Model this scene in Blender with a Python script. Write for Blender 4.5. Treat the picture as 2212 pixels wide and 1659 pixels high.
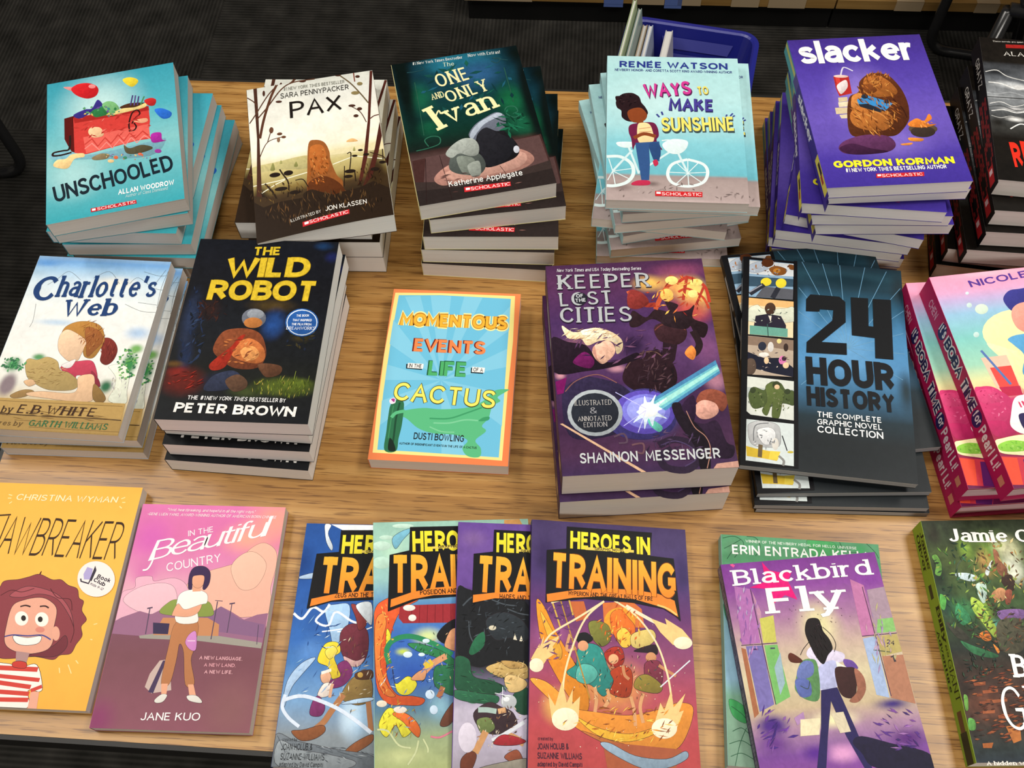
import bpy, bmesh, math, random
import numpy as np
from mathutils import Vector, Matrix
from mathutils.geometry import tessellate_polygon

for o in list(bpy.data.objects): bpy.data.objects.remove(o)
S = bpy.context.scene
COL = S.collection
TZ = 0.735            # height of the table top above the floor
CAM=dict(f=2086.5,H=0.8175,r=[0.99905, -0.03788, -0.02161],u=[0.04361, 0.8678, 0.495],w=[0.0, 0.49547, -0.86863])
TAB=[-0.1015, 0.862, 0.1143, -0.5242]

# ------------------------------------------------------------------ camera
cam = bpy.data.cameras.new('camera'); camo = bpy.data.objects.new('camera', cam); COL.objects.link(camo)
cam.sensor_width = 36; cam.lens = CAM['f'] / 2212 * 36; cam.clip_start = .05
r, u, w = (Vector(CAM[k]).normalized() for k in 'ruw')
camo.matrix_world = Matrix(((r.x, u.x, -w.x, 0), (r.y, u.y, -w.y, 0), (r.z, u.z, -w.z, CAM['H'] + TZ), (0, 0, 0, 1)))
S.camera = camo
# ------------------------------------------------------------------ world and lights
wd = bpy.data.worlds.new('room_light'); S.world = wd; wd.use_nodes = True
wd.node_tree.nodes['Background'].inputs[0].default_value = (1, .96, .9, 1)
wd.node_tree.nodes['Background'].inputs[1].default_value = .10
def panel(name, x, y, z, sx, sy, e, col=(1, .95, .87), rz=0):
    l = bpy.data.lights.new(name, 'AREA'); l.shape = 'RECTANGLE'; l.size = sx; l.size_y = sy; l.energy = e; l.color = col
    o = bpy.data.objects.new(name, l); COL.objects.link(o); o.location = (x, y, z); o.rotation_euler = (0, 0, rz)
    return o
panel('ceiling_panel_light', -1.4, 1.0, 2.75, .6, 1.2, 33)
panel('ceiling_panel_light', 1.3, .7, 2.75, .6, 1.2, 37)
panel('ceiling_panel_light', -.05, .36, 2.75, 1.2, .3, 14)
panel('ceiling_panel_light', .2, -1.75, 2.75, 1.2, .6, 46)  # front fill, added to brighten the page edges facing the camera
S.view_settings.view_transform = 'Standard'; S.view_settings.look = 'None'
S.view_settings.gamma = 1; S.view_settings.use_curve_mapping = False
S.view_settings.exposure = 0.0

# ------------------------------------------------------------------ helpers
def tag(o, label, cat, group=None, kind=None):
    o['label'] = label; o['category'] = cat
    if group: o['group'] = group
    if kind: o['kind'] = kind
    return o
def empty(name, loc, rz=0):
    o = bpy.data.objects.new(name, None); COL.objects.link(o); o.location = loc; o.rotation_euler = (0, 0, rz)
    o.empty_display_size = .02
    return o
def link(name, me, parent=None):
    o = bpy.data.objects.new(name, me); COL.objects.link(o)
    if parent: o.parent = parent
    return o
def lin(h):
    c = [int(h[i:i + 2], 16) / 255 for i in (0, 2, 4)]
    return np.array([x / 12.92 if x <= .04045 else ((x + .055) / 1.055) ** 2.4 for x in c])
class MB:
    def __init__(s): s.v = []; s.f = []
    def box(s, c, d, M=None):
        n = len(s.v); x, y, z = (k / 2 for k in d)
        for i in (-1, 1):
            for j in (-1, 1):
                for k in (-1, 1):
                    p = Vector((c[0] + i * x, c[1] + j * y, c[2] + k * z)); s.v.append(M @ p if M else p)
        s.f += [tuple(n + q for q in f) for f in ((0, 1, 3, 2), (4, 6, 7, 5), (0, 4, 5, 1), (2, 3, 7, 6), (0, 2, 6, 4), (1, 5, 7, 3))]
        return s
    def tube(s, pts, r, n=10):
        pts = [Vector(p) for p in pts]; b = len(s.v); up = Vector((.31, .17, .93))
        for i, p in enumerate(pts):
            t = (pts[min(i + 1, len(pts) - 1)] - pts[max(i - 1, 0)]).normalized()
            a = t.cross(up).normalized() if i == 0 else (a - t * a.dot(t)).normalized()
            c = t.cross(a)
            for k in range(n):
                q = 2 * math.pi * k / n; s.v.append(p + r * (math.cos(q) * a + math.sin(q) * c))
        for i in range(len(pts) - 1):
            for k in range(n):
                s.f.append((b + i * n + k, b + i * n + (k + 1) % n, b + (i + 1) * n + (k + 1) % n, b + (i + 1) * n + k))
        s.f.append(tuple(b + k for k in range(n))[::-1]); s.f.append(tuple(b + (len(pts) - 1) * n + k for k in range(n)))
        return s
    def mesh(s, name, mat, bevel=0, smooth=False):
        me = bpy.data.meshes.new(name); me.from_pydata([tuple(p) for p in s.v], [], s.f)
        bm = bmesh.new(); bm.from_mesh(me); bmesh.ops.recalc_face_normals(bm, faces=bm.faces)
        if bevel: bmesh.ops.bevel(bm, geom=bm.edges[:], offset=bevel, segments=2, affect='EDGES', profile=.5)
        bm.to_mesh(me); bm.free(); me.materials.append(mat)
        if smooth: me.shade_smooth()
        return me
def rounded(pts, r, n=6):
    """polyline with filleted corners"""
    P = [Vector(p) for p in pts]; out = [P[0]]
    for i in range(1, len(P) - 1):
        a = (P[i - 1] - P[i]); b = (P[i + 1] - P[i]); k = min(r, a.length * .49, b.length * .49)
        p0 = P[i] + a.normalized() * k; p2 = P[i] + b.normalized() * k
        for j in range(n + 1):
            t = j / n; out.append(p0 * (1 - t) ** 2 + P[i] * 2 * t * (1 - t) + p2 * t * t)
    return out + [P[-1]]

# ------------------------------------------------------------------ materials
def mat(name, col=(.5, .5, .5), rough=.5, spec=.5, metal=0):
    m = bpy.data.materials.new(name); m.use_nodes = True; b = m.node_tree.nodes['Principled BSDF']
    b.inputs['Base Color'].default_value = (*col, 1); b.inputs['Roughness'].default_value = rough
    b.inputs['Specular IOR Level'].default_value = spec; b.inputs['Metallic'].default_value = metal
    return m, m.node_tree, b
def node(nt, t, **k):
    n = nt.nodes.new(t)
    for a, v in k.items(): setattr(n, a, v)
    return n
def ramp(nt, fac, stops):
    r_ = node(nt, 'ShaderNodeValToRGB'); e = r_.color_ramp.elements
    while len(e) < len(stops): e.new(.5)
    for q, (p, c) in zip(e, stops): q.position = p; q.color = (*c, 1)
    nt.links.new(fac, r_.inputs[0]); return r_.outputs[0]
def bump(nt, b, h, s=.2, d=.001):
    n = node(nt, 'ShaderNodeBump'); n.inputs['Strength'].default_value = s; n.inputs['Distance'].default_value = d
    nt.links.new(h, n.inputs['Height']); nt.links.new(n.outputs[0], b.inputs['Normal'])
def coords(nt, scale, rz=0, loc=(0, 0, 0)):
    c = node(nt, 'ShaderNodeTexCoord'); m = node(nt, 'ShaderNodeMapping')
    m.inputs['Scale'].default_value = scale; m.inputs['Rotation'].default_value = (0, 0, rz); m.inputs['Location'].default_value = loc
    nt.links.new(c.outputs['Object'], m.inputs[0]); return m.outputs[0]

PRINT, nt, b = mat('printed_cover', rough=.42, spec=.10)
a = node(nt, 'ShaderNodeAttribute', attribute_name='Col'); mt = node(nt, 'ShaderNodeTexNoise'); mt.inputs['Scale'].default_value = 210; mt.inputs['Detail'].default_value = 7; mt.inputs['Distortion'].default_value = 1.2
nt.links.new(coords(nt, (1, .8, 0)), mt.inputs['Vector'])
mm = node(nt, 'ShaderNodeMapRange'); mm.inputs[1].default_value = .3; mm.inputs[2].default_value = .7; mm.inputs[3].default_value = .62; mm.inputs[4].default_value = 1.34
nt.links.new(mt.outputs[0], mm.inputs[0])
mu = node(nt, 'ShaderNodeMixRGB', blend_type='MULTIPLY'); nt.links.new(a.outputs['Alpha'], mu.inputs[0]); nt.links.new(a.outputs['Color'], mu.inputs[1]); nt.links.new(mm.outputs[0], mu.inputs[2])
nt.links.new(mu.outputs[0], b.inputs['Base Color'])   # ink mottling; the amount is stored per printed shape
nz = node(nt, 'ShaderNodeTexNoise'); nz.inputs['Scale'].default_value = 900; bump(nt, b, nz.outputs[0], .04, .0002)

def paper(name, c1, c2, sc=1.0):
    m, nt, b = mat(name, rough=.85, spec=.2)
    co = coords(nt, (6, 6, 2600 * sc)); n = node(nt, 'ShaderNodeTexNoise'); n.inputs['Scale'].default_value = 1; n.inputs['Detail'].default_value = 3
    nt.links.new(co, n.inputs['Vector']); nt.links.new(ramp(nt, n.outputs[0], [(.3, c1), (.65, c2)]), b.inputs['Base Color'])
    bump(nt, b, n.outputs[0], .25, .0004); return m
PAPER = {
 'grey': paper('newsprint_pages', (.58, .53, .48), (.66, .61, .56)),
 'buff': paper('buff_pages', (.68, .62, .57), (.76, .71, .66)),
 'white': paper('white_pages', (.78, .76, .73), (.86, .84, .81)),
 'dark': paper('dark_edged_pages', (.27, .27, .28), (.36, .36, .365)),
 'pink': paper('pink_edged_pages', (.62, .40, .44), (.72, .52, .54)),
}
m, nt, b = mat('oak_laminate', rough=.36, spec=.5); OAK = m
co = coords(nt, (1.5, 70, 1)); n1 = node(nt, 'ShaderNodeTexNoise'); n1.inputs['Scale'].default_value = 1.6; n1.inputs['Detail'].default_value = 6; n1.inputs['Distortion'].default_value = .6
nt.links.new(co, n1.inputs['Vector'])
co2 = coords(nt, (18, 420, 1)); n2 = node(nt, 'ShaderNodeTexNoise'); n2.inputs['Scale'].default_value = 1.5; n2.inputs['Detail'].default_value = 3
nt.links.new(co2, n2.inputs['Vector'])
c1 = ramp(nt, n1.outputs[0], [(.30, (.25, .115, .026)), (.52, (.38, .195, .052)), (.72, (.46, .26, .082))])
c2 = ramp(nt, n2.outputs[0], [(.37, (.40, .32, .24)), (.45, (1, 1, 1))])
mx = node(nt, 'ShaderNodeMixRGB', blend_type='MULTIPLY'); mx.inputs[0].default_value = .8
nt.links.new(c1, mx.inputs[1]); nt.links.new(c2, mx.inputs[2]); nt.links.new(mx.outputs[0], b.inputs['Base Color'])
bump(nt, b, n2.outputs[0], .12, .0004)
m, nt, b = mat('shelf_oak', rough=.5, spec=.35); SHELFWOOD = m
co = coords(nt, (3, 40, 40)); n1 = node(nt, 'ShaderNodeTexNoise'); n1.inputs['Scale'].default_value = 1.2; n1.inputs['Detail'].default_value = 5
nt.links.new(co, n1.inputs['Vector']); nt.links.new(ramp(nt, n1.outputs[0], [(.3, (.20, .105, .026)), (.7, (.32, .19, .06))]), b.inputs['Base Color'])
BLACKRUBBER = mat('black_edge_band', (.010, .009, .008), .5, .4)[0]
BLACKMETAL = mat('black_steel_tube', (.014, .014, .015), .22, .7)[0]
SEATCLOTH, nt, b = mat('charcoal_seat_cloth', (.02, .02, .022), .9, .2)
nz = node(nt, 'ShaderNodeTexNoise'); nz.inputs['Scale'].default_value = 600; bump(nt, b, nz.outputs[0], .4, .001)
KICK = mat('black_kick_plate', (.008, .008, .008), .3, .5)[0]
TAPE = mat('masking_tape', (.36, .27, .165), .7, .3)[0]
BLUETAPE = mat('blue_painter_tape', (.10, .16, .42), .6, .3)[0]
BLUEPL, nt, b = mat('blue_plastic', (.022, .028, .30), .3, .5)
HIGHLITPL = mat('highlit_blue_plastic', (.10, .11, .50), .35, .5)[0]  # paler copy of the bin plastic, with a highlight put into the colour
# carpet tiles: ribbed, the rib direction alternates from tile to tile
CARPET, nt, b = mat('ribbed_carpet_tiles', rough=.95, spec=.1)
TS = .555
co = coords(nt, (1 / TS, 1 / TS, 1))
ck_co = coords(nt, (1 / TS, .5 / TS, 1), loc=(0, .28, 0))
sp = node(nt, 'ShaderNodeSeparateXYZ'); nt.links.new(co, sp.inputs[0])
ck = node(nt, 'ShaderNodeTexChecker'); ck.inputs['Scale'].default_value = 1; nt.links.new(ck_co, ck.inputs['Vector'])
def ribs(axis):
    mv = node(nt, 'ShaderNodeMath', operation='MULTIPLY'); nt.links.new(sp.outputs[axis], mv.inputs[0]); mv.inputs[1].default_value = 2 * math.pi * 62
    sn = node(nt, 'ShaderNodeMath', operation='SINE'); nt.links.new(mv.outputs[0], sn.inputs[0]); return sn.outputs[0]
mxr = node(nt, 'ShaderNodeMixRGB'); nt.links.new(ck.outputs['Fac'], mxr.inputs[0]); nt.links.new(ribs(1), mxr.inputs[1]); nt.links.new(ribs(0), mxr.inputs[2])
nz = node(nt, 'ShaderNodeTexNoise'); nz.inputs['Scale'].default_value = 9; nz.inputs['Detail'].default_value = 8; nt.links.new(co, nz.inputs['Vector'])
ad = node(nt, 'ShaderNodeMath', operation='MULTIPLY_ADD'); nt.links.new(mxr.outputs[0], ad.inputs[0]); ad.inputs[1].default_value = .13; nt.links.new(nz.outputs[0], ad.inputs[2])
nt.links.new(ramp(nt, ad.outputs[0], [(.25, (.011, .0105, .009)), (.6, (.030, .028, .025)), (.85, (.05, .047, .041))]), b.inputs['Base Color'])
bump(nt, b, ad.outputs[0], .8, .004)

# ------------------------------------------------------------------ setting
fl = link('floor', MB().box((0, 0, -.02), (12, 12, .04)).mesh('floor', CARPET)); fl['kind'] = 'structure'
fl.location = (-.665, 1.86, 0); fl.rotation_euler = (0, 0, -.105)

WALL = mat('wall_paint', (.30, .28, .25), .8, .2)[0]; CEIL = mat('ceiling_tiles', (.45, .44, .42), .9, .1)[0]
for nm, c, d in (('wall_back', (0, 4.05, 1.4), (7, .1, 2.8)), ('wall_front', (0, -3.25, 1.4), (7, .1, 2.8)), ('wall_left', (-3.45, .4, 1.4), (.1, 7.2, 2.8)), ('wall_right', (3.45, .4, 1.4), (.1, 7.2, 2.8)), ('ceiling', (0, .4, 2.85), (7, 7.4, .1))):
    q_ = link(nm, MB().box(c, d).mesh(nm, CEIL if nm == 'ceiling' else WALL)); q_['kind'] = 'structure'
# ------------------------------------------------------------------ the table
PHI, YB, YF, XL = TAB; TW = 1.524
ux = Vector((math.cos(PHI), math.sin(PHI), 0)); uy = Vector((-math.sin(PHI), math.cos(PHI), 0))
tc = ux * (XL + TW / 2) + uy * ((YB + YF) / 2); TD = YB - YF
tb = empty('display_table', (tc.x, tc.y, 0), PHI)
tag(tb, 'oak laminate library table with black edge, covered with stacks of books', 'table')
link('tabletop', MB().box((0, 0, TZ - .008), (TW, TD, .016)).mesh('tabletop', OAK), tb)
e = MB(); k = .004
for c, d in (((0, TD / 2 + k / 2, TZ - .0165), (TW + 2 * k, k, .032)), ((0, -TD / 2 - k / 2, TZ - .0165), (TW + 2 * k, k, .032)), ((TW / 2 + k / 2, 0, TZ - .0165), (k, TD, .032)), ((-TW / 2 - k / 2, 0, TZ - .0165), (k, TD, .032))): e.box(c, d)
e.box((0, 0, TZ - .0243), (TW, TD, .0164))
link('edge_band', e.mesh('edge_band', BLACKRUBBER), tb)
for sx in (-1, 1):
    for sy in (-1, 1):
        link('leg', MB().tube([(sx * (TW / 2 - .12), sy * (TD / 2 - .12), 0), (sx * (TW / 2 - .12), sy * (TD / 2 - .12), TZ - .032)], .022, 14).mesh('leg', BLACKMETAL, smooth=True), tb)

# ------------------------------------------------------------------ low bookcase behind: bottom shelves, kick plate, label tapes
def bookcase(x0, x1, label, tapes):
    sl = -.102; a = Vector((x0, 1.872 + sl * (x0 + .066), 0)); rz = math.atan(sl); L = (x1 - x0) / math.cos(rz)
    o = empty('bookcase', a, rz); tag(o, label, 'bookcase', 'low bookcases behind the table')
    link('bottom_shelf', MB().box((L / 2, .15, .0742), (L - .002, .30, .0242)).mesh('bottom_shelf', SHELFWOOD, .001), o)
    link('kick_plate', MB().box((L / 2, .122, .031), (L - .002, .22, .062)).mesh('kick_plate', KICK, .002), o)
    for sx in (.009, L - .009): link('side_panel', MB().box((sx, .165, .3865), (.016, .27, .60)).mesh('side_panel', SHELFWOOD), o)
    link('back_panel', MB().box((L / 2, .296, .3865), (L - .04, .006, .60)).mesh('back_panel', SHELFWOOD), o)
    for p, wd_, m_ in tapes:
        t_ = MB().box((p, -.0006, .0732), (wd_, .0008, .0262 if m_ is BLUETAPE else .0235)).box((p, .012, .0867), (wd_, .026, .0006))
        if m_ is BLUETAPE: t_.box((p, -.0006, .057), (wd_, .0008, .008))
        link('label_tape', t_.mesh('label_tape', m_), o)
bookcase(-.066, .764, 'left wooden bookcase with black base and taped shelf labels, by the carpet gap',
   [(0.073, 0.156, TAPE), (0.337, 0.044, BLUETAPE), (0.415, 0.073, TAPE), (0.508, 0.052, TAPE), (0.472, 0.039, BLUETAPE), (0.633, 0.062, TAPE), (0.726, 0.083, TAPE)])
bookcase(.7655, 1.60, 'right wooden bookcase with black base, behind the black chair', [(.16, .06, TAPE), (.33, .05, TAPE), (.47, .08, TAPE)])

# ------------------------------------------------------------------ blue book bin on the floor
bo = empty('book_bin', (.34, 1.37, 0), -.28)
tag(bo, 'royal blue plastic bin of picture books on the floor behind the table', 'bin')
def bin_loop(hx, hy, rr, z, n=6):
    out = []
    for cx, cy, a0 in ((hx - rr, hy - rr, 0), (-hx + rr, hy - rr, 90), (-hx + rr, -hy + rr, 180), (hx - rr, -hy + rr, 270)):
        for k in range(n + 1):
            q = math.radians(a0 + 90 * k / n); out.append((cx + rr * math.cos(q), cy + rr * math.sin(q), z))
    return out
loops = [bin_loop(.090, .135, .02, .003), bin_loop(.118, .161, .026, .248), bin_loop(.1215, .1645, .029, .251), bin_loop(.130, .173, .036, .25), bin_loop(.130, .173, .036, .244), bin_loop(.1215, .1645, .029, .241), bin_loop(.0935, .1385, .022, 0)]
mb = MB(); n = len(loops[0])
for lp in loops: mb.v += [Vector(p) for p in lp]
for i in range(len(loops) - 1):
    for k in range(n): mb.f.append((i * n + k, i * n + (k + 1) % n, (i + 1) * n + (k + 1) % n, (i + 1) * n + k))
mb.f.append(tuple(range(n))); mb.f.append(tuple((len(loops) - 1) * n + k for k in range(n))[::-1])
link('bin_shell', mb.mesh('bin_shell', BLUEPL, smooth=False), bo)
mb = MB()
for zz, hw, hh in ((.212, .070, .026), (.172, .062, .034)):
    yy = .160 - (.248 - zz) * (.025 / .245) - .0008
    mb.v += [Vector((.012 + sx * hw, yy - s2 * .0034, zz + s2 * hh / 2)) if 0 else Vector((.012 + sx * hw * (1 if s2 > 0 else .9), yy + s2 * hh / 2 * (.025 / .245), zz + s2 * hh / 2)) for sx, s2 in ((-1, -1), (1, -1), (1, 1), (-1, 1))]
    mb.f.append(tuple(range(len(mb.v) - 4, len(mb.v))))
link('label_highlight_panel', mb.mesh('label_highlight_panel', HIGHLITPL), bo)  # label region and highlight strip, painted paler on the far inner wall
def bin_book(x, lean, h, wdt, t, cov, label, y=.04):
    M = Matrix.Translation((x, y, .006)) @ Matrix.Rotation(lean, 4, 'Y')
    o = empty('picture_book', bo.matrix_basis @ M.translation); o.matrix_basis = Matrix.Translation((.34, 1.37, 0)) @ Matrix.Rotation(-.28, 4, 'Z') @ M
    tag(o, label, 'book', 'picture books leaning in the blue bin')
    link('page_block', MB().box((0, 0, h / 2 + .002), (t, wdt - .004, h - .006)).mesh('page_block', PAPER['white']), o)
    cm = mat('bin_cover', cov, .4, .4)[0]
    for sx in (-1, 1): link('front_cover' if sx > 0 else 'back_cover', MB().box((sx * (t / 2 + .001), 0, h / 2), (.0018, wdt, h)).mesh('cover', cm), o)
    link('spine', MB().box((0, -wdt / 2, h / 2), (t + .0036, .002, h)).mesh('spine', cm), o)
BINB = [(-.078, -.13, .305, .21, .003, (.42, .52, .30), 'tallest book in the blue bin, thin with pale green covers'),
        (-.069, -.13, .287, .21, .003, (.30, .40, .38), 'grey green picture book in the blue bin, beside the tallest one'),
        (-.059, -.13, .255, .20, .005, (.55, .43, .30), 'tan picture book in the middle of the blue bin'),
        (-.048, -.13, .256, .20, .005, (.42, .48, .62), 'pale blue picture book in the blue bin beside the tan one'),
        (-.012, -.13, .250, .20, .010, (.66, .64, .64), 'white picture book in the blue bin, nearest the empty side')]
for x, ln_, h, wdt, t, c, lab in BINB: bin_book(x, ln_, h, wdt, t, c, lab)

# ------------------------------------------------------------------ chairs (sled base chairs of black tube; only their bases show)
def chair(name, x, y, rz, label, sd=1):
    o = empty(name, (x, y, 0), rz); tag(o, label, 'chair')
    R = .0115
    for sy in (0, .42 * sd):
        link('sled_leg', MB().tube(rounded([(0, sy, .45), (0, sy, R), (.46, sy, R), (.44, sy, .45), (0, sy, .45)], .05, 8), R, 12).mesh('sled_leg', BLACKMETAL, smooth=True), o)
    link('cross_bar', MB().tube([(.10, 0, .445), (.10, .42 * sd, .445)], .009).tube([(.36, 0, .445), (.36, .42 * sd, .445)], .009).mesh('cross_bar', BLACKMETAL, smooth=True), o)
    link('brace', MB().tube([(.185, 0, R), (.10, 0, .445)], R).mesh('brace', BLACKMETAL, smooth=True), o)
    link('seat', MB().box((.23, .21 * sd, .475), (.44, .44, .04)).mesh('seat', SEATCLOTH, .012), o)
    link('backrest', MB().box((.455, .21 * sd, .72), (.03, .42, .30), None).mesh('backrest', SEATCLOTH, .012), o)
    for sy in (.04 * sd, .38 * sd): link('back_post', MB().tube(rounded([(.40, sy, .45), (.45, sy, .56), (.455, sy, .70)], .05), .009).mesh('back_post', BLACKMETAL, smooth=True), o)
    return o
chair('sled_chair', .968, 1.706, -.28, 'black tube sled chair in front of the right bookcase', -1)
chair('sled_chair', -1.016, 1.44, math.pi + .06, 'black tube sled chair standing on the carpet left of the table').location = (-1.012, 1.455, 0)

# ------------------------------------------------------------------ stroke lettering (own skeleton letters, swept into ribbons)
GL = {
'A':(7,'0,0 3.5,10 7,0|1.3,3.6 5.7,3.6'),'B':(6.2,'0,0 0,10|~0,10 1.8,10 3.6,9.9 5.1,9.1 5.6,7.7 5.1,6.2 3.7,5.4 1.8,5.3 0,5.3|~1.8,5.3 3.9,5.3 5.7,4.3 6.2,2.7 5.6,.9 3.9,.1 1.8,0 0,0'),
'C':(7,'~6.9,7.9 5.6,9.5 3.8,10 1.7,9.2 .3,7.2 0,5 .3,2.8 1.7,.8 3.8,0 5.6,.5 6.9,2.1'),'D':(6.9,'0,0 0,10|~0,10 1.5,10 3.5,9.9 5.6,8.8 6.7,6.8 6.9,5 6.7,3.2 5.6,1.2 3.5,.1 1.5,0 0,0'),
'E':(5.4,'5.2,10 0,10 0,0 5.4,0|0,5.2 4.6,5.2'),'F':(5.2,'5.2,10 0,10 0,0|0,5.1 4.5,5.1'),
'G':(7.2,'~6.9,7.9 5.6,9.5 3.8,10 1.7,9.2 .3,7.2 0,5 .3,2.8 1.7,.8 3.8,0 5.6,.4 7,1.8|7,1.4 7,4.6 4.2,4.6'),'H':(6.6,'0,0 0,10|6.6,0 6.6,10|0,5.2 6.6,5.2'),
'I':(0,'0,0 0,10'),'J':(4.4,'~4.4,10 4.4,6 4.4,3 3.8,.9 2.2,0 .7,.5 0,2'),'K':(6.2,'0,0 0,10|5.9,10 0,4.2|2.2,6.1 6.2,0'),'L':(5,'0,10 0,0 5,0'),
'M':(8.2,'0,0 .5,10 4.1,2.4 7.7,10 8.2,0'),'N':(6.8,'0,0 0,10|0,10 6.8,0|6.8,0 6.8,10'),'O':(7.8,'@3.9,10 1.6,9.2 .3,7.2 0,5 .3,2.8 1.6,.8 3.9,0 6.2,.8 7.5,2.8 7.8,5 7.5,7.2 6.2,9.2'),
'P':(5.8,'0,0 0,10|~0,10 1.8,10 3.7,9.8 5.3,8.9 5.8,7.3 5.3,5.7 3.7,4.8 1.8,4.6 0,4.6'),'Q':(7.8,'@3.9,10 1.6,9.2 .3,7.2 0,5 .3,2.8 1.6,.8 3.9,0 6.2,.8 7.5,2.8 7.8,5 7.5,7.2 6.2,9.2|4.8,2.6 7.8,-.8'),
'R':(6.3,'0,0 0,10|~0,10 1.8,10 3.7,9.8 5.3,8.9 5.8,7.3 5.3,5.7 3.7,4.8 1.8,4.6 0,4.6|3,4.6 6.3,0'),'S':(6,'~5.7,8.2 4.7,9.6 3,10 1.2,9.5 .4,8 .7,6.5 1.9,5.6 4,4.6 5.5,3.5 5.9,2 5,.5 3,0 1.1,.4 0,1.9'),
'T':(6.6,'0,10 6.6,10|3.3,10 3.3,0'),'U':(6.6,'~0,10 0,7 0,3.6 .7,1.2 3.3,0 5.9,1.2 6.6,3.6 6.6,7 6.6,10'),'V':(7,'0,10 3.5,0 7,10'),'W':(10,'0,10 2.5,0 5,8.6 7.5,0 10,10'),
'X':(6.6,'0,10 6.6,0|6.6,10 0,0'),'Y':(6.6,'0,10 3.3,4.8 6.6,10|3.3,4.8 3.3,0'),'Z':(6.2,'0,10 6.2,10 0,0 6.2,0'),
'a':(5,'~.5,5.8 1.8,7 3.6,7 4.8,6 5,4.4 5,2 5,0|~5,4.1 3,4.1 1,3.5 .1,2 .5,.6 2,0 3.7,.4 5,1.9'),'b':(5.5,'0,10 0,0|~0,4.8 1.2,6.6 3,7 4.8,6 5.5,3.5 4.8,1 3,0 1.2,.4 0,2.2'),
'c':(5,'~5,5.6 3.9,6.8 2.6,7 .9,6 0,3.5 .9,1 2.6,0 3.9,.2 5,1.4'),'d':(5.5,'5.5,10 5.5,0|~5.5,4.8 4.3,6.6 2.5,7 .7,6 0,3.5 .7,1 2.5,0 4.3,.4 5.5,2.2'),
'e':(5.3,'0.1,3.7 5.3,3.7|~5.3,3.7 5,5.6 3.8,6.9 2.6,7 .9,6 0,3.5 .9,1 2.7,0 4.2,.3 5.2,1.5'),'f':(3.8,'~3.8,9.4 2.8,10 1.8,9.6 1.4,8.2 1.4,4 1.4,0|0,6.8 3.4,6.8'),
'g':(5.5,'~5.5,4.8 4.3,6.6 2.5,7 .7,6 0,3.5 .7,1 2.5,0 4.3,.4 5.5,2.2|~5.5,7 5.5,3 5.5,0 5.1,-1.8 4,-2.8 2.3,-3 .6,-2.3'),'h':(5,'0,10 0,0|~0,4.6 1.2,6.6 2.9,7 4.5,6.2 5,4.4 5,2 5,0'),
'i':(0,'0,7 0,0|0,9.7 0,9'),'j':(1,'~1,7 1,2 1,-1 .5,-2.5 -.8,-3|1,9.7 1,9'),'k':(5,'0,10 0,0|4.6,7 0,2.8|1.6,4.3 5,0'),'l':(0,'0,10 0,0'),
'm':(8.4,'0,7 0,0|~0,4.6 1,6.6 2.4,7 3.8,6.2 4.2,4.4 4.2,2 4.2,0|~4.2,4.6 5.2,6.6 6.6,7 8,6.2 8.4,4.4 8.4,2 8.4,0'),'n':(5,'0,7 0,0|~0,4.6 1.2,6.6 2.9,7 4.5,6.2 5,4.4 5,2 5,0'),
'o':(5.8,'@2.9,7 .9,6 0,3.5 .9,1 2.9,0 4.9,1 5.8,3.5 4.9,6'),'p':(5.5,'0,7 0,-3|~0,4.8 1.2,6.6 3,7 4.8,6 5.5,3.5 4.8,1 3,0 1.2,.4 0,2.2'),'q':(5.5,'5.5,7 5.5,-3|~5.5,4.8 4.3,6.6 2.5,7 .7,6 0,3.5 .7,1 2.5,0 4.3,.4 5.5,2.2'),
'r':(3.4,'0,7 0,0|~0,4.2 .9,6.3 2.2,7 3.4,6.7'),'s':(4.6,'~4.3,5.8 3.4,6.8 2.2,7 .8,6.6 .3,5.4 .9,4.3 2.4,3.7 4,3 4.6,1.8 3.9,.5 2.3,0 .8,.3 0,1.4'),
't':(3.6,'~1.4,9.4 1.4,5 1.4,2 1.8,.5 2.8,0 3.6,.3|0,6.8 3.4,6.8'),'u':(5,'~0,7 0,4 .2,1.6 1.2,.3 2.4,0 4,.7 5,2.4|5,7 5,0'),'v':(5.4,'0,7 2.7,0 5.4,7'),'w':(8,'0,7 2,0 4,6 6,0 8,7'),
'x':(5,'0,7 5,0|5,7 0,0'),'y':(5.4,'0,7 2.7,0|5.4,7 2.3,-1.2 1.4,-2.6 0,-3'),'z':(4.8,'0,7 4.8,7 0,0 4.8,0'),
'1':(2,'0,8.2 2,10 2,0'),'2':(5.6,'~0,7.8 .8,9.4 2.8,10 4.8,9.3 5.4,7.6 4.6,5.4 2.5,2.8 0,0|0,0 5.6,0'),'4':(6,'4.6,0 4.6,10 0,3 6,3'),'9':(5.6,'~5.4,7 4.6,5 2.8,4.4 .8,5.2 .1,7.2 .8,9.2 2.8,10 4.8,9.2 5.5,7 5.2,3.5 4,1.2 1.6,0'),
'#':(6,'1.4,0 2.6,10|3.8,0 5,10|0,3.4 6,3.4|.4,6.8 6.4,6.8'),'-':(3,'0,4 3,4'),'.':(0,'0,0 0,.7'),',':(.6,'.6,.8 0,-1.4'),'!':(0,'0,10 0,3|0,.7 0,0'),"'":(.3,'.3,10 0,7.4'),'"':(1.8,'0,10 0,7.6|1.8,10 1.8,7.6'),
'&':(6.4,'~6.4,0 2,5.8 1,8 2,9.8 3.6,9.8 4.4,8 3,6 .6,4 .2,2 1.4,.2 3.4,.2 5.2,1.8 6.2,4.4'),
}
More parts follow.
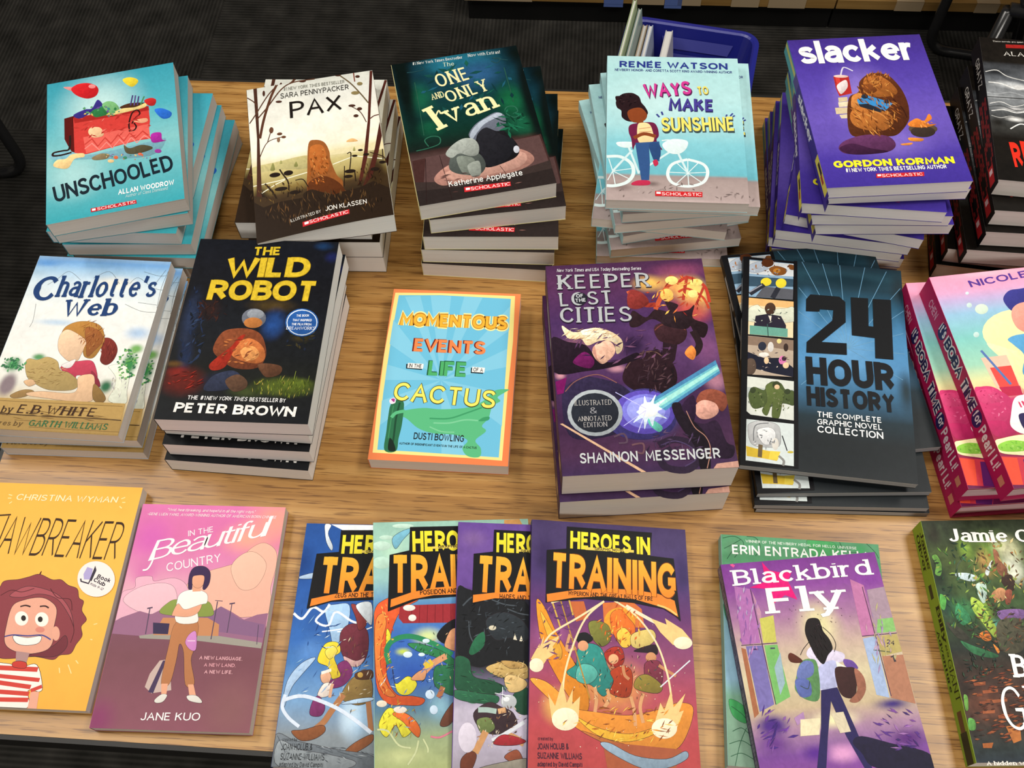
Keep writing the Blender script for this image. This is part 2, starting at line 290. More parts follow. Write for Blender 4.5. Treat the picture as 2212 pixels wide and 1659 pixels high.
# style: stroke, contrast, serif, slant, jitter, round ends
ST = {'sans':(1.3,0,0,0,0),'sansb':(1.75,0,0,0,0),'sansw':(1.35,0,0,0,0),'ital':(1.2,0,0,.22,0),'italb':(1.6,0,0,.22,0),'bold':(2.1,0,0,0,0),'boldw':(2.1,0,0,0,0),
 'heavy':(2.45,.2,0,0,0),'heavyw':(2.9,.1,0,0,0),'thin':(.62,0,0,.16,.15),'hand':(1.4,0,0,0,.3),'handb':(2.05,.15,0,0,.5),'handw':(1.5,.1,0,.1,.5),'pax':(1.45,.2,0,0,.06),
 'ivan':(2.1,.45,1.3,0,.1),'ivanb':(2.0,.5,1.5,0,0),'serif':(1.35,.5,1.0,0,0),'seriff':(1.5,.4,1.0,0,0),'serifi':(2.0,.5,1.0,.15,.1),'fatserif':(2.6,.5,1.2,0,0),
 'rough':(2.5,.05,0,0,.4),'char':(2.7,.55,.8,.12,.25),'brush':(2.35,.1,0,.03,.12),'mom':(2.2,0,0,0,.06),'cact':(1.65,0,0,0,.15),'narrow':(1.6,0,0,0,.1),
 'keep':(2.0,.4,1.0,0,0),'block':(3.2,.25,0,0,0),'tech':(1.7,0,0,0,0),'ways':(2.35,.2,0,.03,.15),'hero':(2.5,.1,0,0,0),'slab':(1.75,.25,1.6,0,0),'script':(1.25,.35,0,.35,0)}
def catmull(P, closed, n=4):
    P = [np.array(p, float) for p in P]; N = len(P); out = []
    if N < 3: return P
    for i in range(N if closed else N - 1):
        p0, p1, p2, p3 = ((P[(i + k) % N] if closed else P[min(max(i + k, 0), N - 1)]) for k in (-1, 0, 1, 2))
        for j in range(n):
            t = j / n
            out.append(.5 * (2 * p1 + (p2 - p0) * t + (2 * p0 - 5 * p1 + 4 * p2 - p3) * t * t + (3 * p1 - p0 - 3 * p2 + p3) * t ** 3))
    if not closed: out.append(P[-1])
    return out
def ribbon(P, wid, con=0, closed=False, lim=1.45):
    """quads along a polyline, mitred; thinner where it runs level when con > 0"""
    P = [np.array(p, float) for p in P]; N = len(P); V = []; F = []
    Q = [P[0]] + [P[i] for i in range(1, N) if np.hypot(*(P[i] - P[i - 1])) > 1e-6]; P = Q; N = len(P)
    if N < 2: return [], []
    for i in range(N):
        a = P[i] - P[i - 1] if (i or closed) else None; c = P[(i + 1) % N] - P[i] if (i < N - 1 or closed) else None
        a = c if a is None else a; c = a if c is None else c
        a = a / (np.hypot(*a) + 1e-9); c = c / (np.hypot(*c) + 1e-9)
        na = np.array([-a[1], a[0]]); nc = np.array([-c[1], c[0]]); m_ = na + nc; L = np.hypot(*m_)
        if L < .35: m_ = na; k_ = 1
        else: m_ = m_ / L; k_ = min(1 / max(m_ @ na, .42), lim)
        d = a + c; d = d / (np.hypot(*d) + 1e-9)
        h = wid / 2 * (1 - con * abs(d[0])) * k_
        V += [P[i] + m_ * h, P[i] - m_ * h]
    for i in range(N if closed else N - 1):
        j = (i + 1) % N; F.append((2 * i, 2 * i + 1, 2 * j + 1, 2 * j))
    return V, F
SPC = {'heavy': .3, 'heavyw': .5, 'block': .45, 'brush': .5, 'hero': .75, 'fatserif': .9, 'mom': .5, 'slab': 1.5, 'thin': 1.0, 'char': .9, 'handb': .8}
def glyph_geo(text, style):  # also a small lift per stroke so that crossing strokes never share a plane
    """-> verts, faces in letter units (cap height 10) and total advance"""
    ex = 0
    if '+' in style: style, e_ = style.split('+'); ex = float(e_) * 10
    sw, con, ser, sl, jit = ST[style]; rng = random.Random(hash_(text)); V = []; F = []; Z = []; X = 0
    tall = any(ch.isupper() or ch in 'bdfhklt0123456789"#!' for ch in text)
    for ch in text:
        if ch == ' ': X += 3.4 + sw * .4; continue
        gw, g = GL[ch]; ang = rng.uniform(-.12, .12) * jit; dy = rng.uniform(-.6, .6) * jit; sc = 1 + rng.uniform(-.1, .1) * jit
        zi = 0
        for st in g.split('|'):
            cl = st[0] == '@'; sm = st[0] in '~@'
            P = [tuple(map(float, q.split(','))) for q in st.lstrip('~@').split()]
            raw = [p[1] for p in P]
            P = [(x, sw / 2 * (1 - con * .6) + y * (10 - sw * (1 - con * .6)) / 10 if y >= 0 else y + sw / 2) for x, y in P]
            C = [tuple(p) for p in catmull(P, cl)] if sm else list(P)
            if not cl:   # carry upright stroke ends through to the base, x and cap lines
                for e_, i0, i1 in ((0, 0, 1), (-1, -1, -2)):
                    dx, dy_ = C[i0][0] - C[i1][0], C[i0][1] - C[i1][1]
                    if raw[e_] in (0, 7, 10) and abs(dx) < .52 * abs(dy_): k_ = sw / 2 * (1 - con * .6) / math.hypot(dx, dy_); C[i0] = (C[i0][0] + dx * k_, C[i0][1] + dy_ * k_)
            parts = [ribbon(C, sw + ex, con, cl, 1.25 if ex > 1 else 1.45)]
            if ser and not cl and ch not in '.,!\'"&':
                low = ch.islower()
                for p, q, end in ((P[0], P[1], 0), (P[-1], P[-2], 1)):
                    if sm and not (end and abs(p[1] - sw / 2 * (1 - con * .6)) < .01): continue
                    if ch in 'acegost' and not (ch == 'a' and end and p[0] > 4): continue
                    if abs(p[1] - q[1]) > 1.2 and abs(p[0] - q[0]) < abs(p[1] - q[1]) * 1.2:
                        top = p[1] > q[1]; hh = sw * .36 if ser < 1.4 else sw * .55; yb = p[1] + (sw * (1 - con * .6) / 2 - hh / 2) * (1 if top else -1)
                        k_ = sw / 2 + ser * .62; kr = sw / 2 if (low and top and ch not in 'uvwxy') or (ch == 'a') else k_
                        if ch == 'a': k_, kr = sw / 2, k_
                        parts.append(ribbon([(p[0] - k_, yb), (p[0] + kr, yb)], hh + ex))
            for v_, f_ in parts:
                n_ = len(V); zi += 1; Z += [zi * .0015] * len(v_)
                for x, y in v_:
                    cx = x - gw / 2; cy = y - 5
                    x2 = gw / 2 + (cx * math.cos(ang) - cy * math.sin(ang)) * sc; y2 = 5 + dy + (cx * math.sin(ang) + cy * math.cos(ang)) * sc
                    V.append((X + sw / 2 + x2 + sl * y2, y2))
                F += [tuple(n_ + k_ for k_ in f) for f in f_]
        X += gw + sw + SPC.get(style, 1.2 if ser == 0 else 1.0 + ser * .62)
        if style == 'script': X -= 1.7
    return V, F, X - 1.25, Z
def hash_(t): return sum((i + 1) * ord(c) for i, c in enumerate(t))

# ------------------------------------------------------------------ cover printing
def vnoise(U, Vv, sc, seed):
    rs = np.random.RandomState(seed); G = rs.rand(64, 64); out = 0; amp = 1; tot = 0
    for o_ in range(3):
        x = U / sc * 2 ** o_; y = Vv / sc * 2 ** o_; xi = np.floor(x).astype(int); yi = np.floor(y).astype(int)
        fx = x - xi; fy = y - yi; fx = fx * fx * (3 - 2 * fx); fy = fy * fy * (3 - 2 * fy)
        g = lambda a_, b_: G[(yi + b_) % 64, (xi + a_) % 64]
        out = out + amp * ((g(0, 0) * (1 - fx) + g(1, 0) * fx) * (1 - fy) + (g(0, 1) * (1 - fx) + g(1, 1) * fx) * fy); tot += amp; amp *= .55
    return out / tot
class Print:
    """gathers flat printed shapes as verts / faces / colours (mm, v down) and builds one mesh"""
    def __init__(s): s.v = []; s.f = []; s.c = []; s.a = []
    def add(s, pts, faces, col, z, dz=None, mot=0, shade=0):
        n_ = len(s.v)
        if '-' in col:
            a_, b_ = (lin(q) for q in col.split('-')); ys = [p[1] for p in pts]; lo, hi = min(ys), max(ys) + 1e-6
            cs = [a_ + (b_ - a_) * (p[1] - lo) / (hi - lo) for p in pts]
        else: cs = [lin(col)] * len(pts)
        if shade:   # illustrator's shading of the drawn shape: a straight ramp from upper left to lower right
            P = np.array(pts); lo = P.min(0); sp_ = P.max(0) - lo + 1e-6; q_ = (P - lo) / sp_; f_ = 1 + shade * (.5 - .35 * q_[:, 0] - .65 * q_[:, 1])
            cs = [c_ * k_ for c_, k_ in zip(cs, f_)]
        s.a += [mot] * len(pts)
        s.v += [(p[0], p[1], z + (dz[i] if dz else 0)) for i, p in enumerate(pts)]; s.c += cs; s.f += [tuple(n_ + k_ for k_ in f) for f in faces]
    def mesh(s, name, w_, h_, t_):
        me = bpy.data.meshes.new(name)
        me.from_pydata([((x - w_ / 2) / 1000, (h_ / 2 - y) / 1000, (t_ + z) / 1000) for x, y, z in s.v], [], s.f)
        ca = me.color_attributes.new('Col', 'FLOAT_COLOR', 'POINT')
        a_ = np.zeros((len(s.v), 4), np.float32); a_[:len(s.a), 3] = s.a; a_[:, :3] = np.array(s.c) * .88; ca.data.foreach_set('color', a_.ravel())
        bm = bmesh.new(); bm.from_mesh(me)
        for f in bm.faces:
            if f.normal.z < 0 and name != 'front_cover': f.normal_flip()
        bm.to_mesh(me); bm.free(); me.materials.append(PRINT); return me
def poly(pts):
    t_ = tessellate_polygon([[Vector((p[0], p[1], 0)) for p in pts]]); return pts, [tuple(f) for f in t_]
def parse_pts(L): return [tuple(map(float, q.split(','))) for q in L]
def text_geo(k, x1, y1, x2, y2, cap, txt):
    V, F, adv, Z = glyph_geo(txt, k); d = np.array([x2 - x1, y2 - y1]); L = np.hypot(*d); d = d / L; up = np.array([d[1], -d[0]]); sx = L / adv
    return [tuple(np.array([x1, y1]) + d * (x * sx) + up * (y * cap / 10)) for x, y in V], F, Z
def clip_poly(P, w_, h_):
    for ax, lim, sg in ((0, 0, 1), (0, w_, -1), (1, 0, 1), (1, h_, -1)):
        out = []
        for i in range(len(P)):
            a_, c_ = P[i - 1], P[i]; da, dc = (a_[ax] - lim) * sg, (c_[ax] - lim) * sg
            if (da >= 0) != (dc >= 0): t = da / (da - dc); out.append((a_[0] + (c_[0] - a_[0]) * t, a_[1] + (c_[1] - a_[1]) * t))
            if dc >= 0: out.append(c_)
        P = out or [(0, 0), (.01, 0), (0, .01)]
    return P
STEP = 1.3
def front_meshes(dim, ops, seed, look=(0, 0, 0)):
    w_, h_, t_ = dim; nx = int(w_ / STEP); ny = int(h_ / STEP)
    U, Vv = np.meshgrid(np.linspace(0, w_, nx + 1), np.linspace(0, h_, ny + 1)); C = np.zeros((ny + 1, nx + 1, 3))
    lay = {'-': Print(), 'T': Print(), 'A': Print(), 'P': Print()}; z = 0.01; ns = None
    for ln in ops.strip().split('\n'):
        k = ln.split(); z += .005
        if k[0] == 'G':
            st = [(float(q.split(':')[0]), lin(q.split(':')[1])) for q in k[1:]]
            for ch in range(3): C[..., ch] = np.interp(Vv / h_, [q[0] for q in st], [q[1][ch] for q in st])
        elif k[0] == 'B':
            cx, cy, rx, ry, sf = map(float, k[2:7]); d = np.sqrt(((U - cx) / rx) ** 2 + ((Vv - cy) / ry) ** 2)
            a_ = np.clip((1.15 - d) / (1.1 * sf), 0, 1); a_ = a_ * a_ * (3 - 2 * a_); C = C * (1 - a_[..., None]) + lin(k[1]) * a_[..., None]
        elif k[0] == 'N': ns = (float(k[1]), float(k[2]))
        elif k[0] == 'P': lay['-'].add(*poly(parse_pts(k[2:])), k[1], z, None, look[0] * .6)
        elif k[0] == 'S':
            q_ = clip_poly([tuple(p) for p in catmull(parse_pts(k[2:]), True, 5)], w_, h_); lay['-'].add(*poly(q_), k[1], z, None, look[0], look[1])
            if look[2]: z += .004; lay['-'].add(*ribbon(q_, look[2], 0, True, 1.2), '2a2026', z)
        elif k[0] == 'E':
            cx, cy, ax, ay, bx, by = map(float, k[2:8])
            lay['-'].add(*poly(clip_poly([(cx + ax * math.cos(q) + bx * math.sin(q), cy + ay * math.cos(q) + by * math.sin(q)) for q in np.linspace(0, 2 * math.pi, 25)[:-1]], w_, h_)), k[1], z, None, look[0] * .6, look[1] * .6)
        elif k[0] in 'Ll':
            P = parse_pts(k[3:]); P = catmull(P, False, 5) if k[0] == 'L' else P
            lay['-'].add(*ribbon(P, float(k[2])), k[1], z, None, look[0] * .6)
        elif k[0] == 'K':   # a scatter of short brush strokes inside an ellipse
            n_, ln_, wd_, an, sprd, cx, cy, ax, ay, bx, by = map(float, k[1:12]); rr = random.Random(seed + len(lay['-'].v)); pal = k[12].split(',')
            for i in range(int(n_)):
                q1 = math.sqrt(rr.random()); q2 = rr.uniform(0, 6.2832); px = cx + (ax * math.cos(q2) + bx * math.sin(q2)) * q1; py = cy + (ay * math.cos(q2) + by * math.sin(q2)) * q1
                t_a = math.radians(an + rr.uniform(-sprd, sprd)); L_ = ln_ * rr.uniform(.5, 1.3); dx, dy = math.cos(t_a) * L_ / 2, -math.sin(t_a) * L_ / 2; W_ = wd_ * rr.uniform(.5, 1.3) / 2
                if not (L_ < px < w_ - L_ and L_ < py < h_ - L_): continue
                nx_, ny_ = -math.sin(t_a) * W_, -math.cos(t_a) * W_; z += .0008
                lay['-'].add([(px - dx, py - dy), (px + nx_, py + ny_), (px + dx, py + dy), (px - nx_, py - ny_)], [(0, 1, 2, 3)], rr.choice(pal), z, None, look[0] * .5)
        elif k[0][0] == 'T':
            pr = lay[k[0][1]]; x1, y1, x2, y2, cap = map(float, k[3:8]); g_, f_, dz = text_geo(k[1], x1, y1, x2, y2, cap, ' '.join(k[8:])); pr.add(g_, f_, k[2], z, dz, .55 if k[1][:5] == 'brush' else .12); z += max(dz)
    if ns: C *= (1 + ns[0] * 2.2 * (vnoise(U, Vv, ns[1] * .55, seed) - .5))[..., None]
    pr = lay['-']; base = Print(); M_ = nx + 1
    base.a = [look[0] * .45] * U.size; base.v = [(x, y, 0) for x, y in zip(U.ravel(), Vv.ravel())]; base.c = list(C.reshape(-1, 3))
    base.f = [(j * M_ + i, (j + 1) * M_ + i, (j + 1) * M_ + i + 1, j * M_ + i + 1) for j in range(ny) for i in range(nx)]
    rim = [i for i in range(M_)] + [j * M_ + nx for j in range(1, ny + 1)] + [ny * M_ + i for i in range(nx - 1, -1, -1)] + [j * M_ for j in range(ny - 1, 0, -1)]
    n_ = len(base.v); edge = lin('d8d4cc')
    base.v += [(base.v[i][0], base.v[i][1], -.02) for i in rim]; base.c += [edge] * len(rim)
    n2 = n_ + len(rim); base.v += [(base.v[i][0], base.v[i][1], -.45) for i in rim]; base.c += [edge] * len(rim); R_ = len(rim)
    for a_, b_ in ((None, n_), (n_, n2)):
        for i in range(R_):
            j = (i + 1) % R_; p, q = (rim[i], rim[j]) if a_ is None else (a_ + i, a_ + j); base.f.append((p, q, b_ + j, b_ + i))
    base.f.append(tuple(n2 + i for i in range(R_)))
    o_ = len(base.v); base.a += [0] * (o_ - len(base.a)) + pr.a; base.v += pr.v; base.c += pr.c
    # printed shapes always face up
    for f in pr.f:
        p = [pr.v[i] for i in f]; ar = sum(p[i][0] * p[(i + 1) % len(p)][1] - p[(i + 1) % len(p)][0] * p[i][1] for i in range(len(p)))
        base.f.append(tuple(o_ + i for i in (f if ar < 0 else f[::-1])))
    out = {'front_cover': base.mesh('front_cover', w_, h_, t_)}
    for key, nm in (('T', 'title_lettering'), ('A', 'author_lettering'), ('P', 'publisher_lettering')):
        if lay[key].v: out[nm] = lay[key].mesh(nm, w_, h_, t_)
    return out
def spine_mesh(dim, ops, col):
    """spine at the left edge; s runs head to tail in mm, b from back (0) to front (1)"""
    w_, h_, t_ = dim; V = []; F = []; C = []
    def quad(pts, c, off):
        n_ = len(V); V.extend([((-w_ / 2 - off) / 1000, (h_ / 2 - s_) / 1000, b_ * t_ / 1000) for s_, b_ in pts]); C.extend([lin(c)] * len(pts)); F.append(tuple(range(n_, n_ + len(pts))))
    bx = MB().box((-w_ / 2 / 1000 - .0001, 0, t_ / 2000), (.0004, h_ / 1000, t_ / 1000 - .0002)); V += [tuple(p) for p in bx.v]; F += bx.f; C += [lin(col)] * 8
    off = .31
    for ln in ops.strip().split('\n'):
        k = ln.split(); off += .006
        if not k: continue
        if k[0] == 'R': s_, b_, L, H_ = map(float, k[1:5]); quad([(s_, b_), (s_ + L, b_), (s_ + L, min(b_ + H_, .995)), (s_, min(b_ + H_, .995))], k[5], off)
        elif k[0] == 'E': s_, b_, rs_, rb = map(float, k[1:5]); quad([(s_ + rs_ * math.cos(q), b_ + rb * math.sin(q)) for q in np.linspace(0, 6.28319, 17)[:-1]], k[5], off)
        elif k[0] == 'W':
            s0, b0, L, H_ = map(float, k[1:5]); rr = random.Random(3)
            for i in range(int(L / 6)):
                for j in range(5):
                    if rr.random() < .72:
                        ss = s0 + i * 6 + (3 if j % 2 else 0); bb = b0 + H_ * j / 5; quad([(ss, bb), (ss + 5.2, bb), (ss + 5.2, bb + H_ / 6.2), (ss, bb + H_ / 6.2)], k[5], off)
        elif k[0] in ('T', 'Tx'):
            s1, b1, s2, hb = map(float, k[3:7]); g, fs, adv, dz = glyph_geo(' '.join(k[7:]), k[1]); n_ = len(V)
            V.extend([((-w_ / 2 - off - q) / 1000, (h_ / 2 - (s1 + x * (s2 - s1) / adv)) / 1000, (b1 + y * hb / 10) * t_ / 1000) for (x, y), q in zip(g, dz)]); off += max(dz); C.extend([lin(k[2])] * len(g)); F.extend([tuple(n_ + q for q in f) for f in fs])
    me = bpy.data.meshes.new('spine'); me.from_pydata(V, [], F); ca = me.color_attributes.new('Col', 'FLOAT_COLOR', 'POINT')
    a_ = np.zeros((len(V), 4), np.float32); a_[:, :3] = np.array(C) * .88; ca.data.foreach_set('color', a_.ravel()); me.materials.append(PRINT); return me

TYPES={
'U':((130.2, 191.58, 17.6),'''
G 0:3a9db2 .3:52b2c2 .55:86c8cc .75:66b9c2 1:3aa6b4
B c4e8e8 53.9 49.4 49.8 61.1 1
B a8d8da 26.9 134.6 37.5 37.7 1
B 46a4b0 12.8 111.3 8.8 11.8 1
S d98a88 16.5,8.4 27.7,11.6 33.6,19.9 24.7,16.2
S cf2228 24.4,13.3 30.8,7.7 41.3,8.5 49.8,14.6 52.2,22.7 48.7,30.3 39.8,31.2 29.4,23.5
E ef8f8f 45.7 14.7 3.6 1 -0 3
S e8d23a 77.1,12.9 83.2,10.7 90.5,14.2 93,19.8 87.1,25.9 81.3,21.2
S 2b6bd0 107.7,64.8 115.5,65 124.2,72.9 122.6,79.6 116.1,80.2 111.1,74.2
S 7ab0c0 2.1,102.4 20,99.4 41.2,111.3 101.1,108.1 116.7,108.5 100.1,127.7 38.3,116.4 10,110.5
P 5a1512 17.2,54.6 28.9,52.7 33.2,60.3 29.9,106.1 24.2,102.6 20,91.4 17.4,83.6
P d4403a 26.2,56.6 101.9,60 102.4,80 100.2,95.7 102.1,104.4 89.1,103.7 38.4,109.7 27.1,105
P a82824 26.3,55.1 101.9,57.9 102.4,64.4 27.4,63.8
P e8665c 35.8,85.7 100.8,83.6 101.4,101.1 89.2,102.7 38.4,108.5
l c84038 1.57 37.2,96.2 44.4,90.1 49.9,101.8 57.3,91.8 62.8,101.4 70.2,91.3 75.7,101 81.7,91.5 87.1,100.2 94.6,92.1 100,99.7
l f29088 1.21 37.1,102.2 44.3,96.2 51.3,107.1 58.6,98.2 64.1,107.7 71.5,97.8 76.9,107.3 82.9,98 88.3,106.5 95.8,98.6 101,104
S 3a2f86 26.3,52 37.8,46.8 45.1,46.8 51.2,35.8 56.9,47 52.4,50 45,52.1 33.2,58.6
S 2f7a46 45.1,51 53.9,47.3 62.8,45.6 63.9,58.6 56.6,60.7 47.8,60.2
S 78b478 55.4,45.6 60.7,40.7 68.7,45.1 72.7,56.9 63.9,60.6
S 4a2c1c 72.9,52.7 83.3,49.3 99.2,52.9 97.6,57.7 80.1,56.9
S ead38c 62.4,61.3 74.3,55.2 88.9,56.3 99.2,52.9 98.2,59 82.8,60.8 68.2,61.9
l 4a3a78 1.44 83.9,52.7 86.6,38.5
l 5a4a88 1.44 87.5,53.7 89.5,39.4
l 4a3a78 1.44 90.7,54 92.7,41.4
l 4a8a5a 1.44 94.1,54.2 98.2,43
S c22a2a 97.9,49.3 104.7,47 109.9,51.1 107.8,58.5 102,57.3
L 2a1414 1.57 81.8,89.5 81.5,78.2 84.9,64.6 90.1,60.8 92.8,66.8 88.2,71.8 84.4,79
L 2a1414 1.58 81.1,88.3 86.1,88.7 88.5,84.3 86.5,78.6
S e8a884 85.9,75.3 98.3,74.7 100.2,79.4 93.7,80.6
S f2c69a 41,81 43.2,74.5 51.9,75.9 55.8,83.2 54.8,89 45.9,88.5
L 2a1a16 2.12 22.9,80 22.1,98 15.7,99.2 7.1,99.8 6.4,103.6 14.2,104.8 24.2,103.6
S f0cf92 6.5,117.4 10,110.5 18.5,110.9 24.2,106.5 35.6,107.7 36.2,112.9 27,113.3 21.3,123.4 14.2,123
S 8a7a5a 44,116 52.6,112.5 61,115.8 58,120.9 46.8,119.9
S 55503a 75.5,106.9 81,112.4 92.4,110.7 102.1,115.4 102,119.3 89.1,121.7 77.9,118.5
S a82a9c 102.9,98.5 112.2,98.7 113.1,108.5 117.3,110.7 103.8,110.5
E 9a3a9a 108.4 123.3 3.3 0.9 -0.1 2.7
E d86a40 67.2 121.5 2.2 0.6 -0.1 2.3
E 3a8a6a 76 124.1 2 0.5 -0.1 1.9
E e8c890 62.2 125 3.1 0.9 -0.1 2.3
E d86a50 90.8 123.1 2.2 0.6 -0.1 1.9
K 40 7.07 2.12 12 50 64.9 77.6 37.1 10.5 -0.5 18.2 e0584e,c43a34,ee7a70,b02c28
K 26 4.33 2.53 20 90 53.8 53.6 18.9 5.4 -0.2 8.3 2f7a46,6a4a9a,d8c060,3a8a8a,58a068
K 18 2.72 1.53 0 90 75 122.6 27.9 7.7 -0.1 3.9 d86a40,3a8a6a,e8c890,8a4a9a,d8c070,7a6a4a
TT handb 16242f 8.4 165.6 122 151.2 20.98 UNSCHOOLED
TA bold f4fbfb 68.1 171.1 121.5 171.6 6.68 ALLAN WOODROW
T- ital c8e8ea 74.8 176.4 115 176.2 4.05 Author of Class Dismissed
P c8232b 41.7,181.9 84.6,181.7 85.1,186.4 42,186.7
P ffffff 42.9,182.8 46.3,182.8 46.4,185.3 43.1,185.4
TP sansw fbeaea 47.8 185.9 84.1 185.7 3.64 SCHOLASTIC
''','''

'''),
'P':((132.48, 197.73, 25.06),'''
G 0:d6d8cf .12:e2e3dc .3:f3f2e6 .47:f5f1dc .52:ece2b8 .58:cfc184 .66:b3a266 .7:8a7440 .74:4c3a24 .8:33271b 1:281d16
B e9e9df 46.8 30.8 27.3 15.3 1
B fdfbee 37.8 80.8 42.5 29.2 1
B 3a2a18 122.3 146 14.7 43.2 .8
B 2a2016 6.6 148.9 10.6 27.6 .8
N .1 22
S e6b77a 96.6,95.3 99.5,92.1 104,92.1 107.7,96.6
P e9ddb0 78.4,103.2 132.5,102.1 132.5,112.8 77.9,108.5
S c2b880 0,104.8 25.5,103.9 57.4,103.8 56.1,119.8 24.8,113.8 0,112.2
l f8f4dd 1.10 0,128.3 26.5,128.4 55.7,125.1
l f8f4dd 1.08 3.1,141.4 23.6,131.6 31.8,129.1
l f8f4dd 1.06 80.6,121.4 102.9,115.5 130.8,125.5
S 8a8a50 18.2,112.9 21.4,104.2 22.8,113.5
S 8a8a50 42.1,114.3 44.5,108.4 46,114.9
S a8a468 27.9,107 29.6,102.6 30.6,107.3
S a8a468 101.8,108.3 103.6,103.2 104.3,108.6
S 93572a 58.6,88.5 65.5,84.9 74.3,90.2 78.4,103.2 78.8,115.8 83.1,135.7 88.1,144.2 88.8,156.3 98.2,162.5 105.6,162.6 114.6,170.4 110.4,175.7 84.8,171.1 67.8,164.9 53.5,152.9 55.1,119.7
S b96a30 59.4,95 66.3,91.4 72.6,95.1 75.4,108.1 76.7,122.6 70.6,132.4 61,124 58,112.9
S 5c3016 56,137.5 70.5,134.1 84.7,146.4 89.6,160.7 82.6,168.3 62.9,162.6 53.6,151.1
S c98a5a 105.3,165.9 111.3,166.6 115.1,171.3 110.5,174.1 105.9,171
P 4a2c20 7.1,0 10.8,0 10.3,42.3 7.6,159.5 1.7,160.6 7.2,68.7
L 5a3626 2.75 31.5,0 24.1,17.1 15.5,45.1 10.2,69.1
L 5a3a2a 1.50 7.8,43.9 20.6,28.4 36,7.3 49.2,0 71.6,0
L 5a3a2a 1.33 0.7,46.6 7.6,36 21.6,12.7 32.7,0
L 5a3a2a 1.20 0.1,11 6.5,18.1 9.6,24.6
L 5a3a2a 0.96 8.8,93.3 17.7,75.9 33,72.6
L 5a3a2a 0.97 17.7,75.9 21.1,65.1 24.3,58.9
P 52261e 129.7,0.4 132.5,0.7 122.5,75.2 115,120.7 107,149.2 102.8,153.8 113.1,109.9 120.4,71.2
L 6a5a40 1.49 97.5,0 107.9,14.1 116.8,31.1 123.7,46.5
L 7a3a2a 1.15 112.7,0 112.7,13
L 5a2a22 1.24 132.5,64.9 127.4,65.8 123.2,68.8
L 5a3a2a 0.93 118.9,72.8 114.1,57.2 104.7,46.6
P 4c241c 132.2,74.8 132.4,94.8 124.9,122.1 117.4,145.3 106,159.2 116.2,133.1 123.8,109.6
L 3a2418 1.05 118.3,114.1 131.1,122.9 132.5,131.4
L 2c2016 1.51 32.5,155.5 35.3,134.9 29.7,119.9 27.5,114.2
L 2c2016 1.82 23.3,156.2 20.2,143.5 11.9,128.3
L 2c2016 1.06 54.2,144.3 49.8,133.2 42.1,132.2
L 2c2016 1.04 95.8,135.7 99.5,111.5 95.7,111
L 2c2016 0.89 89.2,152.1 91.7,126.4
L 2c2016 1.18 100.9,148.4 101,134.6
L 2c2016 1.05 131,112.4 130.1,126.3
E 241a14 22.4 120 5.5 0.7 -0.2 2.9
E 241a14 35.9 121.1 4.7 0.6 -0.2 3.2
E 241a14 27.4 139.1 6.5 0.8 -0.2 2.4
E 241a14 41 147 5.7 0.7 -0.2 2.4
E 241a14 96.6 134.4 5.5 0.7 -0.2 2.4
E 241a14 94.1 140.6 4.5 0.6 -0.2 2
E 241a14 102.9 115.5 2.8 0.4 -0.1 1.4
E 241a14 109.3 109.3 2.5 0.4 -0.1 1.4
E 241a14 114.3 116.2 3 0.4 -0.2 1.6
E 241a14 129.1 129.6 3.2 0.4 -0.2 2
E 241a14 120.8 137.2 4.4 0.6 -0.3 2.4
E 4a2c22 58.8 -0.1 3.8 0.7 -0.2 2.4
E 4a2c22 96.1 -0.2 3.2 0.6 -0.2 1.8
E 4a2c22 116.3 6.2 2.4 0.4 -0.2 1.9
E 8a7a50 117.6 17.2 2.9 0.5 -0.3 2.5
E 8a7a50 111.7 29.5 4.2 0.7 -0.2 2.5
E 4a2c22 32.4 24.1 3.3 0.6 -0.1 1.6
E 4a2c22 17.6 9 1.3 0.2 -0.2 4
E 6a4632 22.4 61.1 2.2 0.3 -0.3 4.1
E 6a4632 30.5 68.1 2.7 0.4 -0.1 1.9
E 6a4632 34.3 73.3 2.4 0.4 -0.1 1.7
E 8a6a50 28.9 75.7 1.6 0.2 -0.2 3.3
E 4a2c22 106.6 46.9 3.6 0.6 -0.2 1.7
E 4a2c22 113.9 53 2.6 0.4 -0.2 2.2
E 4a2c22 109.4 62 2.6 0.4 -0.2 2
P 2a1e15 0,147.5 8.9,156.2 24.9,152.9 53.2,156.3 67.9,163.2 86,158.5 103.7,157.3 117.9,152.2 132.5,164.3 132.3,197.7 0,197.7
P 40301f 0,140.6 25,151.1 53.5,152 53.2,156.3 24.8,154.6 8.8,157 0,148.4
S 2a1e15 48.2,153.9 56.4,148 66.2,153.5 79.5,161.1 92.1,173.6 59.7,170.7
T- sansb 8a8a80 38.3 10.1 102 13 4.69 #1 NEW YORK TIMES BESTSELLER
TA sansw 33302b 34.4 20.5 105.7 23 7.36 SARA PENNYPACKER
K 160 8.82 1.03 95 25 67.2 171.6 58.7 6.8 -1.6 18.2 1c140e,4a3826,5c4226,2c2014,6a4a2a
K 70 5.20 1.38 110 30 66.4 121.2 9 1.2 -2.1 24.3 c06a2c,7a4218,b05c24,d08a48
K 40 6.13 0.92 100 30 25.6 142.4 25.9 3.2 -0.8 12.1 2a1e14,4a3520,8a6a34
K 40 5.87 0.88 80 30 114.9 145 14.6 1.9 -1.6 15.1 241810,4a3520,3a2418
TT pax 1d1714 42.7 49.8 96.4 50.9 22.40 PAX
T- hand d8d4cc 34.2 182.7 64.3 178.8 3.61 ILLUSTRATED BY
TA hand f2efe8 68.6 178.5 108.8 178.9 5.63 JON KLASSEN
P d02c34 45.5,185.6 91.2,182 91.1,187.3 45.4,191.3
P ffffff 47.2,186.5 51.4,186.1 51.3,188.9 47.4,189.4
TP sansw fbeaea 52.1 189 90.2 186.5 3.92 SCHOLASTIC
''','''

'''),
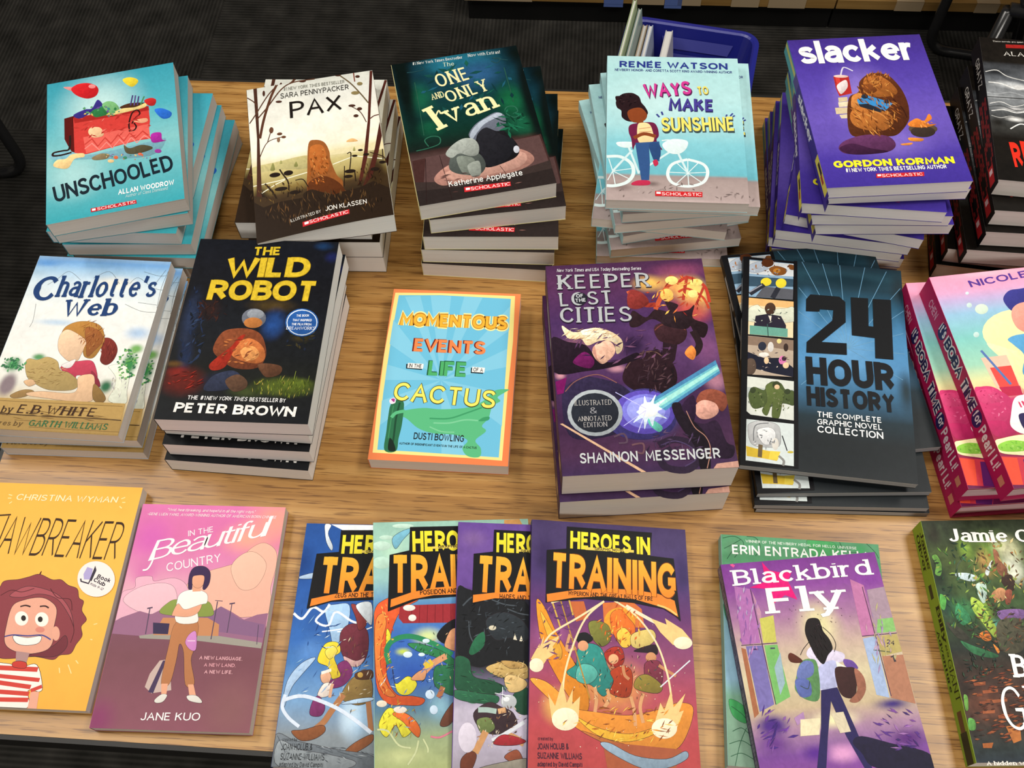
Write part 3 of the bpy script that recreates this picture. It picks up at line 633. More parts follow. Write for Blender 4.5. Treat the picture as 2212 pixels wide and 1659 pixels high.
'I':((133.94, 195.44, 20.49),'''
G 0:08161c .06:0d2a35 .2:123a48 .38:0e3836 .55:0d2f26 .64:15201c .66:3a2826 .72:5c4644 .8:4e3d3a .9:3a2c2a 1:2a2120
B 2f7fa0 59 10.6 24.2 16 1
B 1f6a80 70.7 9 53.1 27.4 1
B 2c5a86 86.3 32 31.9 26.9 1
B 14603c 113 78 18.7 30.2 1
B 155a42 21.5 54.2 19 28.4 1
B 175c40 117.3 112.4 20 18.9 1
B 12523a 26 97.7 17.1 14.8 1
B 081412 8.4 23.1 12.9 108.1 .8
B 0a1413 134.2 83.5 12.4 104 .7
B 081210 132.5 11.1 19.3 18.4 1
N .18 14
P 442a28 1.6,137.6 132.5,129.8 133.9,195.4 0,195.4
P 5a4241 15.4,135.8 130.7,131 132.2,161.2 133,186.2 4.7,186.6
P 2c2423 0,176.3 38.9,180 84.2,180.1 133.9,176.2 133.9,195.4 0,195.4
P 3a2f2d 0,165.1 40,173.1 85.4,174.3 133.5,165.7 133.9,176.2 84.2,180.1 38.9,180 0,176.3
S b28276 19.5,163.9 34.5,151.1 60.1,145 88.4,141.6 106.5,144.1 117.7,153.3 117.9,163.8 101,172 70.1,174.5 39.7,175.1 24.7,174.4
S c99a8c 30,160.3 58.7,153 102.7,147.4 113.3,156.4 101.8,168.1 67.7,170.9 40.4,171.2
l 2a1a1a 0.54 15.1,137.8 7.2,194.3
l 2a1a1a 0.54 29.3,136.1 32.1,193.4
l 3a2422 0.53 84.7,161.7 96,195.4
S 1b1a1e 64.7,118.5 72.1,111.7 82.6,105.7 93.8,112.9 103.3,128.3 107.6,142.2 104.9,152.1 94.6,157.9 72.4,161.7 65.6,148.5
S 6a7080 62.1,115.6 70.4,103.6 82.8,95.8 94.7,91.1 102.2,97.5 100.8,110.4 96.4,115.7 90,116.3 80.4,109.4 71.4,115.8 66.6,125.4
S aab4c4 64,113.9 73.8,102.3 86,95.5 96.1,92 100.1,95.9 89.9,99.9 79.6,104.9 69.9,115.5 64,122.6
S 202026 71,117.9 80.4,109.4 87.1,115.5 102.9,130.4 104.7,137.3 95.3,153.9 75.5,161.4 69.3,145.2
E c8ccd8 104.8 144.7 2.9 0.7 -0.9 4.8
S 4e5552 36,151.5 43.4,134.4 55.9,133.4 68.2,142.8 71.5,158.3 63.6,168.8 50.3,166.5 39.1,160.6
S a3aaa4 35.5,135.6 43.3,125.9 55.3,119.3 65.7,121.9 69.4,131.5 66.7,142.4 58.8,143.6 49,137.9 40.6,142.1
S 788078 45,143.3 54.4,142.5 62.3,149.8 56.6,165 47.7,163.7
S 8f968f 53.6,155.9 60.5,151.4 66.4,152.9 64.3,169 55.8,169.9
L 2a5a48 0.77 20.2,30.9 19.6,67.2 18.3,106.6
L 2a5a48 0.77 114.9,30.2 114.9,55.7 114.9,80.7
L 2f6a54 1.08 7.8,125.4 20.3,124.3 31.7,120.8 33,112.5 25.7,109.5 18.1,113 20.6,122.2
L 2f6a54 1.11 120.2,97.8 111.5,102.1 103.7,93.5 106.7,86.4 114.4,87.3 116.2,94.5 111,96.5
L 244a50 0.98 14.4,15.3 24.1,15.6 32.4,14.2 30,8.9
L 244a50 0.98 103.5,17.7 109.3,21.6 113.6,15.6 105.8,13.6 121,20
K 40 11.47 3.82 20 90 70.8 46.5 50.5 13.3 -6.7 39 164a48,1a5a4c,205a70,0f3438
K 30 10.99 2.93 10 90 113.3 109.2 20.8 5.4 -4 20.7 15503a,1d6a4c,0d3426
K 26 8.68 1.56 -10 20 61.5 180.5 43.3 10.8 -2.8 15.5 6a4a46,4a3230,7a5650
T- seriff eef2ee 22 5.6 75.1 7.3 4.13 #1 New York Times Bestseller
T- seriff eef2ee 81 6.5 115 8.4 4.61 Now with Extras!
T- seriff cfe0c8 52.7 14.9 64.7 15.7 5.95 The
TT ivan f3ecb4 43.1 44.3 78.5 39.2 19.85 ONE
TT ivan f3ecb4 49.7 67.8 95.2 58.6 16.97 ONLY
TT ivan f3ecb4 34.2 60.2 47.7 58.7 8.97 AND
TT ivanb f6efb6 35.4 102.7 43.2 99.9 34.06 I
TT ivanb f6efb6 46.1 97.4 100 84 25.90 van
L f3ecb4 1.66 35.8,100.2 35.9,89.2 34,84.3 38,76.4 39.6,81.3
TA sansw eef0ee 31.9 178.2 104.2 179 7.07 Katherine Applegate
P d52b32 45.8,181.7 90.7,184.4 90.3,189.8 45.2,187.9
P ffffff 47.1,183.1 51.2,183.3 50.8,186 46.9,185.8
TP sansw fbeaea 51.6 187 89.8 188.9 3.91 SCHOLASTIC
''','''

'''),
'S':((134.47, 194.52, 13.05),'''
G 0:b4dde0 .08:b0dde0 .3:b6e1e4 .5:a8dae0 .62:86cbd8 .8:6fbccc .825:6fbac8 .84:a08f8d .87:aa9996 1:b3a19f
B c4e8ea 52.3 63.8 53.8 45 1
B 7a6a68 44.1 173.2 9.6 4.1 1
B 8a7876 15.1 178.2 12.9 6.2 1
B c4b0ae 72.4 194.8 63 4.1 1
N .07 9
L dff0f0 3.61 0.2,140.2 13.4,139.9 24,148.5 25.9,161.2 19.9,171.9 8.6,176.8 0.5,177
L e4f2f2 3.19 78.6,141 63.9,147.4 58.8,160.2 63.4,171.5 77.7,175.2 92.2,169.6 97.1,156.9 93,146.5 78.6,141
l e0f0f2 0.93 78.1,158.6 78.6,141.6
l e0f0f2 0.93 78.1,158.6 67.2,145.2
l e0f0f2 0.93 78.1,158.6 60.4,158
l e0f0f2 0.93 78.1,158.6 66.5,172.5
l e0f0f2 0.93 78.1,158.6 78.5,174.2
l e0f0f2 0.93 78.1,158.6 90.6,169.6
l e0f0f2 0.93 78.1,158.6 95.9,157
l e0f0f2 0.93 78.1,158.6 89.9,143.4
l e0f0f2 0.94 6.1,158.6 16.7,143.4
l e0f0f2 0.94 6.1,158.6 24,154.9
l e0f0f2 0.94 6.1,158.6 21.5,167.6
l e0f0f2 0.94 6.1,158.6 8.6,175.3
l e0f0f2 0.94 6.1,158.6 2.2,142.8
l e0f0f2 0.94 6.1,158.6 1.3,170.3
l d2eaee 2.25 6.1,158.6 24.9,131.3
l d2eaee 2.29 21.6,127.1 31.3,161
l d2eaee 2.24 31.3,158.9 61,132.5
l d2eaee 2.27 69.1,132.3 78.1,158.6
S e0f2f4 54.6,121.9 64.6,115 78.5,116.8 78.3,125.5 72.4,133.2 64.2,134.6 57.7,130.4
S e0f2f4 10.4,120.9 28.3,120.4 28.2,124.7 20,128.2 11.7,126.3
L e0f2f4 1.53 53.9,117.5 61.3,116.4 66.2,119.4
S 2a1a1e 9.1,64.8 15,55.4 25.2,53.4 32,58.5 34.5,66.5 38.6,73.3 40.6,82.3 31.8,91.5 21.7,92.9 15,87.4 14.2,78.4 9.9,74
S 2a1a1e 8.2,60.2 13.3,57.8 30.3,56.3 33.6,68.8 25.1,74.7 13.3,73.9
S 8a4424 20.4,80.5 25.1,75.4 33.6,73.9 38.9,80.1 39.9,85.7 36.8,91.4 28.4,94.3 22.6,90.6
P 8a4424 29.3,91.6 36,90.3 36.7,97 30.1,98.3
S 6e2144 22.5,98.5 30.1,94.9 45.1,93.4 50,100 51.2,111 48.9,117.6 54.2,129.5 48,126.4 29.9,122.5 25.7,130.2 24.1,116.1 21.7,107.4
S f2d9a0 30.4,98.3 35.1,94.1 41.8,95.8 45,104.6 45.6,118.8 31.6,120.3
l d09a70 0.97 31.7,102.7 43.4,100.2
l d09a70 0.97 31.7,107.1 44.1,105.7
L 8a4424 4.24 26.6,115 36.6,109.2 48.2,112.2
P 34568c 27.9,121.5 51.4,118.7 52.4,134.9 51,144.6 45.3,142.6 41.4,126.6 42,148 40.9,168.7 33.6,169.3 31.4,150.5
S 2c4a7c 41.4,122.2 51.3,121.9 52.4,137 48.5,144.6 44.5,139.4
S c03052 44.8,144.7 48.5,142.5 50.1,147.8 46.8,151.1
S c03052 24.7,172.7 31.2,169.4 40.9,169.7 40.5,174.9 25.5,175.8
T- sansb 333a80 7.7 22.2 127.7 22.3 3.57 NEWBERY HONOR- AND CORETTA SCOTT KING AWARD-WINNING AUTHOR
K 60 5.46 1.46 0 90 69.4 184.7 63.3 -2.1 -0.3 12.2 8a7a78,9a8a88,b8a8a6,766866
K 22 4.00 1.80 60 60 20.4 64.1 8.5 -0.2 -0 7.8 1a1014,3a282c,241a1e
TA boldw 2c3a8c 12.4 16.6 123.5 16.7 9.11 RENEE WATSON
l 2c3a8c 1.04 44.2,7.8 45.7,6.1
TT ways+.1 5a2050 39.1 60.9 86.2 54.4 19.28 WAYS
TT ways d33c96 38.4 59.5 85.6 53 18.84 WAYS
TT ways+.1 6a6040 92.1 54.7 103 53.5 11.47 TO
TT ways f0e070 91.6 53.8 102.7 52.6 11.48 TO
TT ways+.08 2a2a60 62.4 77.3 107.1 77.6 17.30 MAKE
TT ways 4a3f98 61.8 76.2 106.5 76.5 16.86 MAKE
TT ways+.14 3a4a50 54.9 107 127 103.8 19.50 SUNSHINE
TT ways f2e470 54.2 105.6 126.4 102.2 19.07 SUNSHINE
l 3a4090 1.77 49.5,82.1 52.2,86.1
l 3a4090 1.77 54.5,78.6 55.6,83.1
l 3a4090 1.56 119.4,80.4 118.4,83.1
l 3a4090 1.56 125.3,78.5 122.6,82.2
l 3a4090 1.56 127.1,81.4 125.1,83
P d0272c 46.5,182.2 91,182 90.7,188.1 46.4,188.4
P ffffff 47.6,183.2 51.6,183.3 51.6,185.7 47.6,185.7
TP sansw fbeaea 52.5 187.3 90 186.9 3.69 SCHOLASTIC
''','''

'''),
'K':((130.93, 190.78, 14.4),'''
G 0:422f86 .15:4a369a .35:5a46ae .55:6a55b8 .7:6450b2 .82:4a38a0 1:402f94
B 8f7ad0 57.9 83.2 37.8 50.6 1
B 7d68c4 68.6 140.2 46.4 25.3 1
N .05 20
L d8d4e8 1.45 41.8,51.5 45.5,42.3 48.7,41.5 54.6,46.4
P b02c2a 34.4,52.8 49.1,52.8 47.4,76.1 34.7,79.1 33.6,68.5
P d8443c 36.2,54.1 40,54 38.2,73.2 34.6,75.9
S e0d4d4 35.5,64.5 45.2,58.1 45,67.5 37.6,76.2 35.4,72.9
E e8c8c0 41.7 52.9 6.9 0.7 -0.4 1.9
P d8c4a0 33.1,81 41.9,80.5 41.1,85.8 32.5,86.7
P e8d8b8 31.8,87.1 41.6,86.3 40.2,92.9 31.4,93.2
P d8c4a0 27.4,93.8 39.1,93.9 37.4,101.8 26.9,102
P e0d0b0 29.6,103.2 37.5,102.7 36.4,107.8 30.5,107.7
S 5a2e18 58.3,60.5 71,50.8 85.4,53.7 92,63.8 96,78.6 96.5,94.9 94.4,106.7 91.9,114.5 83.5,125.7 73.2,132.7 53.2,131.1 35.9,129.8 35.7,109.8 43.2,81.9 53.8,74.6
S a8632c 63.7,56.8 76.4,53.9 86.2,63.2 90.7,76 84.9,81.6 70,82.3 59.6,75.2
S b06a30 42.7,98.2 56.1,91.3 74.6,101 76.8,117.2 63.1,126 43.8,120.5 38.6,110
S 7a4220 58.5,66.7 67.8,65.6 71.8,74.2 62.1,77.5
S c88040 46.5,80.1 56.3,76.9 51.7,90.9 42.7,98.2
L d08a48 1.22 63.1,100 71.4,108.8 73,120.9
L d08a48 1.22 43.9,106.4 53.5,103.2 63.3,112.1
L 3a1a10 1.22 84,85.6 89.9,98.3 91.4,110.5
P 3a8ed0 50.1,84.6 61.6,79.9 73.5,86.3 82.6,91.6 73.2,100.9 66.4,98.3 56.1,91.3 50.2,90.8
P 262a34 50.2,90.8 59.2,90.5 73.2,100.9 68.4,102.5 57.7,97.5 51.1,93.9
E 223040 58.3 81.2 3.2 0.3 -0.6 2.8
E 223040 77.3 89.1 2.9 0.3 -0.5 2.4
S 5c3058 20.8,142.5 28.8,135.2 47.6,129.7 67.5,132.3 73.1,142.5 66.2,150.7 48.3,153.2 28.2,152 21.6,148.4
S 3c1c3a 20.9,144.4 33.8,139.5 49.8,146.6 64.6,151.1 48.2,153.4 28.2,152
E 584838 102.5 125.6 13.1 1.1 -1.7 6.9
E 3a2e28 101.6 129.1 11.2 0.9 -1.7 6.9
S e08030 90.3,118.3 99.7,112.2 106,115.7 112.4,107.3 113.8,113.4 106.5,119.7 116.3,120.5 105.5,123.9 92.9,122.5
S e08a38 86.9,135.7 99.3,137.7 97.1,140.8 87.4,139.7
S e08a38 78,142.8 88.3,142.1 86.2,144.6 79.1,144.5
K 150 8.03 1.22 110 40 65.4 96.2 23 2 -7.9 35.3 c07a34,6a3818,d8964a,8a4c20,a8602a,4a2412
K 60 7.13 1.25 60 40 75 60 13.1 1.3 -2.3 10.2 c88440,7a4420,a05c2a
K 14 4.42 2.04 0 90 103.7 119.4 11.2 0.9 -1 4.2 e88a38,d07028,f0a050
TT heavy f7f5f4 6.6 34.4 118.3 35.4 31.81 slacker
TA heavyw f4ea30 11.3 168 119.9 169.3 8.29 GORDON KORMAN
T- bold f6f4f2 20.6 173.8 111.6 174.8 4.68 #1 NEW YORK TIMES BESTSELLING AUTHOR
P d0272c 47,177.1 90,177.7 89.1,182.5 46.2,182.1
P ffffff 47.9,178.1 51.1,178.1 50.7,180.2 47.6,180.2
TP sansw fbeaea 51.5 181.4 88.2 181.7 3.34 SCHOLASTIC
''','''
R 0 0 60 1 5aa0a8
R 0 .55 45 .3 c8c070
R 45 .2 16 .8 5a4a90
R 60 0 60 1 40308c
R 120 0 80 1 402f94
R 150 .35 44 .65 e8dc5c
R 158 .6 14 .3 3a2020
R 172 .5 10 .3 b04a30
T heavy e8e6f0 68 .22 128 .62 slacker
'''),
'R':((133.0, 191.66, 20.83),'''
G 0:16120f .18:1c1814 .2:3a3c40 .3:5a5e64 .42:888c90 .5:6c7074 .56:484a4c .64:3a3a38 .72:17130f 1:120f0c
B 2a2c30 10.6 49.2 23.3 6.8 1
B c8ccd0 21 65.7 19.9 5.8 1
B e0e0e0 32.7 68.6 13.7 4.4 1
B b0b4b8 13.1 84 18.3 3.5 1
B d8d8d8 26.3 99.5 19.6 3.5 1
B c0c4c8 74.4 68.1 25.4 8.8 1
B 3a3c40 85.3 40.6 18.1 9 1
B a8acb0 86.3 87.9 20.7 5.2 1
B e6e6e4 23.4 112.6 10.5 3.8 1
B 24221f 6.5 118.9 9.1 8.5 1
N .3 9
L c8c8c6 1.15 1.3,50.2 12.4,46.7 22.2,54.5 39.8,59.1
L e8e8e6 1.33 2.9,64.5 15,65.3 29.4,71.2 44.8,67.2
L a8acb0 0.94 0,79.1 10.5,80 22.9,76.3 37.3,81.1
l 1c1c1c 0.94 0,84.8 42.9,83.6
L d8d8d6 0.93 1.5,94 12.4,90.6 23.8,95.6 39.3,89.4
L e8e8e6 1.11 2.1,103.6 14.3,101 25.8,103.8 41.2,98.8
L f0f0ee 1.27 17.5,125.8 27.2,118.4 35.8,119.3 45.2,114
L b8b8b6 0.74 1.4,110 10.1,112.1 19.4,108.9 27.9,112
L 505254 1.11 0,98.6 11.8,96 26.2,100.6 41.5,95.5
L c8c8c6 1.14 47,48.8 57.9,45.3 67.4,53 84.6,57.6
L e8e8e6 1.31 48.3,62.9 60.1,63.7 74.2,69.6 89.3,65.6
L a8acb0 0.93 45.1,77.4 55.4,78.3 67.6,74.7 81.6,79.4
l 1c1c1c 0.93 43,83 87.1,81.9
L d8d8d6 0.92 46.3,92.2 57.1,88.7 68.1,93.7 83.4,87.6
L e8e8e6 1.09 46.7,101.7 58.7,99.1 70,101.9 85.1,96.9
L f0f0ee 1.25 61.4,123.7 71,116.3 79.4,117.3 88.7,112
L b8b8b6 0.73 45.9,108 54.4,110.1 63.5,106.9 71.8,110
L 505254 1.10 44.3,96.7 56.4,94.1 70.4,98.7 85.5,93.7
L c8c8c6 1.13 91.6,37.9 102.4,34.5 111.6,42.2 128.4,46.8
L e8e8e6 1.31 92.6,52.1 104.2,52.9 117.9,58.8 132.9,54.9
L a8acb0 0.92 89.2,66.5 99.3,67.5 111.4,63.9 125.1,68.6
l 1c1c1c 0.92 87,72.1 130.4,71.2
L d8d8d6 0.91 90.1,81.3 100.7,77.9 111.5,82.9 126.7,76.9
L e8e8e6 1.09 90.2,90.8 102.1,88.3 113.1,91.1 128.1,86.1
L f0f0ee 1.25 104.2,112.9 113.8,105.5 122.1,106.5 131.4,101.2
L b8b8b6 0.72 89.3,97.2 97.7,99.3 106.7,96.1 114.8,99.2
L 505254 1.09 88,85.8 99.9,83.3 113.6,87.9 128.6,82.9
T- seriff d8d4cc 12.6 6.1 67.7 2.6 2.08 These novels are quiet shouts of triumph
P a02420 24.8,8.5 67.3,5.8 66.7,10.9 24.7,13.6
TA serif eeeae2 21.8 24.9 87.8 22.2 5.93 ALAN GRATZ
TT rough e0301f 16.6 174.6 83.6 168.9 31.61 REFUGEE
''','''
R 0 0 195 1 0d0b0e
W 82 .12 84 .76 8a1f22
R 166 .2 22 .5 b8242a
R 170 .3 6 .3 f0d0d0
T sansw d8d4cc 22 .3 62 .42 GRATZ
'''),
'C':((135.52, 195.16, 14.42),'''
G 0:9cc4ec .03:7ab0ea .08:a8ceee .16:d6e6f0 .3:eef2f0 .5:f0f0ec .62:f2f2ec .75:e8e6dc .86:c8b080 .9:b89a62 1:a58650
B 6aa4e6 10.6 8.6 17.5 4.9 1
B 8abcec 56.7 8.7 29.2 3.7 1
B b4cdea 124.3 85.4 16.8 10 1
B c4d8ec 42.5 78 28 5.1 1
B f4f0e4 86.3 29.9 28.9 10.8 1
B 3f8a55 14.9 127.2 9.5 9.7 .8
B 5a9a60 36.8 117.7 8.2 4.9 .8
B 3c8a4c 125.2 121 9.6 15.9 .8
B 78b060 127.5 103.2 8.3 6.6 .8
B 2f6a48 109.9 145.5 8.1 9.3 .8
B 8a7a80 16.8 148.9 9.3 14.2 .6
N .06 12
L 55585a 0.33 135.5,17 127.3,17.9 111.4,13.7
L 55585a 0.33 135.5,11.7 133.6,31.7 135.3,55.9
L 55585a 0.33 132.8,10.2 126.6,26.9
L 55585a 0.32 135.5,34.7 125,32.3 107.5,21.2 100.6,28.8
L 55585a 0.32 102.8,53.2 120.6,60.4 135.5,61
L 55585a 0.32 115.1,50.5 134.5,52.5
L 66686a 0.32 18.9,34.9 26.7,27.2 35.6,17.6 50.3,27.2
L 66686a 0.33 62.7,24.5 76.4,15.4 90.6,29.6
L 66686a 0.32 14.6,57.9 17.8,76.4 17,84.9
S 7a2c24 89,96.2 96.4,92.4 104.7,96.7 110.1,106.1 109,117.4 103.5,122.5 96.7,118.2 95,107.1
S b4803c 50.7,90.7 52.4,82.3 61.9,76.2 76,75.6 87.7,81.4 94.6,95.8 93.1,105.7 89,115.6 80.4,114.6 76.2,105.2 76.6,97.1 65.9,89.6 56.6,87
S 9a5c2e 72.3,82.5 85.8,84.9 93.2,95.9 88.1,107.6 83.1,114.4 78,101.9
S ecc8a6 50,90.8 54.8,85.5 65.9,89.6 76.6,97.1 77.6,105.2 76.7,111.7 74.9,119.8 66.8,120.4 59.9,116.1 53.9,110.1 50.2,100.6
S c04058 61.2,127.1 67.5,122.7 77.7,119.6 88.5,118.8 94.9,126.3 99.7,138.5 90.8,136 79.5,135.2 78.2,140 64.7,131.6
S efe8e6 61.4,125.5 67,121.2 73.1,118.3 71.4,126.4 66.4,128.3
S 8a2a3c 91.7,129.7 101.1,138.4 104.6,145.9 98.8,144.7
S b49a62 26.4,126.4 27.8,120 36.4,120.9 44.9,117.1 55.9,121.1 61.5,130.2 70.5,132.7 80.9,139.8 83.8,147.3 76.3,151.7 57.4,152.2 43.5,147.1 33,140.1
S 9a7a4a 23.3,159.9 32.1,154 41.4,153.3 44.4,156.2 35.9,161.3 26.9,162.7
S e8bf98 81.1,138.2 87.4,133.9 96.1,135.6 101.6,156.8 98.4,162.3 79.7,162.8 54.7,160.8 40.7,159.5 38.4,156.6 52.5,154.1 77.2,154.7 84,150.4
S d8b088 31.1,144.8 37.7,142.1 43.2,146.3 37.5,149.8
S 8a6a3a 98.3,143.2 108.9,151.7 113.7,158.9 109.6,163.7 101.3,158.3
S e6ead8 106.6,123.9 115.5,120.9 124.7,124.2 129.2,133.3 131.2,148.6 133.5,162.1 116.8,160.2 118.4,146.4 116.8,135.7 110.6,128.3
P b89658 6.9,163.3 133.5,162.1 133.9,178.4 12.5,179.4
P a8884e 13,180.8 134.7,179.1 135.3,194.4 18,195.1
L 4a341c 0.99 13.8,179.3 60.7,179.8 100.7,179.2 134.2,179.6
L 6a5028 0.43 10.5,166.1 56.3,165.9 131.6,165.2
L 6a5028 0.42 51.2,191.4 91,191.6 135.5,191.4
L 6a5028 0.42 35.8,185.1 89.1,185.2 123.3,183.6
K 60 6.14 0.77 70 40 80.3 90.2 12.5 -0.9 5.1 17.6 7a4220,c88a48,a8642e,8a4a24
K 24 7.54 0.75 100 25 101.6 108.3 6.9 -0.5 3.5 12.5 6a2420,a04a38,8a342c
K 50 5.90 0.59 10 40 50.8 135.7 18.8 -1.3 4.3 13.6 9a7a44,d0b078,8a6a3a
K 70 3.87 2.38 0 90 125.2 121 10.9 -0.8 4.5 16.9 3c8a4c,6aac5a,2f6a48,8ac070
K 40 3.88 2.09 0 90 14.9 127.2 12.2 -0.9 2.6 7.7 3f8a55,5aa868,2f6a48
K 60 16.93 0.56 -4 4 76.7 179.4 55.1 -3.8 2.7 8.6 7a5a2c,d0ac6c,8a6a38,5a4020
K 24 4.95 0.73 95 25 121.6 143.1 6.7 -0.5 4.5 16.5 c8c0b0,f4f2e8,b0a8b0
TT char 1f3f74 8.5 56.7 30.7 53 29.99 C
TT char 1f3f74 31 49.5 129 44.6 26.29 harlotte's
TT char 1f3f74 44.2 72 96.6 67.3 20.24 Web
TA serifi 3a2412 20.3 178.8 30.9 178.4 7.36 by
TA serifi 3a2010 34.8 178.1 108.9 177.5 9.05 E.B.WHITE
TA serifi 6a5230 4.7 191.4 44.5 191.1 4.86 Pictures by
TA serifi 2c6a44 50.2 190.4 123.8 190.2 6.29 GARTH WILLIAMS
''','''

'''),
'W':((133.8, 195.48, 21.54),'''
G 0:11141c .12:14161e .3:131419 .5:171a20 .65:16181b .78:1a1c18 .85:17191a 1:14161a
B 17355c 120 5.5 10.6 5.7 1
B 1c2356 129.4 18.1 7.5 7.4 1
B 24304c 9.3 91.7 9.8 38.7 1
B 1e2a48 13.6 131.3 8.2 22.7 1
B 2b1a18 25.4 80.7 12.8 13.8 1
B 4a3a1c 81.9 74.6 26 8.7 1
B 234a8c 86.8 95 12.8 18.6 1
B 3a3218 114.9 109 11.4 5 1
B 5c1a12 16.4 156.7 23 17.3 .8
B 7a2018 9 147.5 12.2 6.4 1
B 66481e 5.8 139.6 9.5 4.1 1
B 4e5c20 107.5 159.6 31.8 11 .8
B 5a6a24 118 156.1 16.6 6.4 1
B 3a4420 75.5 165.5 20.5 7.8 1
B 1a2038 48.9 155.5 19.1 11.1 1
N .25 8
E 6a6e7a 67.8 89 11.1 -0.5 1.9 10.4
E 9298a2 68.5 84.7 7.8 -0.4 1 5.4
E b8743c 68 94.1 8.5 -0.4 1 5.7
S 7a4026 41.8,105.4 55,100.6 69.4,101.7 79.2,108.8 85.6,125.1 84.1,136.6 76.8,142.5 60.1,142.3 47.6,134.8 37,123.8
S c4703c 58,116.4 68.3,110.9 81,118.7 85.3,131.6 78.6,136.8 64.1,134.1 54.6,128
S e09858 62,122.8 72.6,119.1 79.6,127 75.2,133.7 66.6,132.4
S a02a1a 63.4,107.8 56.4,123 51.6,141 41.4,145.4 36.9,140 43.9,130.1 53,119.9 58.1,109.7
S 5a3a28 80.2,138.3 88.3,136.4 101.3,139.1 101.3,147.2 90.8,150.7 84.3,145.4
S 2c3248 37.3,165.3 42.5,151 57.8,144.8 67.1,150 63.1,158.1 56.2,164.6
S 5a4030 54.4,155.3 64.1,148.6 73.5,154.6 73.6,162.4 63.3,165.9
l 8a9a3a 0.45 114.8,153 115.3,143.4
l 6a7a2a 0.45 101.5,156.7 102.9,148.7
l 6a7a2a 0.45 127.5,154.1 127.9,147.7
l c8a84a 0.44 82.4,158.2 88.3,152.4
K 70 9.30 2.17 80 60 10.7 98.4 14 -0.6 9.1 42.3 1c2a48,22304c,101620,2c3c5c
K 30 6.31 1.89 60 90 26.9 80.6 15.6 -0.7 2.4 11.9 2e1a18,3c201a,1c1416
K 40 6.26 1.88 60 90 112.1 100.7 15.7 -0.7 3.6 23.2 1c2438,2a2c1c,16202c,3a3420
K 140 5.04 0.74 90 25 110.3 159.5 33.2 -1.2 1.5 9.4 6a7a28,8a9434,3c4a18,54601e,a89a48
K 30 6.08 1.52 30 50 59.8 126.1 18.1 -0.7 2.7 14.5 c8763e,8a4a2c,e09a5c,6a3824
K 24 7.36 1.47 10 40 16.1 155.1 18.9 -0.7 2 9.3 7a1e16,4a1410,9a2a20
TT brush d8ba2c 53.6 18.6 79.6 17.5 10.04 THE
TT brush+.04 b8961c 32.1 45.2 108.9 42 22.76 WILD
TT brush dcbc30 32 44.9 108.8 41.6 22.21 WILD
TT brush+.04 b8961c 20.2 70.6 119.6 68.9 22.54 ROBOT
TT brush dcbc30 20.2 70.2 119.6 68.6 22.01 ROBOT
E 2558a0 112.7 92.5 15.2 -0.7 2.4 15.1
E d8e4f0 112.7 92.5 14.1 -0.6 2.2 14
E 2558a0 112.7 92.5 13.2 -0.6 2 13
T- boldw f0f4f8 106.6 86.6 118.2 86 2.58 THE BOOK
T- boldw f0f4f8 103.8 91.5 121.3 91.1 2.56 THAT INSPIRED
T- boldw f0f4f8 103.6 95.9 121.7 95.5 2.55 THE FILM FROM
T- seriff f0f4f8 99.5 100.5 125.7 100.1 3.38 DREAMWORKS
T- sansb e8e8e8 24.8 175.3 40.7 175.2 3.98 THE #1
T- italb e8e8e8 41.5 175.3 77.3 175.2 3.99 NEW YORK TIMES
T- sansb e8e8e8 79.5 175.3 111.2 175.4 4.00 BESTSELLER BY
TA brush f2f0ec 15.3 188.2 120.9 188.9 9.68 PETER BROWN
''','''

'''),
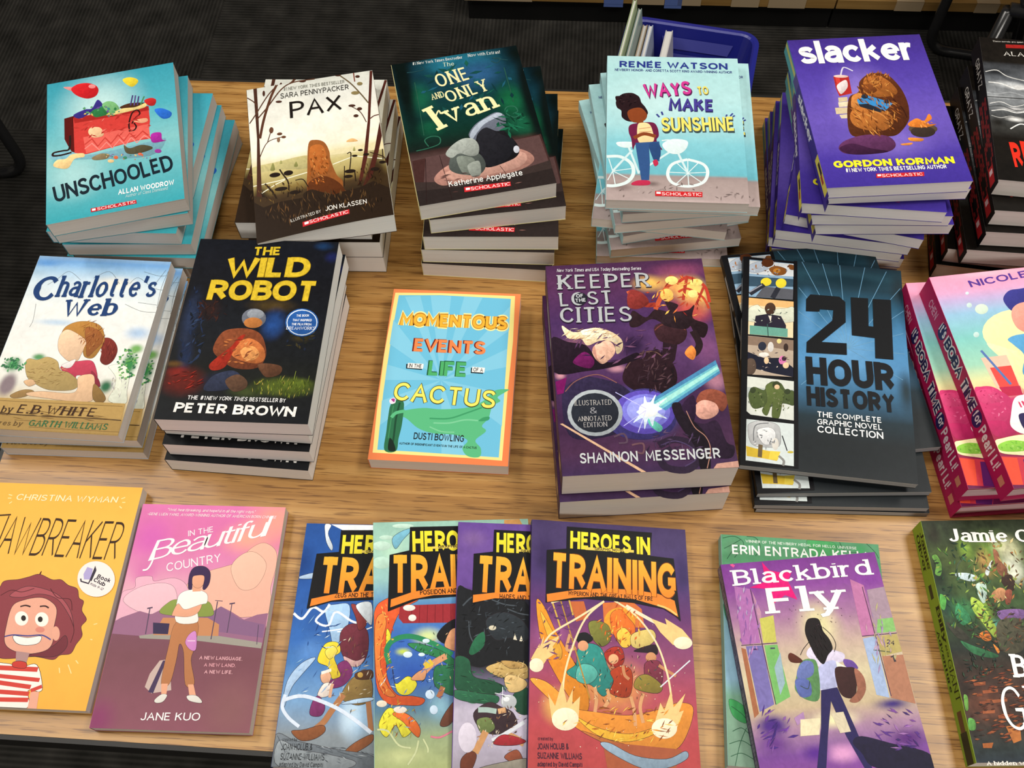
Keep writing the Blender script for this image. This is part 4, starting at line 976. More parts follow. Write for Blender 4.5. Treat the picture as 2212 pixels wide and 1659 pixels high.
'M':((128.44, 190.46, 18.64),'''
G 0:ee8b55 1:ea8350
P f3e48e 1.8,4.6 47.9,2.8 122.8,2.7 124.2,55.9 122.8,114.6 122.6,185 91,184 42.9,183.8 3.3,183.4 1.4,141.4 0,77.8
P 6fbfe0 5.7,7.5 48.2,5.4 118.8,6.3 119.7,114.7 119.4,181.9 78.7,181.2 42.5,180.4 7.2,180.3 4.8,120.5 4.5,50.8
P 84cae6 58.5,103.6 12.1,9 27.5,7.2
P 84cae6 58.5,103.6 37.8,6.5 58.7,6
P 84cae6 58.5,103.6 71.8,6 90.3,6.4
P 84cae6 58.5,103.6 118.9,14.8 119.5,44.1
P 84cae6 58.5,103.6 119.1,65.2 119.4,85.9
P 84cae6 58.5,103.6 4,37.2 3.8,65.7
P 84cae6 58.5,103.6 4.4,89.1 4.7,106.3
P 84cae6 58.5,103.6 4.6,128.8 6.3,154.9
P 84cae6 58.5,103.6 119.7,114.7 119.9,149.7
P 84cae6 58.5,103.6 90.8,181.4 66.6,180.7
S 5cba84 123.7,110.3 110.7,112.3 100.4,124.2 86.2,131.9 61.8,135.1 44.5,134.6 25.5,138.9 17.7,144.8 28.7,145.7 42.1,156 57.2,160.7 76.7,161.2 89.3,166.1 85.3,174.3 90.8,182.1 101.7,182.3 102.2,173.6 96.6,165.7 105.6,155.8 101.4,150.5 106.9,142 109.6,129.4 116.6,123.4 113.7,119.3 120.8,113.3
L 3f9a68 1.56 51.8,145.3 70.1,144.4 86.7,137.4 99.8,131.2
S 3f9a68 97.9,145.2 101.9,141.6 107.4,140.6 107,144.1 101,145.7
L 7ccc9c 1.55 56,149.9 70.6,149.2 84.9,145.1 97.3,145.2
L 7ccc9c 1.29 52.8,154.1 64.2,158.4 76.4,158.5
S 2f6e4c 15.7,129.7 20.3,126.7 24.8,128.6 26.4,134.7 26.7,153.9 25.4,167.5 24.6,180.6 13.8,180.3 13.1,161.3 12.8,145 13.2,134
L 1f4a34 1.83 21.9,130.1 20.4,147.4 20.7,169.1 19.8,180.4
L 3f8a5c 1.04 16.3,133.8 15.9,150.4 15.8,167.9
S 1a2a22 17,167.9 21.1,171.7 24,180.2 17.3,179.9
S f0e4f0 11.8,127.8 16.4,125.2 17.7,130.3 13.6,131.9
S a83a8c 13.2,127 16.5,126.2 16.4,129.9
L 5cba84 3.35 16,146.3 19.7,141.3 27.9,138.8
TT mom+.32 f6eca0 10.9 43.2 116.2 43.1 14.90 MOMENTOUS
TT mom+.12 c0802c 10.9 43.2 116.2 43.1 14.90 MOMENTOUS
TT mom f0b43a 11.2 43.5 116.2 43.1 14.59 MOMENTOUS
TT mom+.06 7a2418 27.1 72.5 96.2 72.7 14.48 EVENTS
TT mom f28a52 28.2 72.9 97.3 73 14.78 EVENTS
TT mom+.06 1f5a34 44.4 98.5 81.3 98.6 16.16 LIFE
TT mom 4fae6c 45.2 99.1 81.8 98.9 16.17 LIFE
P 17242c 22.9,87.5 38.7,87.9 38.8,93.4 23.3,92.7
P f4f4f0 24.5,86.3 39.8,86.6 39.7,92.2 24.4,91.8
T- sansb 1c1c1c 25.8 91.2 38.1 91.4 4.31 IN THE
P 17242c 85.9,88.5 97.9,88.8 97.9,94.6 86,94.3
P f4f4f0 87.1,87.3 99.3,87.8 99,93.4 86.9,93.1
T- sansb 1c1c1c 88.3 92.5 97.4 92.6 4.34 OF A
TT cact+.07 3a3a20 14.9 127.6 111.6 132.1 19.53 CACTUS
TT cact f4e86a 14.8 127.4 111.6 131.8 19.25 CACTUS
TA narrow 1f1f1c 39.2 167.7 85.9 168.1 6.98 DUSTI BOWLING
T- sansb 24302c 26.7 173.7 98.4 174.5 2.26 AUTHOR OF INSIGNIFICANT EVENTS IN THE LIFE OF A CACTUS
''','''

'''),
'H':((147.97, 217.72, 38.21),'''
G 0:4a2a4c .1:5a3258 .3:4c3060 .45:5c3c6a .6:4a2c56 .75:3c2444 .9:4a2c4a 1:3e2a4e
B f0a860 121.7 29.8 22.6 20.2 1
B f8d878 135.3 42 16.5 23.5 .8
B f4c060 94.8 25.8 18.2 11.1 1
B c8504a 130 57.9 23.7 19.5 1
B 8a4468 123.9 13.1 30.5 11.3 1
B 7a4a78 138.9 98.9 17.3 26.8 1
B b07a90 141.1 132.5 12.7 14.6 1
B 2a1a3a 72.4 93.7 17.4 16.9 1
B 8a5a70 20.2 89.6 19 10.2 1
B c890a0 55.7 116 10 5 1
B d89aa8 5.1 120.4 5.7 4.9 1
N .12 12
S 2c1c22 71.8,71.1 76.4,55.5 87.5,63.5 97.4,55.3 109.1,58.1 107.4,47.1 118.9,51.6 115,58.5 127.1,57.7 133.7,52.8 130.3,66.9 142.5,74.9 137.5,88.5 129.5,82.7 124.9,73.5 107.1,73.9 93.2,65.7 79,73.4
L c85838 4.27 97.4,55.3 105.3,39.6 114.7,25.5 117.1,18.2
L d86840 3.02 74.2,33.4 80.4,46.7 89.5,45.6
L a03828 4.98 74.8,42.6 82.8,37.8 87.6,49.1 98.1,50
S 8a3430 75.8,32.6 87.5,36.3 92.3,47.7 81.1,54 72.5,49.7
L c04030 3.04 120.5,27.9 132,21.3 145.8,31.8 148,50.5
L c84830 2.34 120.8,37.2 130.3,34.2 142.5,44.4 146.5,57.4
l b84030 2.72 131.5,19.4 124.1,46.6
l b84030 2.35 145.8,31.8 135.2,52.9
E f8e888 116.4 23.8 6 0.5 -0.6 4.8
E f8e080 138.8 27.5 6 0.5 -0.6 4.1
E f4c868 109.8 40 6 0.5 -0.9 7.2
E fae890 134 40.1 4.5 0.4 -0.6 4.4
L 2a1c20 6.41 128.3,80.8 132.2,95 126.4,104.7 119.5,102.5
S e88a40 117.8,104.1 124.7,96.1 128.1,103.2 124.1,111.3
P 2a1a22 101.8,80.5 115.5,83.3 108.3,110.1 103.2,116.4 96.9,109.2
S 3a2228 93.5,76.3 100.1,70.7 113.3,71.7 122.7,78.6 120.6,88.9 113.3,94.3 106.1,92.9 96.4,88.7
L 7a4038 0.96 94,78.1 101.3,72.6 113.2,72.6 121.9,79.4
S 2c1e24 101.4,71.7 107.4,59.7 122.1,60.9 127.1,73.7 119.8,78.4
S 2a1820 62.8,116.6 71.2,105.5 83.5,99.7 95,100.6 104,109.7 108,123.4 104.9,136.2 89.7,144.7 70.4,140 60.1,129.5
L 7a5a50 0.77 63.6,116.6 74.3,104.1 89.2,100.1 97.3,105.8
S 2c2440 5.3,139.9 14.6,127.7 27.8,123 43.3,126.6 57,132.5 66.9,146.2 61.3,174 32.7,184 8.3,179.2
L 8a5a54 0.91 8.3,136.9 19,126.4 38,121.3 54.3,130.7
S 241824 0,81.1 14.6,85.8 30.3,90.4 39.4,104.7 53.5,109.2 74.6,100.7 75.3,107.5 53,114.2 28.3,117.2 0,116.7
S 6a1a58 17.5,106.4 28.4,97.1 36.4,106.2 32.8,114.3 22.9,111.8
P 7a1660 0.4,126.6 10.7,122.5 6.8,138.4 1.1,139.6
S f0d8b0 10.6,68 21.1,75.9 39.2,72 53.6,76.7 63,86.1 62.7,96.4 57.1,101 55.4,89 43.9,86.3 31.8,90.6 26.5,83.3 16.3,82.5 12.2,76.9
S fff0d0 27.1,74.6 42,73.2 53.2,80.1 59.7,89.3 45.6,83 33.8,83.8
S e8b8a0 35.7,96 40.7,88.7 51.1,86.9 56.3,94.2 54.1,102.5 44.7,110.5 39.2,107.2 36.1,101.1
S c08a7a 35.7,96 38.3,91.9 39.4,104.7 43.3,110.1 38.5,106.3
S 8a4a38 121,153.5 126.5,144.3 136.8,141.9 147.2,147.5 147.8,157.1 141.7,164.5 136,156.2 126.1,157
S d8a090 120.5,156.6 128.1,152.4 137.4,156.3 139,164.3 132.5,170 124,170.9 119.2,165.9
S 2a1a30 114,173.3 124.8,175.6 136.2,173.4 141.3,193.6 147.3,198.5 142.9,208.6 128.4,206.1 123,187.7
S 2c1a34 107.6,158.8 119.1,146.9 119.6,162.8 113.8,174.8
B 4a6ac8 76.7 159.6 31.9 29.2 1
S 3a3470 44.8,172.7 58.2,148.7 70.6,138.4 90.1,141.5 101.7,161.5 96.5,179.7 76.4,187.3 54.7,184.2
E 5a4ab0 75.2 161 26.3 2 -2.4 21.4
E 7a78d8 76.6 160.4 20.8 1.6 -1.9 16.9
E 9aa0f0 76.7 159.6 16.6 1.3 -1.5 13.1
P 4a8ab8 80.6,150.4 144.1,112.8 146.3,126.3 93.4,160.8
P 70c0d0 83.2,152.2 144.8,117.1 146,123.8 90.8,159.1
P a8e8e0 85.9,153.2 144.5,119.2 145.6,121.6 89.7,156.6
S 60b8a8 78.6,167.5 88.7,176 85.3,181.1 77.9,173.7
S e0f0ff 68.2,160.5 74.3,156.3 76.9,145.3 79.5,153.5 86.9,144.5 84.4,153.9 96.3,148.4 88.4,155.7 90.8,159.1 86.2,161.9 93.8,168.7 84.3,166.4 80.5,175.4 77.9,167.5 73.3,177.9 73.1,167.1 64.3,171.1 70,163.8
E ffffff 78.9 159 8.3 0.6 -0.8 7.1
l c8c8ff 0.75 52,140.2 76.9,158
l c8c8ff 0.58 55.8,173.6 76.7,159.6
l d8d8ff 0.58 67.5,180.5 76.7,159.6
L 2c2034 6.28 83.8,193.8 96.8,188.8 112.4,194.5 116.1,206.6 105.2,217.5 88,214.8 83.9,204.3 94.3,197.6
L 4a3a60 1.14 85.2,193.9 97.9,190.4 110.7,197.3 113.3,207.9 102.9,214.5
L 5a4458 1.73 46.5,183.6 55,181.1 57,188.9 50,189.8
L 6a4a54 1.71 60.8,192.1 70.4,191.4 69.4,200.2 62.8,198.3
S 1c141e 99.7,155 106.8,154 108.6,162 113.3,168.6 123.6,183.2 125.7,196.9 123.8,217.7 115.8,217.7 114.5,199.1 106.1,180.4 100.9,167.6
L b08070 0.74 111.3,162.2 116.1,178.1 124.3,187.8 126.6,200 121.3,217.3
P d8b090 1.4,168.7 3.5,168.1 70.2,217.7 66.1,217.7
P c89888 130,213.5 148,211.9 147.9,217.7 126.5,217.7
K 60 7.71 1.39 40 60 89.9 118.7 17.1 1.3 -2.7 22.7 3c2a34,1e141c,5a4048,4a3438
K 40 7.30 1.49 60 70 119.8 44.4 29.8 2.4 -3.3 24.9 e8783c,f8c860,c04830,f0a048,8a2c28
K 40 9.48 1.58 20 60 63.7 93 43.4 3.4 -2 20.1 5a3a60,3a2444,6a4468,7a5070
K 40 9.61 0.80 15 25 35.7 78.8 24.9 2 -0.6 6.9 fff2d8,d8b088,f8e0b8,b8906a
K 50 7.12 1.14 30 60 99.9 196.5 29.7 2.2 -2.1 16.1 2a1e34,4c3a5c,5c4668,3a2a44
E a8b0b6 32.4 159.4 23.9 1.8 -1.9 22.7
E 262a34 32.4 159.4 20.5 1.5 -1.6 19.3
T- serif c8c4c0 15.5 151.5 47.7 152.4 5.05 ILLUSTRATED
T- serif 9a9aa0 28 160.3 34.7 160.3 6.24 &
T- serif c8c4c0 17.2 167 46.3 167.6 4.64 ANNOTATED
T- serif b8b4b4 21.5 173.1 41.9 173.4 4.60 EDITION
T- italb d8d4dc 9.9 8 89.2 10.3 3.79 New York Times and USA Today Bestselling Series
TT keep+.07 2a2030 10 28.6 96.5 30.6 16.39 KEEPER
TT keep b8bcc0 9.8 27.9 96.3 30 16.41 KEEPER
TT keep+.07 2a2030 10.5 48 60 47.6 15.24 LOST
TT keep b8bcc0 10.2 47.3 59.7 46.9 15.26 LOST
E 2a2a34 30.1 39.4 6 0.5 -0.5 6.5
T- bold c8ccd0 25.9 38.4 32.6 38.2 4.00 OF
T- bold c8ccd0 24.6 43.4 34.6 43.1 3.98 THE
TT keep+.07 2a2030 9.4 65.8 75.4 68.2 16.72 CITIES
TT keep b8bcc0 9.1 65.1 75.2 67.5 16.74 CITIES
TA sansb c9cdd0 15.6 207.1 64.5 207.8 9.69 SHANNON
TA sansb c9cdd0 71 207.9 134.1 208.8 9.69 MESSENGER
''','''
R 0 0 217 1 3c2442
R 30 .3 50 .4 9a94a0
R 110 .2 60 .6 5a3a58
R 188 .3 14 .4 c8a070
'''),
'T':((152.45, 229.44, 7.97),'''
G 0:1f3440 .06:274856 .12:1f3a48 .2:2a5670 .35:4a86b4 .5:5690c0 .62:416f92 .75:27363e .85:262b2e 1:2a2e31
B 6aa4d4 97.5 96.4 32.3 37.4 1
B 5a94c4 61.8 68.7 9.8 38.5 1
B 16303c 100.9 18.6 44 9.5 .8
B 22323a 148.7 21.8 10.2 24.7 1
B 2a3a42 148.5 137.7 9.5 28.8 1
B 23282b 79.3 209.1 75.7 26.4 .8
N .06 12
l 6d9ec0 0.53 97.5,96.4 57,0
l 6d9ec0 0.53 97.5,96.4 76.9,0
l 6d9ec0 0.53 97.5,96.4 93.6,0
l 6d9ec0 0.53 97.5,96.4 117.8,0
l 6d9ec0 0.53 97.5,96.4 138.4,2.6
l 6d9ec0 0.53 97.5,96.4 150.4,21.6
l 6d9ec0 0.53 97.5,96.4 151.9,47.8
l 6d9ec0 0.53 97.5,96.4 150,73.7
l 6d9ec0 0.53 97.5,96.4 149.9,96.7
l 6d9ec0 0.53 97.5,96.4 53.6,31.8
l 6d9ec0 0.53 97.5,96.4 53.1,60
l 6d9ec0 0.53 97.5,96.4 53.5,85.4
l 6d9ec0 0.53 97.5,96.4 52.9,117.6
l 6d9ec0 0.53 97.5,96.4 54,141.2
l 6d9ec0 0.53 97.5,96.4 146.3,125.2
P 141417 0,0.1 51.7,0.9 50.2,226.7 0,229.4
P 8fb0cc 5.8,3.3 48.8,3.5 47.7,46.9 5.4,48.1
P dfe4e8 5.8,4.2 48.8,3.9 48.6,19.2 20.2,20.4 5.9,20.4
S b8c4d4 5.9,10 18.5,3.9 25.1,11.3 15.3,18 5.9,18.4
P 3a5468 5.6,23.6 48.5,22.3 48.1,31.6 5.4,35.9
P 5a5c64 20.2,34.3 48.2,34.7 47.7,46.9 12.1,47.7
P 6c3a1c 18.5,0.7 21.8,5.5 17.7,8.2 22.7,9.6 28.4,6.6 30.9,3.1 27.6,2.9
S 8a5424 25.1,12.3 31.7,8.2 41.6,10.9 39.9,17.4 31.7,19.7 27.6,17.2
S 5a3018 17.7,7.2 20.2,1.1 28.5,1.3 28.4,7.6 22.7,10.6
S 7a4a24 44.2,5.3 48.8,5.6 48.7,10.9 44.9,10.4
E c08030 32.5 13.9 3.6 -0.5 -0 2.9
E f0dc3a 22.1 28.7 5.2 -0.8 -0 4.9
E f0dc3a 36.5 28.6 5.2 -0.8 -0 5.7
l 2c2e38 4.79 20.2,32.3 6.5,44.9
l 2c2e38 4.79 34,34.3 28.3,47.3
l 9a9ca8 1.29 18.2,32.6 6,42.9
P f0d8b0 5.4,49.1 48.3,47.8 47.4,91 5,91.9
P e8b878 5.4,49.5 48.3,48.2 48.2,56.8 5.3,58.1
S d8dcc8 5.2,63 13.8,56.8 20.2,60.9 39.5,58.1 48.2,55.8 48,72.6 5.3,76.8
S 4a3428 21,60.7 23.4,54.4 28.3,53.3 31.1,58.3 29,65.5 24.2,68.2
P 2a2634 12.3,69.9 23.4,66.3 36.2,67.4 40.9,77.5 40.8,82.3 10.7,81.8
P e8e0d0 24.2,68.2 27.4,68.1 26.6,75.6
P 6aa494 6.8,81.4 42.4,81.2 42.3,90.8 6.9,91.6
l 3a5a54 0.89 23.4,78 24.2,91.4
P b8a694 5,93.4 47.7,92.9 47,134 5.1,136
P 8a7464 5,93.8 47.7,93.3 47.5,105.3 20.2,103.4 5.1,103.6
E e8d890 34.4 96.1 2.2 -0.3 -0 2.7
E 2c3040 18.7 103.6 3.8 -0.5 0 4.9
E d8d4d0 26.5 103.5 2.8 -0.4 -0 5.6
E 3a2c28 40.6 102.4 2.2 -0.3 -0 4.5
P 1e2030 4.8,111.2 20.2,116.5 35.8,114.4 47.2,123.9 47,134 28,132 5,127.8
S 5a4a40 4.9,120.5 11,118.7 13.3,126.7 11,134.3 5.1,136
E d87ab0 37.3 116.9 3.4 -0.5 -0 4.8
E 3a2430 38.9 114.9 2.2 -0.3 -0 2.6
E e8c8a0 40.4 122.1 2.8 -0.4 -0 3.3
E e8c8a0 22.6 119 2.2 -0.3 -0 3.7
E e8e4dc 20.2 112.8 4.7 -0.6 0 2.6
P d8dcd4 4.9,137.9 47.6,138.1 47.6,179.5 4.6,177.8
P b8c0bc 5.1,149.6 47.8,147.5 47.6,158.2 4.9,160.3
S 4e5c34 6.6,156.5 11.1,148.8 20.3,151.1 23.3,145.3 27.9,141.1 35.6,141.9 40.1,148.5 47.4,149.3 47.5,163.5 38.4,162.9 24.8,166.5 12.8,171.5 8.2,166.9
S 5a6838 21.8,147.3 27.9,142.9 38.6,150.5 36.9,163.1 33.8,178.4 27.8,178.3 27.8,164.3 23.3,177.1 18.8,172.5 23.3,161.4
E 3a4228 31.7 144.2 3.7 -0.5 -0 4
E e0c098 32.2 146.3 2.4 -0.3 -0 2.5
E 38422a 10.4 152.4 2.7 -0.4 0 3.2
E 38422a 41.6 150.1 2.8 -0.4 -0 2.9
P 141417 4.5,174.4 9.8,178.9 4.6,181.3
P d4dede 4.3,183 47.5,182.6 47.2,224.9 4.3,224.2
S b8babc 6.2,191.3 9.9,185.7 20.3,182.7 32.2,185.4 35.2,192.8 34.3,206.4 24.7,209.2 10,207.7
S e0e2e4 14.4,193.7 24.8,189 30.7,193.3 29.2,203.6 20.3,206.4
L 6a6c70 0.79 11.5,204.2 12.9,188.8 24.8,184.7
P d8b83a 4.9,210 13,211.5 24.7,212.6 32.8,213.2 32,221.6 20.3,220.5 5.7,219.9
P e8d050 26.2,212.4 35,212.1 32.7,220.6 24.7,220.8
P 6a5a40 15.9,207 19.6,207.4 18.9,219.9 15.2,219.5
E d8d4cc 30.6 205.1 3 -0.4 -0 6
l 24242a 0.96 36.6,196 40.9,210.5
L 8a8a88 2.19 33.5,216.4 37.9,220.8 37.1,225.5
E c8b850 43.8 211.5 2.7 -0.3 -0 1.2
P 141417 0,0.4 5.8,0 4.8,229.4 0,229.4
P 141417 49.1,0 52.4,0 50.6,226.6 46.5,226.3
P 141417 5.1,48.3 48.3,47.2 48.3,49.2 5.1,49.5
P 141417 5,91.9 47.7,91.2 47.7,93.5 5,93.4
P 141417 4.9,136.1 47,134 47.6,138.5 4.9,138.1
P 141417 4.6,178.2 47.6,179.5 47.5,183 4.3,183
P 16181b 60.2,45 64.4,38.8 91.9,38.4 97.3,44 96.8,67.6 73.6,92.5 96.8,91.2 96.6,104.1 59.4,105.9 59.8,94.1 84.3,67 85.7,54.9 73.1,55.2 72.4,58.1 59.8,59.1
P 16181b 102.7,37.8 119.1,37.2 118,69.4 122.5,69.4 123.3,37.4 140.5,36.5 138.9,104.3 122.4,104.7 123.1,82.3 102,81.6
K 24 3.75 1.31 20 90 26.8 13.1 18.2 -2.8 -0 8.3 8a98a8,e8ecf0,6a3a1c,c07830
K 40 2.96 1.15 80 60 26.3 162.7 19.7 -2.6 -0 12.2 3a4628,6a7848,2c3620,8a8a68
K 24 3.43 1.03 0 60 26.5 117.5 20.3 -2.8 -0 12.9 4a4048,d8c8b8,20222c,8a7468
K 20 3.49 1.11 40 60 20.3 201.4 13.3 -1.7 0 10 8a8c90,f0f0f0,6a6c70
K 16 3.57 1.07 0 60 26.6 69.8 19.2 -2.8 -0 9.8 b8c0b0,4a5a58,e8e0cc
TT block 1b1c1f 59.1 140.2 137.9 138.2 29.94 HOUR
TT block 1b1c1f 59.1 162.3 137 160.6 20.06 HISTORY
TA tech f2f4f4 67.6 173.1 124.6 172.7 5.61 THE COMPLETE
TA tech f2f4f4 67.7 180.7 124.7 180 5.56 GRAPHIC NOVEL
TA tech f2f4f4 67.7 188.9 125.1 188.8 6.89 COLLECTION
''','''
R 0 0 229 1 16181b
R 24 .25 40 .5 9aa0a4
R 72 .25 46 .5 8a9094
'''),
'B':((140.0, 214.14, 26.18),'''
G 0:f4a6c4 .07:f2a8cc .13:c8b4e0 .2:9cc8e6 .32:86cec8 .45:a4d8be .52:e0e2a8 .56:f0d8a0 .62:d03c74 .72:b82a60 .8:a03048 .9:7a2450 1:6a1e4c
B f6bcd0 56.8 1.8 41.6 5.3 1
N .05 12
E f4f0b4 60.6 67.7 33.1 4 -9 23.6
S f4f0b4 27,76.5 45.7,85 61.8,93.2 52.6,116.9 41.6,124.6 39,103
E d8ecd8 35.3 40.1 5.9 0.7 -1.9 5.4
E d0e8e4 25.8 34.6 2.4 0.3 -0.9 2.6
E c8e4e0 21.1 66.1 2.6 0.3 -1 2.8
E d8ecf0 28.4 21.6 1.6 0.2 -0.6 1.6
P f4c8b0 16.6,90.2 39.9,89.8 40,128.9 20.1,125
P e8504a 20.9,100.8 39.9,100.7 39.3,127.3 22.7,125.3
P c02a50 21.7,120.7 40.2,121.4 39.4,130.4 23.6,129.9
l 5a7ab8 2.34 19.5,82.7 33,119.1
S cc3a70 0,121 6.6,118.2 15.6,119.2 22.7,125.3 27.6,133.4 23.4,144.7 14.8,153.8 2.5,155.3 0,149
S d8487c 1,122.7 10.9,120.9 18.3,126.3 19.5,133.9 5.8,135.2 0,130.1
S b82860 0,152 10.3,151.9 20,157.4 19.4,165.9 3.5,166.8 0,159.2
S f4e8b4 0,170.6 6.7,168.6 25.3,167.3 44.5,171.8 38.1,187.9 13.5,184.9 0,180.5
S 8cc848 1.3,174.3 10.9,171.3 20.8,172.5 29.4,177 22.4,181.8 9.6,181.6 1.5,179.3
P c83848 0,184.5 37,190.5 27.3,214.1 1.2,210.8 0,207.9
P e85038 0,185.3 12.5,187.6 8.5,211.6 0,210.6
P 5a1e60 16.9,189.5 36.5,191.8 26.8,214.1 13.3,212.2
S 3a3a8a 58.2,32.8 65.6,24.4 74.7,22.9 91,24.8 82.3,47.3 72.8,42.9 65.4,43.7 60.8,44.8
S f0a090 62.8,43.3 73.2,37.9 84.8,41 73.8,69.2 61.1,66.1 58.6,54.4
S 5aa0d0 47.1,74.1 59.4,70.7 74.1,75.7 56.7,120.4 47.2,110.1 55.2,92.5 50.1,80.8
S f8f0f0 30.2,133.7 39.4,130.4 54.2,133.6 41.1,167.1 25.6,166.6 18.2,158.6 22.4,147.5
S 2a2450 28.1,149.7 35.5,147.6 47.6,150.5 42.1,164.3 29.1,164.2
K 50 3.06 1.39 0 90 8.3 135.5 13.9 1.7 -5.6 15.4 e05a8c,b82860,d03c74,e878a0
K 30 3.22 1.21 0 90 16.5 176.9 13.6 1.6 -1.5 4 a8d868,6ab038,8cc848
TA sansb 5a3a98 34 15.7 140 6.5 7.36 NICOLE CHEN
TT ways d8406a 32.9 142.2 46.1 140.8 6.75 it's
''','''
R 0 0 214 1 b81e58
E 52 .5 7 .36 2e2a60
E 142 .5 7.5 .38 2e2a60
Tx heavy+.35 ece4e4 62 .3 134 .5 BOBA TIME
Tx heavy 2a2656 62 .3 134 .5 BOBA TIME
Tx bold f0e4e8 46 .35 58 .5 it's
Tx bold f0e4e8 136 .35 148 .45 for
Tx bold f2d8e0 152 .3 190 .55 Pearl Li!
Tx sansb e0a0b8 18 .3 36 .4 CHEN
R 197 .3 8 .35 d88a70
'''),
'J':((134.42, 196.69, 12.98),'''
G 0:f6b94c .3:f8be52 .7:f6ba4e 1:f2b047
N .03 20
L fbe6a0 0.86 12.8,11.4 16.3,12.2
L fbe6a0 0.86 13.1,14.9 16.3,14.8
L fbe6a0 0.86 15.9,20.1 17.9,18.2
L fbe6a0 0.86 117.3,11.7 120.6,10.1
L fbe6a0 0.86 119.1,15.1 121.9,15
L fbe6a0 0.86 117.6,19 120,20.7
l fbe09a 0.75 103,163.4 104.8,167.7
l fbe09a 0.76 109.8,160.5 114.5,167.7
l fbe09a 0.76 115.3,156.8 118.1,159.3
l fbe09a 0.78 122.4,126.4 125.3,125.4
l fbe09a 0.77 122.8,138.9 124.7,139.2
S 8c3e46 24,105 31.3,98.5 33.9,92 45.8,90 54.5,87.3 63.1,84.6 75.6,89 83.4,88.7 91.1,93.3 99.8,96.2 103.6,104 108.4,107 109,114.8 115.1,122.4 112.2,128.6 115.1,136.2 111.9,143.8 109.4,151.4 100.8,153.1 95.8,157 80.1,155.2 65.5,157.1 50.5,157.5 39.1,150.5
S a8525a 42.6,104.4 54.1,96.1 70.1,97.2 86,103 99,115.1 106.4,130.3 100.7,121.3 85.4,106.2 68.4,102 53.9,105.6
S 74303a 75.1,153.9 92.5,145.9 100.5,136.6 104.7,145.5 98,153.9 83.1,155.1
L 5a2028 0.64 34.8,104.7 42.6,99.7 52.4,100.9 62.3,97.4
L 5a2028 0.64 76.4,97 84.9,104.6 96.3,105.8 100.5,115.1
L 5a2028 0.63 100.7,121.3 106.9,131.8 106.9,142.5
L 5a2028 0.65 63.1,84.6 64,82.1 63.9,84.6
S e8a890 47.9,113.7 56.2,107.9 69.4,105.1 79.6,107.9 87.4,115.5 89.3,132.4 91.6,142.9 87.6,149.8 73.4,153.2 58.9,150.6 50.7,144.2 47.9,130.6
E e8a890 92.2 135.3 3.4 -0.1 1.8 6
E d88878 77.8 132.7 4 -0.1 0.7 2.4
E f6f2e8 59.1 123.8 5.8 -0.2 1.9 6.1
E f6f2e8 76.7 123.9 5.8 -0.2 1.8 6.1
E 2a2020 60.7 123.5 2.1 -0.1 0.8 2.4
E 2a2020 75.4 123.9 2.1 -0.1 0.7 2.4
L 3a2020 1.26 54.9,113.7 59.2,112.5 63.8,113.5
L 3a2020 1.26 71.8,112.9 76.3,112.4 79.9,113.9
S f4f0ea 56.6,138.7 69.2,139.8 80.2,138 79.7,144 69.7,146.3 60.8,144.6
L 4a4a8a 1.08 49.3,139.7 56.4,138 68.8,138.3 80.7,137.2 89.4,140.7
P b08a88 62.9,151.3 74.7,152.4 74.4,161.3 65.4,161.5
S f6f0e8 43.9,165.1 57.9,161.7 70.8,164.3 83.6,161.7 93.2,178.2 92.4,183.2 82.6,182.8 85.5,196.7 54.3,196.3
l d2453a 3.92 44,165.4 85.6,165.6
l d2453a 3.30 46.1,171.6 89.6,174
l d2453a 3.58 47.8,176.6 83.9,179.9
l d2453a 3.55 50.3,184.4 84.1,185.3
l d2453a 3.53 52.5,191 84.9,190.1
S c83c34 62.9,160.9 67.7,159.3 74.2,160.5 74.8,164.9 64.8,164.5
P e8a890 85,183.4 92,183.2 93.9,196.7 86.3,196.7
l d2453a 2.97 84.8,182.7 93.1,178.9
TA handw fbf0c0 20.7 16.6 114.2 15.7 5.93 CHRISTINA WYMAN
TT thin 3a2412 10 67.7 125.6 69.3 35.62 JAWBREAKER
l 3a2412 1.36 10.3,31.9 20.9,30.8
''','''

'''),
